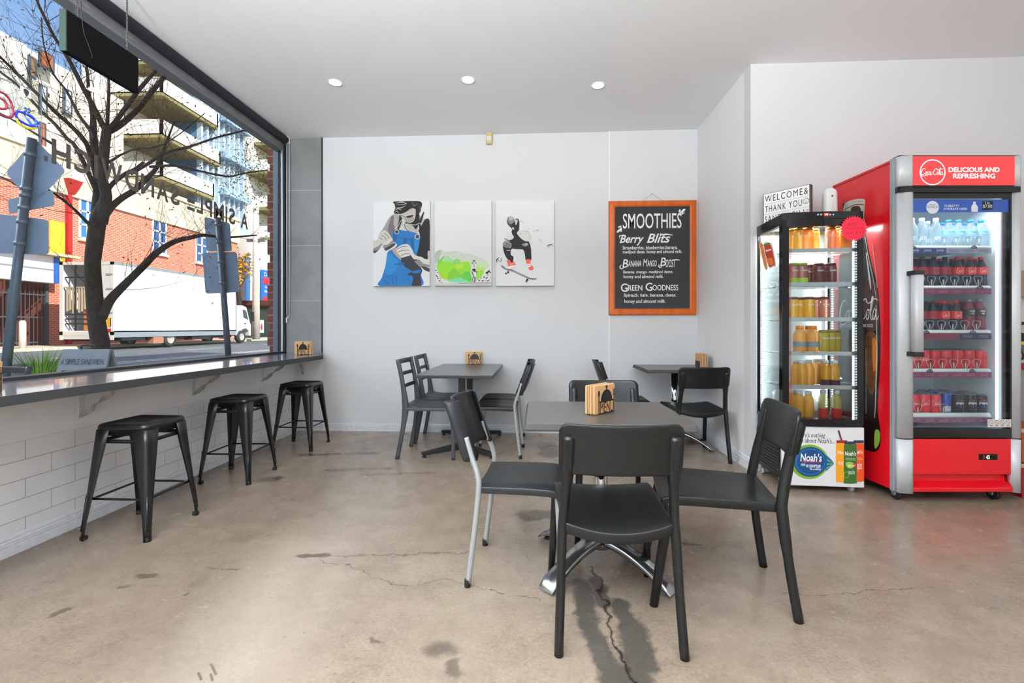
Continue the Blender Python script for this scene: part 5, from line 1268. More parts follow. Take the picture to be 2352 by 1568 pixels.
sport = drink('water_bottle', 'bottle', G1, bottle_prof(.195, .036, .016, .6), W_('#e4f3fa', .82), (.016, .175, .2, capw), prints=[('text', 'pump', .0372, .03, .07, -55, 5, MW, dict(bold=.02, shear=.2))])
still = drink('water_bottle', 'bottle', G1, bottle_prof(.19, .034, .014, .6), W_('#e4f3fa', .82), (.016, .17, .188, capb), bands=[(.085, .118, .0345, mat('label_sky', '#9fd4e8', .5))], prints=[('text', 'FRANKLIN', .0348, .094, .106, -40, 25, mat('label_navy', '#2b4f86', .5), {})])
for i, (x, pr) in enumerate(((2094, sport), (2117, sport), (2149, sport), (2178, still), (2201, still), (2229, still), (2253, still))):
    put(pr, RU, RU.at(x, 540, .14)[0], .14, shelf_z[0], f'clear water bottle, {ORD[i]} in the front row, top shelf of red fridge')
for i, (x, pr) in enumerate(((2130, sport), (2163, still), (2188, still), (2213, still), (2238, still))):
    put(pr, RU, RU.at(x, 540, .23)[0], .23, shelf_z[0], f'clear water bottle, {ORD[i]} in the second row, top shelf of red fridge')
G2 = 'cola bottles in the red fridge'
cp_ = bottle_prof(.205, .033, .013, .56)
MC = mat('cola_liquid', '#131f3a', .1, emit='#0d1a38', estr=.12)
cz = drink('cola_bottle', 'bottle', G2, cp_, MC, (.0155, .186, .206, capbl), bands=[(.082, .134, .0336, MRZ)], prints=[('logo', '', .0339, .09, .128, -48, 48, mat('print_black', '#1d0d12', .5), {})])
cr_ = drink('cola_bottle', 'bottle', G2, cp_, MC, (.0155, .186, .206, capr), bands=[(.082, .134, .0336, MRD)], prints=[('logo', '', .0339, .09, .128, -48, 48, MW, {})])
for i, (x, pr) in enumerate(((2093, cz), (2118, cz), (2144, cz), (2170, cz), (2199, cr_), (2227, cr_), (2253, cr_))):
    put(pr, RU, RU.at(x, 620, .14)[0], .14, shelf_z[1], ('dark capped' if pr is cz else 'red capped') + f' cola bottle, {ORD[i]} in the front row, second shelf of red fridge')
for i, (x, pr) in enumerate(((2106, cz), (2131, cz), (2157, cr_), (2186, cr_), (2212, cr_), (2238, cr_))):
    put(pr, RU, RU.at(x, 620, .225)[0], .225, shelf_z[1], f'cola bottle, {ORD[i]} in the second row, second shelf of red fridge')
pw = drink('sports_drink_bottle', 'bottle', 'sports drinks in the red fridge', bottle_prof(.215, .035, .017, .6), mat('sports_red', '#7c2540', .15), (.017, .195, .218, mat('cap_grey', '#8c919c', .4)), bands=[(.1, .15, .0356, mat('label_black', '#171a26', .4))], prints=[('text', 'POWER\nADE', .036, .112, .14, -30, 20, MW, dict(bold=.02))])
for i, (x, pr) in enumerate(((2096, cz), (2117, cz), (2141, cz), (2167, cr_), (2195, cr_))):
    put(pr, RU, RU.at(x, 720, .14)[0], .14, shelf_z[2], ('dark capped' if pr is cz else 'red capped') + f' cola bottle, {ORD[i]} in the front row, third shelf of red fridge')
for i, x in enumerate((2224, 2248)): put(pw, RU, RU.at(x, 720, .14)[0], .14, shelf_z[2], ['left', 'right'][i] + ' dark red sports drink bottle in front, third shelf of red fridge')
for i, (x, pr) in enumerate(((2128, cz), (2153, cr_), (2180, cr_), (2210, pw), (2236, pw))):
    put(pr, RU, RU.at(x, 720, .225)[0], .225, shelf_z[2], f'drink bottle, {ORD[i]} in the second row, third shelf of red fridge')
def can_prof(r, h): return [(r * .78, 0), (r * .82, .003), (r, .012), (r, h - .014), (r * .84, h - .003), (r * .86, h)]
MLID = mat('can_lid', '#c9ccd2', .25, .8)
def can(nm, g, body, prints, r=.033, h=.125, bands=()): return drink('drink_can', 'can', g, can_prof(r, h), body, bands=bands, prints=prints, lid=(r * .86, h, MLID))
G4 = 'red cola cans in the red fridge'
cz4 = can('zero', G4, mat('can_red', '#d4112b', .35), [('logo', '', .0333, .06, .1, -60, 60, mat('print_black', '#1d0d12', .5), {})])
cw4 = can('red', G4, mat('can_red2', '#e02a3c', .35), [('logo', '', .0333, .05, .095, -60, 60, MW, {})])
for r_ in range(4):
    v = .13 + .07 * r_; xs = ((2097, 2120, 2145, 2171, 2198, 2224, 2251), (2103, 2127, 2151, 2176, 2201, 2226, 2252), (2130, 2153, 2177, 2200, 2223), (2120, 2145, 2165, 2190, 2212))[r_]
    for i, x in enumerate(xs): put(cw4 if (r_ < 2 and i < 2) else cz4, RU, RU.at(x, 820, v)[0], v, shelf_z[3], f'red cola can, {ORD[i]} in the {["front", "second", "third", "rearmost"][r_]} row, fourth shelf of red fridge', R(-8 + 5 * i))
G5 = 'mixed cans on the bottom shelf of the red fridge'
pc = can('pep', G5, mat('can_black', '#15171d', .3, .3), [('text', 'PEPSI', .0338, .062, .076, -38, 38, MW, dict(bold=.02))])
# round emblem: red top, white middle, blue bottom
def emblem(t, r):
    for nm, c, lo, hi in (('emblem_red', '#c9202c', .15, 1), ('emblem_white', '#f2f2f2', -.3, .15), ('emblem_blue', '#1c4aa0', -1, -.3)):
        m = MB(); R_ = .026; pts = []
        for k in range(9):
            s = lo + (hi - lo) * k / 8; x = math.sqrt(max(0, 1 - s * s)); pts.append((x * R_, s * R_))
        n = len(pts); vs = [Vector(((r) * math.sin(sg * x / r), -(r) * math.cos(x / r), .067 + z)) for sg in (-1, 1) for x, z in pts]
        mids = [Vector((0, -r, .067 + z)) for x, z in pts]
        m.add([p for p in vs[:n]] + mids + vs[n:], [(k, n + k, n + k + 1, k + 1) for k in range(n - 1)] + [(n + k, 2 * n + k, 2 * n + k + 1, n + k + 1) for k in range(n - 1)], 0, True)
        m.build(nm, mat(nm, c, .4), t)
emblem(pc, .0334)
rb5 = can('slim', G5, mat('can_blue_silver', '#2747a6', .3, .3), [], r=.027, h=.132, bands=[(.012, .05, .0273, mat('can_silver', '#c9ced8', .3, .5))])
pl5 = can('plain', G5, mat('can_dark', '#1d2026', .3, .4), [])
for r_ in range(4):
    v = .13 + .07 * r_
    row = (((2097, cw4), (2121, cw4), (2147, cw4), (2172, rb5), (2199, pc), (2228, pc), (2253, pc)), ((2110, cw4), (2133, cw4), (2158, rb5), (2183, rb5), (2208, pl5), (2232, pl5)), ((2115, pl5), (2140, rb5), (2164, pl5), (2187, pl5), (2212, pl5)), ((2118, pl5), (2142, pl5), (2166, pl5)))[r_]
    for i, (x, pr) in enumerate(row):
        nm = {cw4: 'red cola can', rb5: 'slim blue can', pc: 'round emblem cola can', pl5: 'dark can'}[pr]
        put(pr, RU, RU.at(x, 920, v)[0], v, shelf_z[4], f'{nm}, {ORD[i]} in {["front", "second", "third", "rearmost"][r_]} row, red fridge bottom shelf', R(8 - 4 * i))

# ---------------------------------------------------------------- narrow black juice fridge
NU = Unit((1.741, 3.397, 0), R(-3.5))
NW, ND = .53, .44
jf = thing('juice_fridge', 'narrow black glass sided juice fridge on castors beside the red fridge', 'fridge', NU.loc, NU.rz)
zT = NU.at(1890, 487)[1] ; zD = NU.at(1890, 503)[1]; zG = NU.at(1890, 520)[1]; zgb = NU.at(1890, 962)[1]; zb1 = NU.at(1890, 978)[1]; zp0 = NU.at(1890, 1116)[1]
def bow(u): return -.022 * (1 - ((u - NW / 2) / (NW / 2)) ** 2)
def bowed(m, u0, u1, z0, z1, v0, v1, n=10, mi=0):
    us = [u0 + (u1 - u0) * k / n for k in range(n + 1)]
    m.loft([[Vector((u, v0 + bow(u), z0)), Vector((u, v0 + bow(u), z1)), Vector((u, v1, z1)), Vector((u, v1, z0))] for u in us], mi, smooth=False); return m
m = MB(); bowed(m, 0, NW, zD, zT, 0, .04); m.box(0, NW, .04, ND, zD, zT - .004); tc_ = m.build('top_cap', M_black_gl, jf)
m = MB(); f = frame((0, -.0235, 0), (1, 0, 0), (0, 0, 1))
for x in (1879, 1886, 1907, 1914):
    c = NU.at(x, 492.5, -.0235); m.poly([(c[0] + .0065 * math.cos(2 * PI * k / 12), c[1] + .0065 * math.sin(2 * PI * k / 12)) for k in range(12)], f, 0, 0)
m.build('buttons', mat('button_grey', '#b7b9bb', .4), tc_, fixn=False)
m = MB(); p, q = NU.at(1892, 496, -.0235), NU.at(1904, 489, -.0235); m.box(p[0], q[0], -.0245, -.02, p[1], q[1]); dsp = m.build('display', mat('display_red', '#7a0c10', .3, emit='#c01818', estr=.8), tc_)
m = MB(); m.text('39', p[0] + .008, p[1] + .004, q[0] - .006, q[1] - .004, frame((0, -.0248, 0), (1, 0, 0), (0, 0, 1)), 0, 0, bold=.02); m.build('digits', emat('red_digits', '#ffd0c8', 3), dsp, fixn=False)
m = MB(); bowed(m, .0, NW, zG, zD - .003, 0, .03); bowed(m, 0, NW, zb1, zgb, 0, .03); m.box(0, .042, -.004, .026, zb1, zD); m.box(NW - .036, NW, -.004, .026, zb1, zD); jd = m.build('door_frame', M_black_gl, jf)
gl = MB(); us = [.04 + (NW - .074) * k / 10 for k in range(11)]
gl.loft([[Vector((u, bow(u) + .004, zgb)), Vector((u, bow(u) + .004, zG)), Vector((u, bow(u) + .008, zG)), Vector((u, bow(u) + .008, zgb))] for u in us], smooth=True); gl.build('door_glass', M_fglass, jd)
m = MB(); m.box(-.012, .004, -.022, -.004, NU.at(1806, 830)[1], NU.at(1806, 700)[1]); m.build('door_handle', M_black_gl, jd, bevel=.003)
m = MB()
for u in (0, NW - .018):
    m.box(u, u + .018, .03, .05, zb1, zD); m.box(u, u + .018, ND - .02, ND, zb1, zD)
    m.box(u, u + .018, .05, ND - .02, zb1, zb1 + .03); m.box(u, u + .018, .05, ND - .02, zD - .03, zD)
m.box(.018, NW - .018, ND - .018, ND, zb1, zb1 + .03); m.build('corner_frame', M_black_gl, jf)
MB().box(.006, .01, .05, ND - .02, zb1 + .03, zD - .03).build('side_glass', M_fglass, jf)
MB().box(NW - .01, NW - .006, .05, ND - .02, zb1 + .03, zD - .03).build('side_glass', M_fglass, jf)
MB().box(.02, NW - .02, ND - .012, ND - .008, zb1 + .03, zD - .03).build('rear_glass', M_fglass, jf)
for u, v in ((.022, ND - .035), (NW - .034, ND - .035), (NW - .05, .034)):
    m = MB(); m.box(u - .002, u + .014, v, v + .004, zb1 + .04, zD - .04, 1); z = zb1 + .05
    while z < zD - .05: m.box(u, u + .012, v - .002, v + .003, z, z + .011, 0); z += .019
    m.build('led_strip', [M_led, mat('led_carrier', '#d5dadc', .4)], jf)
lamp('juice_fridge_light', 'AREA', (NW / 2, ND / 2, zD - .01), 14, (.95, .98, 1), (0, 0, 0), jf, shape='RECTANGLE', size=.4, size_y=.3)
for u_, v_, rz_ in ((.05, ND - .05, -45), (NW - .05, ND - .05, 45)):
    lamp('led_strip_light', 'AREA', (u_, v_, (zb1 + zD) / 2), 3.5, (.95, .98, 1), (PI / 2, 0, R(rz_)), jf, shape='RECTANGLE', size=.03, size_y=1.25)
m = MB(); m.box(.004, NW - .004, .02, ND, .07, zb1); base = m.build('machine_base', M_black, jf, bevel=.003)
m = MB()
for k in range(14): z = .10 + .022 * k; m.box(-.004, .006, .07, ND - .04, z, z + .008)
m.build('side_vent', mat('vent_grey', '#3c3a38', .5), base)
pn = MB(); pn.box(-.004, NW + .004, -.006, .02, zp0, NU.at(1890, 979.5)[1]); pnl = pn.build('front_panel', mat('gloss_white_panel', '#e9e9eb', .2, coat=.3), jf, bevel=.004)
# print on the front panel
V = -.0066; fp = frame((0, V, 0), (1, 0, 0), (0, 0, 1)); pm = MB(); k_ = [0.0]
def npt(x, y): return NU.at(1720 + x / 3.732, 740 + y / 3.732, V)
def nel(x, y, rx, ry, mi): k_[0] += .00012; pm.poly([npt(x + rx * math.cos(2 * PI * a / 40), y + ry * math.sin(2 * PI * a / 40)) for a in range(40)], fp, k_[0], mi)
def npo(pts, mi, c=3): k_[0] += .00012; pm.poly([npt(*p) for p in pts], fp, k_[0], mi, c)
def ntx(s, x0, y0, x1, y1, mi, **kw): k_[0] += .00012; p, q = npt(x0, y1), npt(x1, y0); pm.text(s, p[0], p[1], q[0], q[1], fp, k_[0], mi, **kw)
PC = ['#17181a', '#6f9a1f', '#0d3f6e', '#1566a0', '#1a1a1a', '#ffffff', '#1d6f8a', '#e4312c', '#f29a1a', '#2f5a24', '#d8501c', '#2a3346', '#8a1f22', '#8fc03a', '#5a3a2a']
ntx("There's nothing", 405, 948, 655, 995, 0, shear=.15); ntx("ordinary about Noah's...", 325, 995, 735, 1040, 0, shear=.15)
nel(520, 1195, 163, 148, 1); npo([(655, 1140), (700, 1170), (728, 1210), (700, 1240), (655, 1270)], 6)
for a in range(6): k_[0] += .0001; pm.stroke([npt(668, 1160 + 18 * a), npt(716, 1195 + 6 * a)], .004, fp, k_[0], 13 if a % 2 else 2, 0)
nel(527, 1195, 142, 128, 2); nel(527, 1195, 128, 114, 3); nel(527, 1195, 118, 105, 2)
ntx("Noah's", 440, 1125, 625, 1190, 5, bold=.02, shear=.12); ntx('CREATIVE JUICES', 450, 1188, 612, 1206, 7, shear=.12); ntx('100% no concentrate', 445, 1213, 615, 1229, 5, bold=.01); ntx('0% added sugar', 488, 1230, 615, 1246, 5, bold=.01); ntx('0% artificial', 520, 1249, 615, 1264, 5, bold=.01)
def nbot(x, y0, y1, w, body, capc): npo([(x - w * .8, y0 + 28), (x + w * .8, y0 + 28), (x + w, y0 + 60), (x + w, y1 - 30), (x + w * .85, y1), (x - w * .85, y1), (x - w, y1 - 30), (x - w, y0 + 60)], body, 2); npo([(x - w * .95, y0), (x + w * .95, y0), (x + w * .95, y0 + 24), (x - w * .95, y0 + 24)], capc, 0)
nbot(940, 1010, 1362, 46, 10, 11); nbot(795, 1010, 1366, 48, 8, 12); k_[0] += .0001; pm.stroke([npt(766, 925), npt(795, 1015)], .012, fp, k_[0], 14, 0); nbot(867, 1020, 1378, 54, 9, 11)
ntx("Noah's", 822, 1105, 915, 1140, 5, bold=.015, shear=.1); ntx("No", 762, 1100, 806, 1128, 5, bold=.015); ntx("ah's", 925, 1095, 972, 1125, 5, bold=.015)
for y, x0, x1 in ((1165, 828, 912), (1178, 828, 912), (1160, 926, 965), (1175, 926, 972)): ntx('fresh pressed juice', x0, y - 4, x1, y + 4, 5)
npo([(830, 1200), (870, 1195), (905, 1215), (880, 1250), (840, 1240)], 13); npo([(880, 1215), (915, 1210), (905, 1240)], 7); ntx('apple kiwi', 846, 1215, 900, 1240, 5, shear=.2); ntx('banana & lime', 850, 1262, 905, 1300, 5, shear=.2); ntx('valencia orange', 764, 1180, 806, 1235, 5, shear=.2); ntx('mango & carrot', 924, 1190, 965, 1280, 5, shear=.2)
for cx1, cy1, rr1 in ((775, 1282, 26), (832, 1305, 20)): k_[0] += .0001; pm.stroke([npt(cx1 + rr1 * math.cos(2 * PI * a / 20), cy1 + rr1 * 1.3 * math.sin(2 * PI * a / 20)) for a in range(21)], .003, fp, k_[0], 13, 0)
pm.build('panel_print', [mat('np_' + c, c, .35) for c in PC], pnl, fixn=False)
for u, v in ((.02, .04), (NW - .06, .04), (.02, ND - .05), (NW - .06, ND - .05)): caster(jf, u, v, .027, mat('grey_wheel', '#a9aaab', .4))
# shelves of chrome wire
M_wire = mat('chrome_wire', '#d5dadd', .2, .7)
nz = [NU.at(1870, y, .06)[1] for y in (576, 653, 733, 810.5, 887, 958)]
for i, z in enumerate(nz):
    m = MB(); z -= .003
    n = 26
    for k in range(n + 1): u = .03 + (NW - .06) * k / n; m.box(u - .0012, u + .0012, .035, ND - .04, z - .003, z - .0006)
    for v in (.035, .15, .28, ND - .04): m.box(.03, NW - .03, v - .002, v + .002, z - .007, z - .003)
    m.box(.03, NW - .03, .03, .033, z - .012, z + .016 if i < 5 else z)
    m.build('shelf', M_wire, jf)
def jar(nm, c, h, r=.036, capc=None, clear=.4, neckcap=False, band=None, text=True):
    if neckcap: pr = [(r * .85, 0), (r, .008), (r, h * .55), (r * .96, h * .68), (r * .62, h * .84), (r * .5, h * .87), (r * .5, h * .88)]; cp2 = (r * .6, h * .87, h, capc)
    else: pr = [(r * .88, 0), (r, .01), (r, h * .8), (r * .93, h * .86), (r * .86, h * .9)]; cp2 = (r * .9, h * .89, h, capc)
    g = 'juice bottles in the black fridge'
    return drink('juice_bottle', 'bottle', g, pr, liquidmat('juice_' + c, c, clear), cp2, bands=[(band[0] * h, band[1] * h, r * 1.01, band[2])] if band else [], prints=[('text', "Noah's", r * 1.015, h * .60, h * .70, -35, 35, MW, dict(bold=.015, shear=.15))] if text else [])
yel, ora, pea = '#ffd550', '#ffb450', '#efa582'
tr_ = mat('cap_clear', '#cfd3cf', .3); grc = mat('cap_lime', '#7cb83a', .4); orc = mat('cap_orange', '#f08a1c', .4); mrn = mat('cap_maroon', '#5a2026', .4)
j1y, j1o, j1p = jar('a', yel, .165, capc=mat('cap_yellow', '#e3b23a', .4)), jar('b', ora, .165, capc=orc), jar('c', pea, .165, capc=orc)
j2p, j2d = jar('d', '#b86a60', .155, capc=grc, band=(.08, .3, mat('lime_print', '#a7c038', .5))), jar('e', '#7c3a3c', .15, capc=mrn)
j3y, j3p = jar('f', '#fcc62c', .16, capc=mrn), jar('g', '#de8560', .16, capc=mrn)
j4o = jar('h', '#fbb455', .195, .044, capc=orc, neckcap=True, band=(.22, .42, mat('label_grey', '#8f949a', .5)), text=False)
j4a = jar('i', '#c9b02a', .165, .036, capc=mat('cap_olive', '#8b7a2a', .4), clear=.35)
j5y = jar('j', '#f7b733', .185, .035, capc=capw, neckcap=True, text=False); j5d = jar('k', '#f2b22e', .185, .034, capc=capw, neckcap=True, band=(.0, .26, mat('label_plum', '#4a2438', .5)), text=False)
j6r = jar('l', '#d3cf7c', .195, .032, capc=capw, clear=.5, neckcap=True, band=(.0, .34, mat('label_tomato', '#b5281f', .5)), text=False)
names = {j1y: 'yellow juice jar', j1o: 'orange juice jar', j1p: 'peach juice jar', j2p: 'pink juice jar with lime cap', j2d: 'dark red juice jar', j3y: 'yellow juice jar', j3p: 'coral juice jar', j4o: 'orange capped juice bottle', j4a: 'golden apple juice jar', j5y: 'amber juice bottle with white cap', j5d: 'amber juice bottle with plum label', j6r: 'pale juice bottle with red label'}
rows = [[(1822, j1y, .10), (1834, j1y, .05), (1856, j1o, .06), (1870, j1y, .12), (1908, j1p, .06), (1924, j1o, .12), (1941, j1o, .06)],
        [(1823, j2p, .06), (1843, j2p, .06), (1858, j2d, .14), (1869, j2d, .2), (1880, j2d, .06), (1895, j2d, .13), (1908, j2d, .06)],
        [(1822, j3y, .05), (1837, j3y, .12), (1848, j3y, .2), (1858, j3y, .05), (1876, j3p, .12), (1893, j3p, .05)],
        [(1837, j4o, .06), (1858, j4o, .17), (1867, j4o, .06), (1892, j4a, .06), (1907, j4a, .13), (1919, j4a, .2)],
        [(1828, j5y, .14), (1842, j5y, .05), (1858, j5y, .14), (1874, j5y, .24), (1889, j5d, .24), (1897, j5d, .1), (1917, j5d, .05)],
        [(1821, j5y, .14), (1836, j5y, .06), (1857, j5y, .06), (1891, j6r, .05), (1921, j6r, .05)]]
for s, row in enumerate(rows):
    for i, (x, pr, v) in enumerate(row):
        put(pr, NU, max(.09, NU.at(x, 700, max(v, .07))[0]), max(v, .07), nz[s], f'{names[pr]}, {ORD[i]} on {["the top", "the second", "the third", "the fourth", "the fifth", "the bottom"][s]} shelf of black fridge')

# ---------------------------------------------------------------- on and around the juice fridge
A, B = at_d(1753, 445, 3.70), at_d(1861, 419, 3.43)
wd = math.hypot(B.x - A.x, B.y - A.y); ang = math.atan2(B.y - A.y, B.x - A.x)
top_z = A.z
lbx = thing('lightbox', 'small white message lightbox standing on the black juice fridge', 'lightbox', (A.x, A.y, zT - .0035), ang)
LHt = top_z - zT
MB().box(0, wd, 0, .045, 0, LHt).build('case', mat('lightbox_side', '#4a3f3a', .5), lbx, bevel=.003)
MB().box(.006, wd - .006, -.003, .001, .004, LHt - .004).build('screen', mat('lightbox_screen', '#ececec', .5, emit='#ffffff', estr=.12), lbx)
m = MB(); f = frame((0, -.0035, 0), (1, 0, 0), (0, 0, 1)); rh = LHt / 3.12
for k in range(4):
    if LHt - k * rh > 0: m.poly([(.006, LHt - .004 - k * rh - .003), (wd - .006, LHt - .004 - k * rh - .003), (wd - .006, LHt - .004 - k * rh), (.006, LHt - .004 - k * rh)], f, 0, 1)
for k, (s, x0, x1) in enumerate((('WELCOME&', .015, wd - .012), ('THANK YOU', .015, wd * .84), ('SANDWICH', .015, wd * .8))):
    zc = LHt - .004 - k * rh
    m.text(s, x0, zc - rh + .014, x1, zc - .016, f, .0003, 0, space=1.25)
cxs = wd * .92; zc = LHt - rh * 1.5
m.stroke([(cxs + .02 * math.cos(2 * PI * a / 20), zc + .02 * math.sin(2 * PI * a / 20)) for a in range(21)], .003, f, .0003, 0, 0); m.stroke([(cxs - .009, zc - .006), (cxs, zc - .011), (cxs + .009, zc - .006)], .003, f, .0003, 0); m.poly([(cxs - .008, zc + .004), (cxs - .004, zc + .004), (cxs - .004, zc + .009), (cxs - .008, zc + .009)], f, .0003, 0); m.poly([(cxs + .004, zc + .004), (cxs + .008, zc + .004), (cxs + .008, zc + .009), (cxs + .004, zc + .009)], f, .0003, 0)
zc = LHt - rh * 2.5; m.stroke([(wd * .85, zc - .015), (wd * .88, zc - .015), (wd * .885, zc), (wd * .87, zc + .02), (wd * .86, zc), (wd * .845, zc)], .003, f, .0003, 0); m.text('100', wd * .91, zc - .015, wd * .98, zc + .018, f, .0003, 2, shear=.2)
m.build('letters', [M_ink, mat('rail_grey', '#c8c8c8', .4), mat('letter_red', '#b5453f', .5)], lbx, fixn=False)
p0, p1 = NU.at(1893, 490, .2), NU.at(1925, 428, .2)
fw_ = (p1[0] - p0[0]); af = thing('air_freshener', 'white automatic air freshener standing on the juice fridge', 'air freshener', tuple(NU.world((p0[0] + p1[0]) / 2, .22, zT - .0035)), NU.rz - .2)
hF = p1[1] - zT; m = MB(); rings = []
for k in range(11):
    s = k / 10; z = hF * s; sc = 1 - .06 * s if s < .8 else (1 - .06 * s) * math.sqrt(max(.04, 1 - ((s - .8) / .21) ** 2))
    rings.append([Vector((x * sc, y * sc, z)) for x, y in rr(fw_, .08, .03, 4)])
m.loft(rings); m.build('shell', mat('freshener_white', '#e9e9e6', .35), af)
m = MB(); m.tube([(.006, -.041, hF * .70), (.006, -.034, hF * .70)], .007, 12); m.build('nozzle', mat('nozzle_dark', '#5b5048', .5), af)
m = MB()
for k in range(5): m.tube(catmull([(-.01 + .005 * k, -.0405, hF * (.08 + .09 * k)), (.012, -.0408, hF * (.16 + .09 * k)), (fw_ * .46, -.028, hF * (.22 + .08 * k))], 4), .0012, 5)
m.build('ribs', mat('freshener_rib', '#cfcfcb', .4), af)
# star burst price card on the door
c = NU.at(1961, 524.5, -.028); rad = (NU.at(1993, 524, -.028)[0] - NU.at(1929, 524, -.028)[0]) / 2
sb = thing('price_burst', 'neon pink starburst price card stuck on the black fridge door', 'price card', tuple(NU.world(c[0], -.028, c[1])), NU.rz)
m = MB(); n = 30
m.prism([Vector((rad * (1 if k % 2 == 0 else .84) * math.cos(PI * k / n), 0, rad * (1 if k % 2 == 0 else .84) * math.sin(PI * k / n))) for k in range(2 * n)], (0, .0015, 0)); m.build('card', mat('neon_pink_card', '#ef2240', .6, emit='#ef2240', estr=.2), sb)
m = MB(); f = frame((0, -.0008, 0), (1, 0, 0), (0, 0, 1)); m.text('ANY', -rad * .45, rad * .18, rad * .25, rad * .5, f, 0, 0, shear=.2); m.text('2 Juice items', -rad * .62, -rad * .14, rad * .72, rad * .12, f, 0, 0, shear=.2); m.text('only $ 5.5', -rad * .5, -rad * .52, rad * .75, -rad * .18, f, 0, 0, shear=.25); m.stroke([(-rad * .25, -rad * .66), (0, -rad * .74), (rad * .25, -rad * .66)], .002, f, 0, 0)
m.build('handwriting', mat('pen_red', '#7d1020', .5), sb, fixn=False)
# juice sticker on the left glass
sk = thing('juice_sticker', 'tilted orange juice bottle sticker on the black fridge side glass', 'sticker', tuple(NU.world(0, 0, 0)), NU.rz)
fs = frame((.0035, 0, 0), (0, -1, 0), (0, 0, 1)); sm = MB(); o2 = 0
def spo(pts, mi, c=3):
    global o2; o2 += .0003; sm.poly([(-a_, b_) for a_, b_ in [NU.side(1720 + x / 4.356, 400 + y / 4.356, .0035) for x, y in pts]], fs, o2, mi, c)
spo([(105, 710), (140, 695), (190, 930), (155, 935)], 0); spo([(145, 700), (210, 682), (240, 720), (272, 900), (245, 925), (195, 925)], 0)
spo([(112, 712), (138, 702), (182, 925), (160, 928)], 1); spo([(155, 715), (205, 700), (232, 740), (262, 895), (240, 915), (200, 915)], 2); spo([(150, 700), (205, 685), (212, 702), (155, 716)], 3); spo([(110, 706), (136, 700), (140, 716), (114, 722)], 4); spo([(180, 850), (235, 840), (250, 900), (205, 905)], 1)
spo([(170, 760), (225, 745), (228, 760), (174, 776)], 0, 0)
sm.build('print', [mat('sticker_white2', '#efefef', .5), mat('sticker_orange', '#f0801c', .5), mat('sticker_tomato', '#c8331c', .5), mat('sticker_green', '#5f8a2a', .5), mat('sticker_cap', '#e8641a', .5)], sk, fixn=False)

# ---------------------------------------------------------------- sliver of the servery right of the red fridge
sv_y = AY - .02
def sliver(name, y0, y1, mt, v=0, u0=2329, d=.03): 
    a, b = on_y(u0, y0, sv_y - v), on_y(2420, y1, sv_y - v); return MB().box(a.x, b.x + .6, sv_y - v, sv_y - v + d, b.z, a.z).build(name, mt)
tag(sliver('wall_shelf', 621, 681, mat('shelf_laminate', '#a08a7b', .5, noise=.1, nscale=8), .05, d=.06), 'brown timber shelf panel on wall right of the red fridge', 'shelf')
po = thing('drinks_poster', 'dark bottle poster above the red ledge right of red fridge', 'poster', (0, 0, 0)); a, b = on_y(2334, 739, sv_y - .002), on_y(2420, 824, sv_y - .002)
MB().box(a.x, b.x, sv_y - .004, sv_y, b.z, a.z).build('sheet', mat('poster_black', '#17130f', .6), po)
fpo = frame((0, sv_y - .0045, 0), (1, 0, 0), (0, 0, 1)); m = MB()
def pop(pts, mi, c=3): m.poly([(q.x, q.z) for q in [on_y(2310 + x / 9.81, 720 + y / 9.81, sv_y - .0045) for x, y in pts]], fpo, .0002 * (1 + len(m.f) * .01), mi, c)
pop([(250, 240), (350, 205), (360, 240), (270, 280)], 0); pop([(285, 300), (400, 250), (560, 300), (560, 400), (400, 440), (300, 380)], 1); pop([(275, 420), (300, 395), (320, 420), (320, 555), (275, 555)], 1); pop([(310, 660), (350, 625), (470, 640), (470, 700), (340, 700)], 2); pop([(245, 720), (420, 710), (420, 900), (245, 900)], 3, 0); pop([(325, 780), (365, 780), (365, 850), (400, 900), (400, 1040), (260, 1040), (270, 900), (325, 840)], 4, 0); pop([(302, 900), (365, 900), (365, 1000), (302, 1000)], 1, 0)
m.build('print', [mat('po_amber', '#c98a16', .6), mat('po_grey', '#b9b4ae', .6), mat('po_yellow', '#c8bc4a', .6), mat('po_dim', '#6f6a62', .6), mat('po_dark', '#0c0a09', .6)], po, fixn=False)
tag(sliver('red_ledge', 836, 849, mat('ledge_red', '#8c0f12', .4), .12, d=.14), 'dark red ledge at the right edge below the bottle poster', 'ledge')
tag(sliver('servery_front', 849, 1120, mat('servery_grey', '#8e8b88', .5), .10, d=.1), 'grey servery front panel at the right edge behind the cartons', 'panel')
for nm, y0, y1, c, lc, lab in (('carton', 1020, 1072, '#a3480f', '#c4661c', 'orange cardboard carton stacked on the red one beside red fridge'), ('carton', 1076, 1128, '#9a1012', '#b21a1a', 'red cardboard carton on the floor beside the red fridge')):
    v = .45; a, b = on_y(2334, y0, sv_y - v), on_y(2420, y1, sv_y - v)
    zt_, zb_ = (.47, .238) if c == '#a3480f' else (.232, 0.001)
    t = thing(nm, lab, 'carton', (3.28, 3.33, zb_), R(-14))
    MB().box(0, .6, 0, .3, 0, zt_ - zb_).build('box', mat('card_' + c, c, .6, noise=.08, nscale=20), t, bevel=.002)
    MB().box(-.004, .604, -.004, .304, zt_ - zb_ - .028, zt_ - zb_ - .001).build('lid_edge', mat('card_edge', '#b9a48c', .6), t, bevel=.001)
    m = MB()
    for zz in (.05, .155): m.tube([(.05, -.0035, zz), (.05, -.001, zz)], .016, 14)
    m.build('hand_holes', mat('hole_dark', '#1b0f0a', .8), t)
    if zb_ < .1: m = MB(); m.text('N', .15, .12, .19, .17, frame((0, -.0012, 0), (1, 0, 0), (0, 0, 1)), 0, 0, bold=.02); m.build('print', mat('card_print', '#d9a48c', .6), t, fixn=False)
MB_ = None
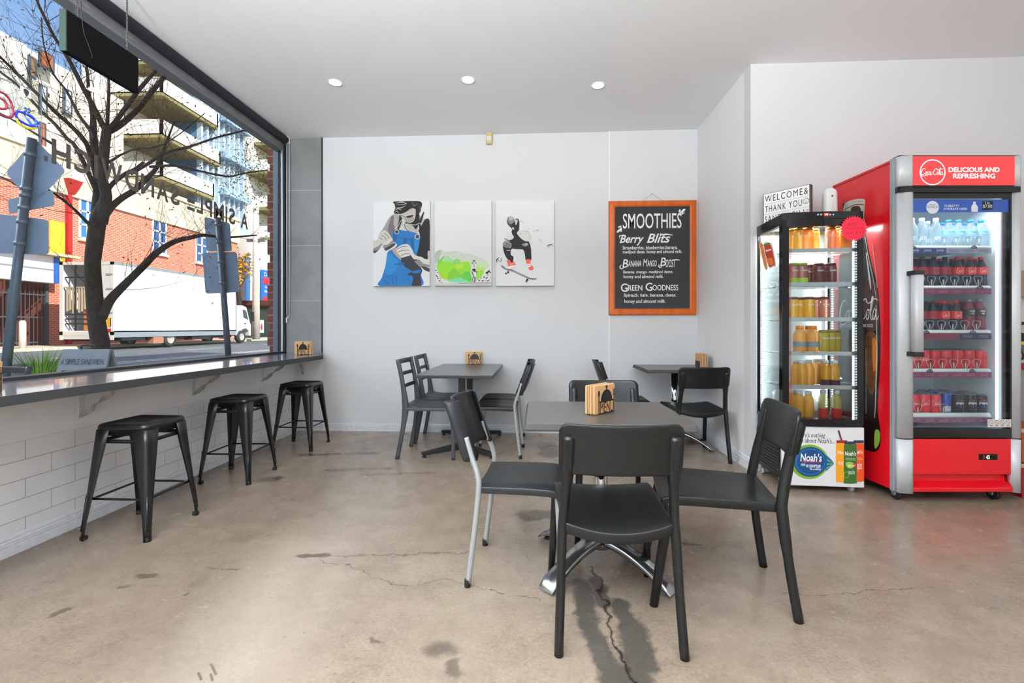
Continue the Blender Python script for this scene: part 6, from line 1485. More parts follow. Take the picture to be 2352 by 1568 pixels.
ws = MB(); q = on_y(1612, 928, WY - .02); ws.box(RX - .012, RX - .0005, 4.78, 4.87, .33, .41); o = ws.build('power_outlet', M_white, None, bevel=.003); tag(o, 'white power outlet low on the right wall behind the corner chair', 'outlet')
# ================================================================ THE STREET OUTSIDE
rnd = random.Random(7)
M_asph = mat('asphalt', '#6e7074', .85, noise=.15, nscale=3)
M_path = mat('footpath_concrete', '#a8a29a', .85, noise=.12, nscale=2)
M_kerb = mat('kerb_stone', '#b9b2a6', .85)
rd = MB(); rd.add([(-5.3, -20, -.08), (-5.3, 90, -.08), (-19.3, 90, .24), (-19.3, -20, .24)], [(0, 1, 2, 3)]); struct(rd.build('road', M_asph))
struct(MB().box(-5.3, -3.02, -20, 90, -.2, 0).build('footpath', M_path))
struct(MB().box(-22.2, -19.3, -20, 90, -.1, .36).build('far_footpath', mat('far_path', '#cfc4b2', .85, noise=.08, nscale=1)))
ml = MB()
def roadz(x): return -.08 + (-5.3 - x) / 14 * .32 + .004
for xx, w in ((-9.0, .1), (-12.4, .12), (-12.75, .12), (-15.6, .1)):
    y = 2
    while y < 70:
        L_ = 60 if w > .11 else 2.6
        ml.add([(xx, y, roadz(xx)), (xx + w, y, roadz(xx + w)), (xx + w, y + L_, roadz(xx + w)), (xx, y + L_, roadz(xx))], [(0, 1, 2, 3)]); y += L_ + 3.4
o = ml.build('road_markings', mat('road_paint', '#e4e4e0', .7)); struct(o)

# ---------------------------------------------------------------- brick warehouse across the street
FX = -22.0
def fy(px, py, x=FX): q = on_x(px, py, x); return q.y, q.z
M_fbrick = brickmat('orange_red_brick', '#cc6a4a', '#bd5a3c', '#dcb9a6', .24, .086, .012, 'YZ', (0, 0), .85, .2, .15, .5)
M_cream = mat('cream_render', '#d8ccb2', .85, noise=.22, nscale=1.2)
bb = thing('brick_building', 'old red brick warehouse with cream parapet across the street', 'building', (FX, 0, 0))
y_l = fy(112, 600)[0]; y_r = fy(545, 640)[0]; z_br = 7.35
yo0, yo1 = -8.0, y_l
wl = MB(); wl.box(-3, 0, y_l, y_r, 0, z_br); wl.box(-3, 0, -8, y_l, 5.0, z_br)
wl.build('wall', M_fbrick, bb)
MB().box(-3.1, .12, -8, y_r + .1, z_br, z_br + 1.7).box(-3.1, .22, -8, y_r + .1, z_br + 1.6, z_br + 1.85).build('parapet', M_cream, bb)
def facade_window(x0, y0, x1, y1, nv, nh, blue):
    a, b = fy(x0, y1), fy(x1, y0); m = MB(); Y0, Z0, Y1, Z1 = a[0], a[1], b[0], b[1]
    fw2 = .09
    for k in range(nv + 1): yy = Y0 + (Y1 - Y0) * k / nv; m.box(-.02, .06, yy - fw2 / 2, yy + fw2 / 2, Z0, Z1)
    for k in range(nh + 1): zz = Z0 + (Z1 - Z0) * k / nh; m.box(-.02, .06, Y0, Y1, zz - fw2 / 2, zz + fw2 / 2)
    m.box(0, .16, Y0 - .1, Y1 + .1, Z0 - .16, Z0 - .05)
    w = m.build('window', mat('window_white', '#e9e6e0', .5), bb)
    MB().box(.0, .02, Y0, Y1, Z0, Z1).build('pane', mat('pane_' + blue, blue, .12, 0, .6), w)
facade_window(182, 462, 216, 545, 2, 3, '#3f78c2'); facade_window(350, 512, 380, 578, 2, 3, '#3a5f96'); facade_window(450, 548, 475, 600, 2, 3, '#3a5f96')
MRP = mat('red_downpipe', '#b3241f', .5)
a, b = fy(150, 600), fy(159, 440); c0, c1 = fy(143, 440), fy(171, 418)
MB().box(.0, .16, a[0], b[0], .3, b[1]).build('downpipe', MRP, bb); m = MB(); m.loft([[Vector((x, y, z)) for x, y in ((0, c0[0] + s), (.34 - s, c0[0] + s), (.34 - s, c1[0] - s), (0, c1[0] - s))] for z, s in ((c0[1], .14), (c0[1] + .3, .04), (c1[1] - .2, .0), (c1[1], -.06))], smooth=False); m.build('rainwater_head', MRP, bb)
a, b = fy(113, 596), fy(147, 512); MB().box(.0, .04, a[0], b[0], a[1], b[1]).build('yellow_banner', mat('banner_yellow', '#f3c636', .6), bb)
a, b = fy(-80, 634), fy(112, 592)
m = MB(); m.box(0, .5, a[0], b[0], a[1], b[1]); m.build('white_signboard', mat('signboard_white', '#e6eaee', .6), bb); m = MB(); m.box(.5, .53, b[0] - .25, b[0], a[1], b[1], 0); m.box(.5, .52, a[0], b[0], (a[1] + b[1]) / 2 - .03, (a[1] + b[1]) / 2 + .03, 1); m.box(.4, .9, a[0], b[0] + .6, b[1] + .02, b[1] + .14, 2); m.build('signboard_trim', [mat('sign_blue', '#2763b8', .5), mat('sign_grey', '#8b95a0', .5), mat('gutter_beige', '#c9b894', .6)], bb)
MB().box(-3.0, -2.9, -8, y_l, 0, 5).box(-2.9, -.2, y_l - .05, y_l, .2, 5).build('recess_wall', mat('recess_brick', '#8a4a38', .85), bb)
gt = MB(); zt_g = 3.3
for k in range(46): yy = y_l - .12 - .17 * k; gt.box(-.03, .0, yy - .012, yy + .012, .36, zt_g + .3 * (k % 2))
for z in (.5, 1.6, 2.6): gt.box(-.04, .01, y_l - 8, y_l - .05, z - .03, z + .03)
for k in range(4): yy = y_l - .1 - 1.5 * k; gt.box(-.08, .05, yy - .06, yy + .06, .36, zt_g + .2)
gt.build('security_gate', mat('gate_grey', '#4c5358', .5), bb)

# ---------------------------------------------------------------- apartments behind
AX = -27.5
ab = thing('apartment_building', 'white apartment block with deep balconies behind the brick warehouse', 'building', (AX, 0, 0))
def ay(px, py, x=AX): q = on_x(px, py, x); return q.y, q.z
ztop = ay(40, 92)[1]; yA, yB = 8, ay(300, 300)[0]
M_awhite = mat('apartment_white', '#e4e2dc', .8, noise=.05, nscale=.6); M_acream = mat('apartment_cream', '#e6dfca', .8, noise=.06, nscale=.6)
MB().box(-6, 0, yA, ay(62, 130)[0], 7, ztop).build('wall', M_awhite, ab); MB().box(-6, -.5, ay(62, 130)[0], yB, 7, ay(128, 135)[1]).build('wall', M_acream, ab)
def awin(x0, y0, x1, y1, c, x=-.45):
    a, b = ay(x0, y1), ay(x1, y0); w = MB().box(x, x + .08, a[0], b[0], a[1], b[1]).build('window', mat('awin_frame', '#4c5562', .5), ab); MB().box(x + .06, x + .1, a[0] + .12, b[0] - .12, a[1] + .12, b[1] - .12).build('pane', mat('apane_' + c, c, .15), w)
awin(106, 200, 124, 258, '#d5dde8'); awin(106, 284, 121, 338, '#c06a40'); awin(62, 135, 80, 175, '#8a6a4a', .02); awin(86, 130, 122, 150, '#a8623c', .02); awin(160, 210, 180, 260, '#cfd9e6'); awin(232, 335, 268, 365, '#8ea0b0', -1.4)
M_und = mat('balcony_soffit', '#8d8257', .85, noise=.15, nscale=1)
for (x0, x1, yy) in ((300, 440, 280), (300, 446, 365), (330, 446, 205), (300, 430, 440)):
    q = ay(x0, yy + 30, AX); q1 = ay(x1, yy + 20, AX); z = q1[1]
    m = MB(); m.box(-1.5, 2.2, q[0], q1[0], z, z + .28, 0); m.box(2.05, 2.2, q[0], q1[0], z + .2, z + 1.25, 1); m.box(-1.5, 2.2, q1[0] - .15, q1[0], z + .2, z + 1.25, 1); m.box(-1.5, 2.2, q[0], q[0] + .15, z + .2, z + 1.25, 1)
    m.build('balcony', [M_und, M_awhite], ab)
M_tow = brickmat('tower_glass', '#3f74a8', '#c9dbe8', '#dfe8ee', 1.25, 3.0, .16, 'YZ', (0, 0), .3, 0, .35, 1.5, .37)
ta, tb = on_x(452, 400, -26.0).y, on_x(560, 400, -26.0).y
MB().box(-3.5, -1.5, yB, ta - .3, 7, 21).build('wall', M_awhite, ab)
tw = thing('glass_tower', 'blue and white glass apartment tower behind the warehouse', 'building', (-26.0, 0, 0))
ta, tb = on_x(452, 400, -26.0).y, on_x(560, 400, -26.0).y
MB().box(-9, 0, ta, tb, 6, 34).build('curtain_wall', M_tow, tw)
m = MB(); y = ta
while y < tb: m.box(0, .35, y, y + .22, 6, 34); y += (tb - ta) / 9
m.build('fins', mat('tower_fin', '#b9cddd', .4), tw)
for k in range(7): MB().box(-1, .9, ta + (tb - ta) * .35, ta + (tb - ta) * .95, 9 + 3 * k, 9.5 + 3 * k).build('balcony', mat('tower_blue_balcony', '#9db9d0', .25), tw)
rbk = thing('apartment_building', 'white balconied apartments farther along beside the glass tower', 'building', (-24.0, 0, 0))
ra, rb2 = tb + .5, on_x(640, 400, -24.0).y + 12
MB().box(-9, -2, ra, rb2, 9, 34).build('wall', M_awhite, rbk)
for k in range(8): MB().box(-2, 1.2, ra + (k % 2), rb2, 9 + 3 * k, 9.3 + 3 * k, 0).box(1.05, 1.2, ra + (k % 2), rb2, 9.3 + 3 * k, 10.3 + 3 * k, 1).box(-2, 1.2, ra + (k % 2), ra + .15 + (k % 2), 9.3 + 3 * k, 10.3 + 3 * k, 1).build('balcony', [M_und, M_awhite], rbk)
sb_ = thing('shop_building', 'low white shop building with brown awning beyond the truck', 'building', (-21.5, 0, 0))
sa, sb2 = y_r + .6, on_x(650, 620, -21.5).y + 10; zaw = on_x(575, 690, -21.5).z; zrf = on_x(560, 535, -21.5).z
MB().box(-4, 0, sa, sb2, zaw, zrf).build('wall', M_awhite, sb_); MB().box(-4, -1, sa, sb2, .3, zaw).build('shopfront_glass', mat('shop_glass', '#2f4a4a', .15), sb_); MB().box(-1, 2.2, sa, sb2, zaw - .35, zaw).build('awning', mat('awning_brown', '#5e3b2c', .6), sb_)
a, b = on_x(565, 690, -21.4), on_x(574, 590, -21.4); MB().box(0, .12, a.y, b.y, a.z, b.z).build('blue_panel', mat('panel_blue', '#3a6fae', .5), sb_)
a, b = on_x(602, 690, -21.3), on_x(630, 625, -21.3); q = MB().box(.05, .25, a.y, b.y, a.z, b.z).build('shop_sign', mat('sign_blue2', '#1f6fc0', .5), sb_)
m = MB(); m.box(.25, .28, a.y, b.y, a.z + (b.z - a.z) * .55, a.z + (b.z - a.z) * .75, 0); m.box(.25, .28, a.y, b.y, a.z, a.z + (b.z - a.z) * .12, 0); f = frame((.29, a.y, a.z), (0, 1, 0), (0, 0, 1)); hh = b.z - a.z; m.text('DAILY', .15, hh * .8, (b.y - a.y) * .9, hh * .93, f, 0, 1); m.text('fresh food\nopen 7 days', .15, hh * .25, (b.y - a.y) * .8, hh * .5, f, 0, 1); m.build('sign_print', [mat('sign_red2', '#cf2a38', .5), mat('sign_w', '#f0f0f0', .5)], q, fixn=False)
a, b = on_x(594, 764, -20.8), on_x(606, 735, -20.8); o = MB().box(-20.85, -20.8, a.y, b.y, a.z, b.z).build('pavement_poster', mat('poster_white', '#e9e4e4', .6)); tag(o, 'white poster board with red drop on the far footpath', 'poster')
m = MB(); f = frame((-20.79, (a.y + b.y) / 2, (a.z + b.z) / 2), (0, 1, 0), (0, 0, 1)); m.poly([(-.12, -.1), (.05, -.3), (.16, -.1), (.03, .25)], f, 0, 0, 3); m.build('print', mat('poster_red', '#d02a3a', .6), o)

# ---------------------------------------------------------------- white box truck
TX = -17.5
tk = thing('box_truck', 'white box truck parked on the far side with its rear open', 'truck', (TX, 0, .24))
yr, yf, yc = on_x(262, 700, TX).y, on_x(543, 700, TX).y, on_x(581, 730, TX).y
zb_t = on_x(262, 764, TX).z - .24; zt_t = on_x(262, 601, TX).z - .24; TW = 2.35
M_tw = mat('truck_white', '#ececec', .4); M_tg = mat('truck_grey', '#8e979c', .5); M_td = mat('truck_dark', '#26282a', .6)
m = MB(); m.box(-.06, 0, yr, yf, zb_t, zt_t); m.box(-TW, -TW + .06, yr, yf, zb_t, zt_t); m.box(-TW, 0, yr, yf, zt_t - .06, zt_t); m.box(-TW, 0, yr, yf, zb_t, zb_t + .08); m.box(-TW, 0, yf - .06, yf, zb_t, zt_t)
bx = m.build('cargo_box', M_tw, tk)
m = MB(); m.box(-.012, .012, yr, yf, zt_t - .1, zt_t + .01, 0); m.box(-.012, .014, yr, yf, zb_t - .2, zb_t + .02, 0)
m.build('side_rail', M_tg, bx)
m = MB(); m.box(-TW, -TW + .14, yr - .04, yr, zb_t - .3, zt_t); m.box(-.14, 0, yr - .04, yr, zb_t - .3, zt_t); m.box(-TW, 0, yr - .04, yr, zt_t - .12, zt_t); m.box(-TW, 0, yr - .04, yr + .02, zb_t - .1, zb_t + .05); m.build('rear_frame', mat('truck_cream', '#dcd8cc', .5), bx)
m = MB(); m.box(-.75, -.03, yr - .03, yr + .02, zb_t + .1, zt_t - .12); d_ = m.build('rear_door', mat('truck_door', '#d9d6cf', .5), bx)
m = MB(); m.box(-.75, -.1, yr - .04, yr - .03, zb_t + .25, zb_t + .62); m.build('door_sign', mat('door_yellow', '#e6a92a', .5), d_)
for z in (zb_t + .8, zb_t + 1.8, zb_t + 2.4): MB().box(-.3, -.02, yr - .05, yr - .03, z, z + .06).build('hinge', M_tg, d_)
m = MB()
for k in range(9): x = -TW + .2 + .13 * k; zt2 = zb_t + 1.9; m.box(x, x + .07, yr + .05, yr + .08, zt2 - .9 - .3 * rnd.random(), zt2)
m.box(-TW + .1, -.8, yr + .04, yr + .09, zb_t + 1.88, zb_t + 1.93); m.build('hanging_straps', mat('strap_canvas', '#b9a68a', .8), bx)
m = MB(); m.box(-1.45, -.8, yr + .12, yr + .5, zb_t + .1, zb_t + 1.6); o = m.build('cargo_crate', mat('crate_orange', '#c77a3e', .7)); o.location = tk.location; tag(o, 'orange brown crate standing inside the open truck', 'crate')
m = MB()
for z in (.35, .55, .75, 2.3): m.box(-TW + .1, -.8, yr + .1, yr + .14, zb_t + z, zb_t + z + .05)
m.box(-1.75, -1.7, yr + .02, yr + .06, zb_t, zt_t - .1); m.build('load_bars', M_td, bx)
m = MB(); m.box(-TW + .3, -.3, yr + .2, yf, .34, zb_t - .02); m.box(-TW + .05, -.04, yr + .4, yr + 1.6, .36, zb_t - .03); m.box(-.5, -.05, (yr + yf) / 2 + .5, (yr + yf) / 2 + 1.9, .3, zb_t - .05); m.build('chassis', M_td, tk)
m = MB(); m.box(-TW + .1, -.1, yr - .03, yr + .05, .42, .62); m.build('bumper', mat('bumper_white', '#d5d2ca', .6), tk)
MB().box(-.5, -.1, yr - .06, yr, .72, .86).build('tail_light', mat('lamp_red', '#b5241e', .4), tk)
Mtyre = mat('tyre', '#3a3a3c', .8); Mrim = mat('rim_grey', '#b5aca4', .5)
for yw in (on_x(394, 780, TX).y, on_x(557, 770, TX).y):
    for xs in (-.16, -TW + .16):
        m = MB(); M = Matrix.Translation((xs, yw, .37)) @ Matrix.Rotation(PI / 2, 4, 'Y'); m.lathe([(.22, -.13), (.34, -.13), (.37, -.1), (.37, .1), (.34, .13), (.22, .13)], 24, M=M, caps=False); w = m.build('wheel', Mtyre, tk)
        m = MB(); m.lathe([(.001, -.09 if xs > -1 else .09), (.08, .10), (.12, .06), (.2, .10), (.225, .12)], 20, M=M, caps=False); m.build('rim', Mrim, w)
m = MB(); yw = on_x(394, 780, TX).y; m.box(-.3, -.02, yw - 1.05, yw - .45, .18, .55, 0); m.build('mudflap', mat('mudflap_tan', '#b07a64', .7), tk)
# cab
zc = on_x(560, 702, TX).z - .24
pf = [(yf + .12, .45), (yf + .12, zc), (yf + .8, zc + .02), (yc - .45, zc - .08), (yc - .1, zc * .55), (yc, zc * .48), (yc, .4), (yf + 1.45, .4), (yf + 1.4, .7), (yf + 1.1, .86), (yf + .75, .8), (yf + .6, .45)]
m = MB(); m.prism([Vector((-.12, y, z)) for y, z in pf], (-TW + .3, 0, 0)); cab = m.build('cab', M_tw, tk, bevel=.03)
m = MB(); m.prism([Vector((-.125, y, z)) for y, z in ((yf + .75, zc - .22), (yc - .52, zc - .26), (yc - .28, zc * .62), (yf + .85, zc * .68))], (.012, 0, 0)); m.build('side_window', mat('cab_glass', '#3b4a4c', .1), cab)
m = MB(); m.box(-.1, .08, yc - .12, yc + .02, zc * .58, zc * .85); m.build('mirror', M_td, cab, bevel=.02)
MB().box(-.125, -.11, yf + .9, yf + 1.1, zc * .5, zc * .53).build('door_handle', M_td, cab)

# ---------------------------------------------------------------- concrete power pole, marker post
p = on_x(588, 782, -18.6); pl = thing('power_pole', 'grey concrete power pole beside the truck cab', 'pole', (p.x, p.y, .36))
m = MB(); m.lathe([(.24, 0), (.22, 3), (.17, 9)], 14); m.build('shaft', mat('pole_concrete', '#c3bdb2', .85, noise=.12, nscale=2), pl)
MB().box(-.6, .6, -.08, .08, 6.5, 6.7).build('crossarm', mat('pole_timber', '#6f6a62', .8), pl)
q = on_z(52, 819, .36); mp_ = thing('marker_post', 'short white marker post on the far kerb', 'post', (-19.5, on_x(52, 800, -19.5).y, .36)); m = MB(); m.lathe([(.11, 0), (.10, 1.0), (.06, 1.06)], 12); m.build('post', mat('post_white', '#e9e4d8', .6), mp_)

# ---------------------------------------------------------------- street signs seen from behind
M_galv = mat('painted_pole_blue_grey', '#5d6d7d', .45, .3); M_sback = mat('sign_back_sky_tint', '#8496ae', .4, .4, noise=.06, nscale=10)  # plate backs are aluminium, tinted blue for the sky they reflect
def sign_pole(lab, base, top, d, wpx, plates):
    b, t_ = at_d(*base, d), at_d(*top, d); k = -(b.z) / (t_.z - b.z); foot = b + (t_ - b) * k
    t = thing('street_sign', lab, 'street sign', tuple(foot))
    r = wpx / F * d / 2 / ray(top[0], HY).length; m = MB(); m.tube([(0, 0, 0), tuple(t_ - foot)], r, 14); m.build('pole', M_galv, t)
    back = ray(*top); back.z = 0; back.normalize(); back = back * (r + .006)
    for pts in plates:
        P = [at_d(x, y, d) - foot + back for x, y in pts]
        c = sum(P, Vector()) / len(P); Q = []
        for i in range(len(P)):
            a, b2, c2 = P[i - 1], P[i], P[(i + 1) % len(P)]
            for s in (.14, .05): Q.append(b2 + (a - b2) * s)
            for s in (.05, .14): Q.append(b2 + (c2 - b2) * s)
        m = MB(); m.prism(Q, back.normalized() * .004); pl_ = m.build('plate', M_sback, t)
        m = MB()
        for s in (.25, .75):
            zc2 = min(q.z for q in P) + (max(q.z for q in P) - min(q.z for q in P)) * s; kk = zc2 / (t_ - foot).z; cc2 = (t_ - foot) * kk
            m.tube([cc2 - Vector((0, 0, .018)), cc2 + Vector((0, 0, .018))], r * 1.16, 14)
        m.build('clamp', mat('clamp_steel', '#7f8890', .4, .5), pl_)
    return t
sign_pole('blue grey sign post with diamond plate left of the street tree', (12, 862), (73, 318), 4.35, 26, [[(13, 394), (80, 315), (152, 390), (76, 472)], [(18, 456), (122, 434), (126, 470), (20, 490)], [(-52, 484), (112, 503), (112, 584), (-52, 578)]])
sign_pole('blue grey sign post with two plates right of the street tree', (525, 823), (500, 500), 7.3, 15, [[(469, 496), (528, 511), (533, 576), (474, 576)], [(464, 579), (544, 577), (552, 670), (472, 674)]])

# ---------------------------------------------------------------- street tree
TD = 5.7
tr3 = thing('street_tree', 'bare dark street tree on the footpath outside the window', 'tree', tuple(on_z(232, 1000, 0)))
foot = at_d(232, 805, TD); tr3.location = (foot.x, foot.y, 0); fo = Vector((foot.x, foot.y, 0))
def limb(pts, dz=0.0, start=0.0):
    out = []; n = len(pts)
    for i, (x, y, w) in enumerate(pts): d = TD + start + dz * i / max(1, n - 1) + max(0, x - 400) * .013 + max(0, y * -.004); out.append((at_d(x, y, d) - fo, w / F * d / 2 / ray(x, HY).length))
    return out
LB = [
    (limb([(232, 930, 52), (232, 805, 48), (222, 740, 44), (215, 650, 41), (213, 600, 40), (219, 550, 42), (224, 512, 42), (229, 490, 36), (235, 465, 22), (240, 445, 8)]), 0),
    (limb([(232, 730, 30), (246, 700, 27), (262, 678, 24), (300, 640, 20), (335, 605, 19), (360, 580, 17), (400, 555, 14), (440, 545, 12), (470, 540, 9), (520, 545, 6), (590, 540, 3)], .5), 1),
    (limb([(216, 520, 14), (200, 510, 10), (170, 480, 8), (130, 448, 7), (95, 425, 5)], -.4), 1),
    (limb([(221, 510, 30), (222, 475, 26), (226, 424, 24), (220, 362, 22), (214, 307, 20), (214, 271, 14), (205, 220, 10), (200, 160, 7), (190, 90, 5)], .4), 1),
    (limb([(232, 512, 34), (244, 450, 30), (236, 413, 27), (240, 342, 26), (244, 307, 25), (246, 290, 20)], -.1), 1),
    (limb([(244, 300, 18), (232, 280, 16), (212, 240, 14), (190, 200, 13), (165, 150, 12), (145, 115, 10), (125, 85, 9), (100, 35, 8), (85, 0, 7), (70, -60, 5)], -.7), 1),
    (limb([(246, 303, 20), (273, 289, 17), (303, 264, 15), (322, 244, 14), (345, 215, 13), (380, 172, 11), (400, 140, 9), (430, 90, 6)], .5), 1),
    (limb([(250, 296, 14), (265, 280, 13), (285, 252, 12), (300, 232, 12), (320, 205, 11), (355, 165, 9), (378, 140, 7), (410, 90, 5)], -.4), 1),
    (limb([(246, 292, 10), (248, 250, 9), (250, 200, 7), (247, 150, 6), (240, 90, 4)], .3), 1),
    (limb([(226, 420, 16), (207, 354, 14), (197, 328, 13), (171, 297, 12), (150, 277, 12), (130, 260, 11), (100, 230, 10), (60, 190, 9), (15, 145, 8), (-20, 110, 6)], -.8), 1),
    (limb([(222, 440, 14), (177, 342, 12), (154, 318, 11), (130, 289, 10), (95, 255, 9), (40, 195, 8), (0, 165, 7), (-40, 130, 5)], .3), 1),
    (limb([(218, 320, 12), (207, 299, 11), (181, 264, 9), (169, 240, 8), (150, 205, 7), (120, 165, 5), (100, 100, 4), (95, 40, 3)], .6), 1),
    (limb([(234, 506, 22), (256, 475, 19), (281, 454, 17), (310, 436, 16), (335, 412, 14), (360, 385, 11), (372, 355, 8), (385, 320, 6), (400, 280, 4)], .4), 1),
    (limb([(300, 400, 8), (340, 376, 9), (380, 352, 8), (440, 335, 6), (500, 315, 5), (560, 300, 4), (640, 280, 2)], .3), 1),
    (limb([(345, 383, 8), (390, 380, 7), (430, 386, 6), (520, 405, 5), (560, 398, 4), (615, 390, 2)], -.3), 1),
    (limb([(246, 440, 12), (260, 420, 12), (290, 398, 11), (310, 388, 9), (330, 372, 7)], .2), 1),
    (limb([(238, 380, 9), (300, 345, 5), (380, 330, 3), (470, 260, 2)], .2), 1),
    (limb([(120, 330, 8), (70, 300, 6), (20, 270, 5), (-20, 250, 4)], .2), 1), (limb([(97, 470, 5), (60, 440, 5), (20, 415, 4), (-20, 395, 3)], .1), 1)]
bark = mat('dark_bark', '#382e27', .9, noise=.35, nscale=30, stretch=(1, 1, .4))
m = MB(); twigs = []
for L_, kind in LB:
    pts = catmull([p for p, r in L_], 3); rs = []
    for i in range(len(pts)): s = i / 3; a = min(int(s), len(L_) - 1); b2 = min(a + 1, len(L_) - 1); rs.append(L_[a][1] + (L_[b2][1] - L_[a][1]) * (s - a))
    m.tube(pts, rs, 10)
    if kind:
        for i in range(4, len(pts) - 1): twigs.append((pts[i], (pts[i + 1] - pts[i - 1]).normalized(), rs[i]))
m.build('trunk', bark, tr3)
tw_m = MB(); leaf = MB(); ups = Vector((0, 0, 1))
def rvec(): return Vector((rnd.uniform(-1, 1), rnd.uniform(-1, 1), rnd.uniform(-1, 1)))
def add_leaf(p, mi, s=.022):
    a = rvec().normalized(); b2 = a.cross(rvec()).normalized(); leaf.add([p, p + a * s + b2 * s * .4, p + a * s * 2, p + a * s - b2 * s * .4], [(0, 1, 2, 3)], mi)
def grow(p, d, r, L_, lev):
    if (p + fo).x > -3.9: return
    n = 4; pts = [p]; dd = d.copy()
    for i in range(n):
        dd = (dd + rvec() * .16 + ups * .06).normalized(); pts.append(pts[-1] + dd * L_ / n)
    tw_m.tube(pts, [r * (1 - .7 * i / n) for i in range(n + 1)], 4)
    if lev > 0:
        for i in range(1, n + 1):
            if rnd.random() < .62: grow(pts[i], (dd + rvec() * .7).normalized(), r * .55, L_ * rnd.uniform(.4, .7), lev - 1)
    elif rnd.random() < .55: add_leaf(pts[-1], rnd.choice((0, 0, 1, 2)))
for p, d, r in twigs:
    for _k in range(1 if rnd.random() < .9 else 0):
        dirn = (d * .7 + rvec() * .8 + ups * .15).normalized(); grow(p, dirn, min(.0045, r * .4), rnd.uniform(.35, .9), 2)
tw_m.build('twigs', mat('twig_bark', '#5f4737', .9), tr3)['kind'] = 'stuff'
for cx3, cy3, n3, sx3, sy3 in ((575, 410, 420, 34, 46), (590, 350, 160, 22, 26), (520, 400, 160, 30, 30), (560, 300, 90, 30, 18), (600, 450, 120, 16, 30)):
    for k in range(n3): add_leaf(at_d(cx3 + rnd.gauss(0, sx3), cy3 + rnd.gauss(0, sy3), TD + max(0, cx3 - 400) * .013 + rnd.uniform(-.3, 1.2)) - fo, 1, .024)
lm = [mat('leaf_brown', '#8a5a30', .8), mat('leaf_olive', '#7b7a30', .8), mat('leaf_dark', '#3d3424', .8)]
lf = leaf.build('leaves', lm, tr3); lf['kind'] = 'stuff'
# a slighter tree with olive leaves near the far end of the window, and a yellowing one by the truck
def small_tree(lab, base, d, hts, nl, mi, spread, cen):
    global leaf, tw_m
    leaf = MB(); tw_m = MB(); b = at_d(base[0], 790, d); b.z = .0 if d < 15 else .36
    t = thing('street_tree', lab, 'tree', tuple(b)); m = MB(); top = at_d(*cen, d) - b
    m.tube(catmull([(0, 0, 0), top * .4 + Vector((.05, .1, 0)), top * .75, top], 4), [.06 * (1 - .6 * k / 12) * (d / 9) for k in range(13)], 8); m.build('trunk', bark, t)
    for k in range(nl):
        c = top + Vector((rnd.gauss(0, spread), rnd.gauss(0, spread), rnd.gauss(0, spread * .9)))
        if k % 14 == 0: tw_m.tube([top * rnd.uniform(.6, 1), c], [.010 * d / 9, .003 * d / 9], 4)
        add_leaf(c, mi, .045 * d / 10)
    tw_m.build('twigs', mat('twig_bark', '#5f4737', .9), t)['kind'] = 'stuff'
    leaf.build('leaves', [mat('leaf_olive', '#7b7a30', .8), mat('leaf_gold', '#c79a2e', .8)], t)['kind'] = 'stuff'
small_tree('yellow leaved street tree behind the truck cab', (548, 790), 31.5, 5, 420, 1, .5, (546, 610))

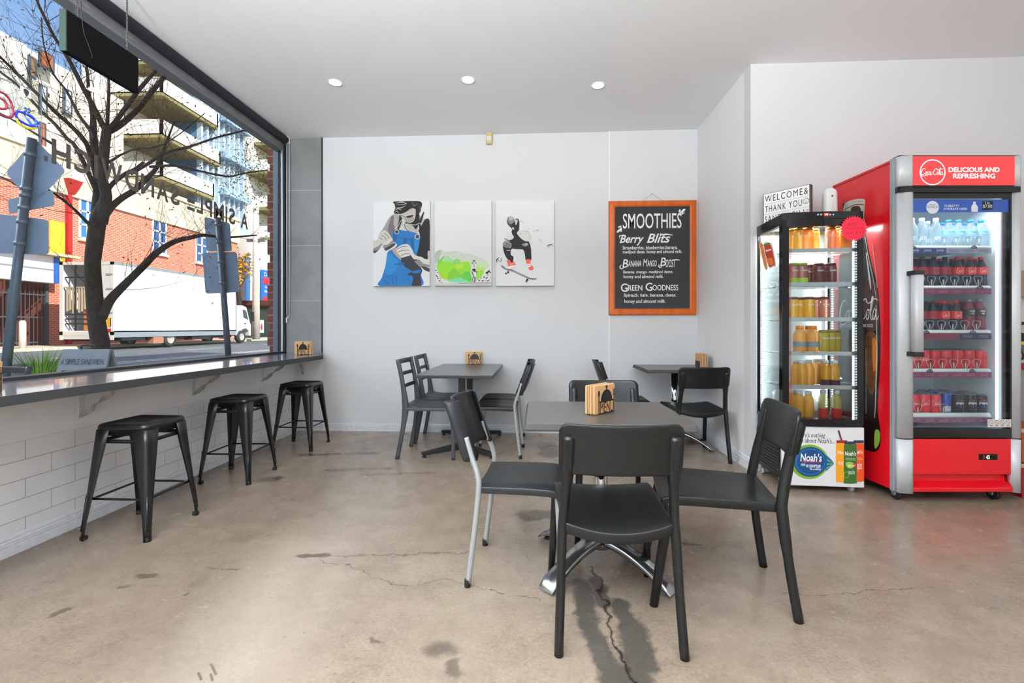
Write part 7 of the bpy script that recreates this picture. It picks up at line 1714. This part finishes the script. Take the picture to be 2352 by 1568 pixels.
# ---------------------------------------------------------------- footpath things just outside the glass
af2 = thing('sandwich_board', 'grey footpath sandwich board with printed shop name outside window', 'sandwich board', (0, 0, 0))
dA = 4.3; tl, tr_2 = at_d(149, 803, dA), at_d(256, 803, dA); bl_ = at_d(132, 862, dA - .12); Wd = (tr_2 - tl).length
cen = (tl + tr_2) / 2; af2.location = (cen.x, cen.y, 0); ang = math.atan2(tr_2.y - tl.y, tr_2.x - tl.x); af2.rotation_euler = (0, 0, ang); Hb = cen.z
for s, nm in ((-1, 'front_panel'), (1, 'rear_panel')):
    m = MB(); a0, a1 = Vector((0, 0, Hb)), Vector((0, s * .26, .0)); dv = (a1 - a0); L2 = dv.length; nrm = Vector((0, dv.z, -dv.y)).normalized() * s * -1
    def q(x, t): return a0 + dv * t + Vector((x * (1 + .12 * t), 0, 0))
    for x0, x1, t0, t1 in ((-Wd / 2, Wd / 2, 0, .2), (-Wd / 2, -Wd / 2 + .04, .2, 1), (Wd / 2 - .04, Wd / 2, .2, 1), (-Wd / 2, Wd / 2, .92, 1)):
        m.prism([q(x0, t0), q(x1, t0), q(x1, t1), q(x0, t1)], nrm * .02)
    pnl2 = m.build(nm, mat('board_grey', '#7f8790', .5, .2), af2)
    m = MB(); m.prism([q(-Wd / 2 + .04, .2), q(Wd / 2 - .04, .2), q(Wd / 2 - .04, .92), q(-Wd / 2 + .04, .92)], nrm * .01); m.build('insert', mat('board_dark', '#2a2c2c', .3), pnl2)
    if s < 0:
        ux, uy = Vector((1, 0, 0)), -dv.normalized(); fo_ = a0 + dv * .145; on = ux.cross(uy).normalized(); f = (fo_ + on * .024, ux, uy, on); m = MB(); xx = -Wd * .46; hL = L2 * .052
        tot2 = sum(adv[c] for c in phrase)
        for c in phrase:
            aw = adv[c] / tot2 * Wd * .92; g2 = aw * .16
            if c == 'E':
                for k in range(3): z0 = k * hL * .41; m.poly([(xx, z0), (xx + aw - g2, z0), (xx + aw - g2, z0 + hL * .18), (xx, z0 + hL * .18)], f)
            elif c == '.': m.poly([(xx, 0), (xx + aw - g2, 0), (xx + aw - g2, hL * .2), (xx, hL * .2)], f)
            elif c != ' ': m.text(c, xx, 0, xx + aw - g2, hL, f, 0, 0)
            xx += aw
        m.build('lettering', mat('board_letter', '#2f3338', .5), pnl2, fixn=False)
m = MB(); m.tube(catmull([(-.06, 0, Hb), (-.055, 0, Hb + .04), (.055, 0, Hb + .04), (.06, 0, Hb)], 4), .008, 8); m.build('carry_handle', M_td, af2)
def clump(lab, px, d, top_py, n, spread, lean):
    b = at_d(px, 900, d); b.z = 0; zt2 = at_d(px, top_py, d).z; m = MB()
    for k in range(n):
        a = rnd.uniform(0, 2 * PI); rr2 = spread * .25 * rnd.random(); p = Vector((rr2 * math.cos(a), rr2 * math.sin(a), 0)); h = zt2 * rnd.uniform(.6, 1); out = Vector((math.cos(a), math.sin(a), 0)) * spread * rnd.uniform(.3, 1); sd = Vector((-math.sin(a), math.cos(a), 0)) * .005
        pts = [p + out * (t ** 2) + Vector((0, 0, h * (1 - (1 - t) ** 1.5))) for t in (0, .35, .7, 1)]
        m.add([q + sd * w for q, w in zip(pts, (1, 1, .7, .1))] + [q - sd * w for q, w in zip(pts, (1, 1, .7, .1))], [(i, i + 1, 5 + i, 4 + i) for i in range(3)], rnd.choice((0, 0, 1)))
    o = m.build('grass_clump', [mat('blade_green', '#7fae35', .7), mat('blade_dark', '#55802c', .7)]); o.location = b; tag(o, lab, 'grass', 'strappy grass clumps on the footpath')
clump('big green strappy grass clump left of the sandwich board', 95, 4.5, 796, 420, .26, 0)
clump('low grass clump right of the sandwich board under the tree bough', 395, 5.6, 824, 220, .22, 0)
clump('low grass clump at the foot of the right sign post', 500, 6.9, 812, 220, .3, 0)
clump('thin dark grass stalks beside the sandwich board', 312, 5.0, 812, 16, .2, 0)
oc = dup(cc_, (-3.84, 2.93, 0), R(172), 'grey ladder back cafe chair outside on the footpath'); del oc['group']
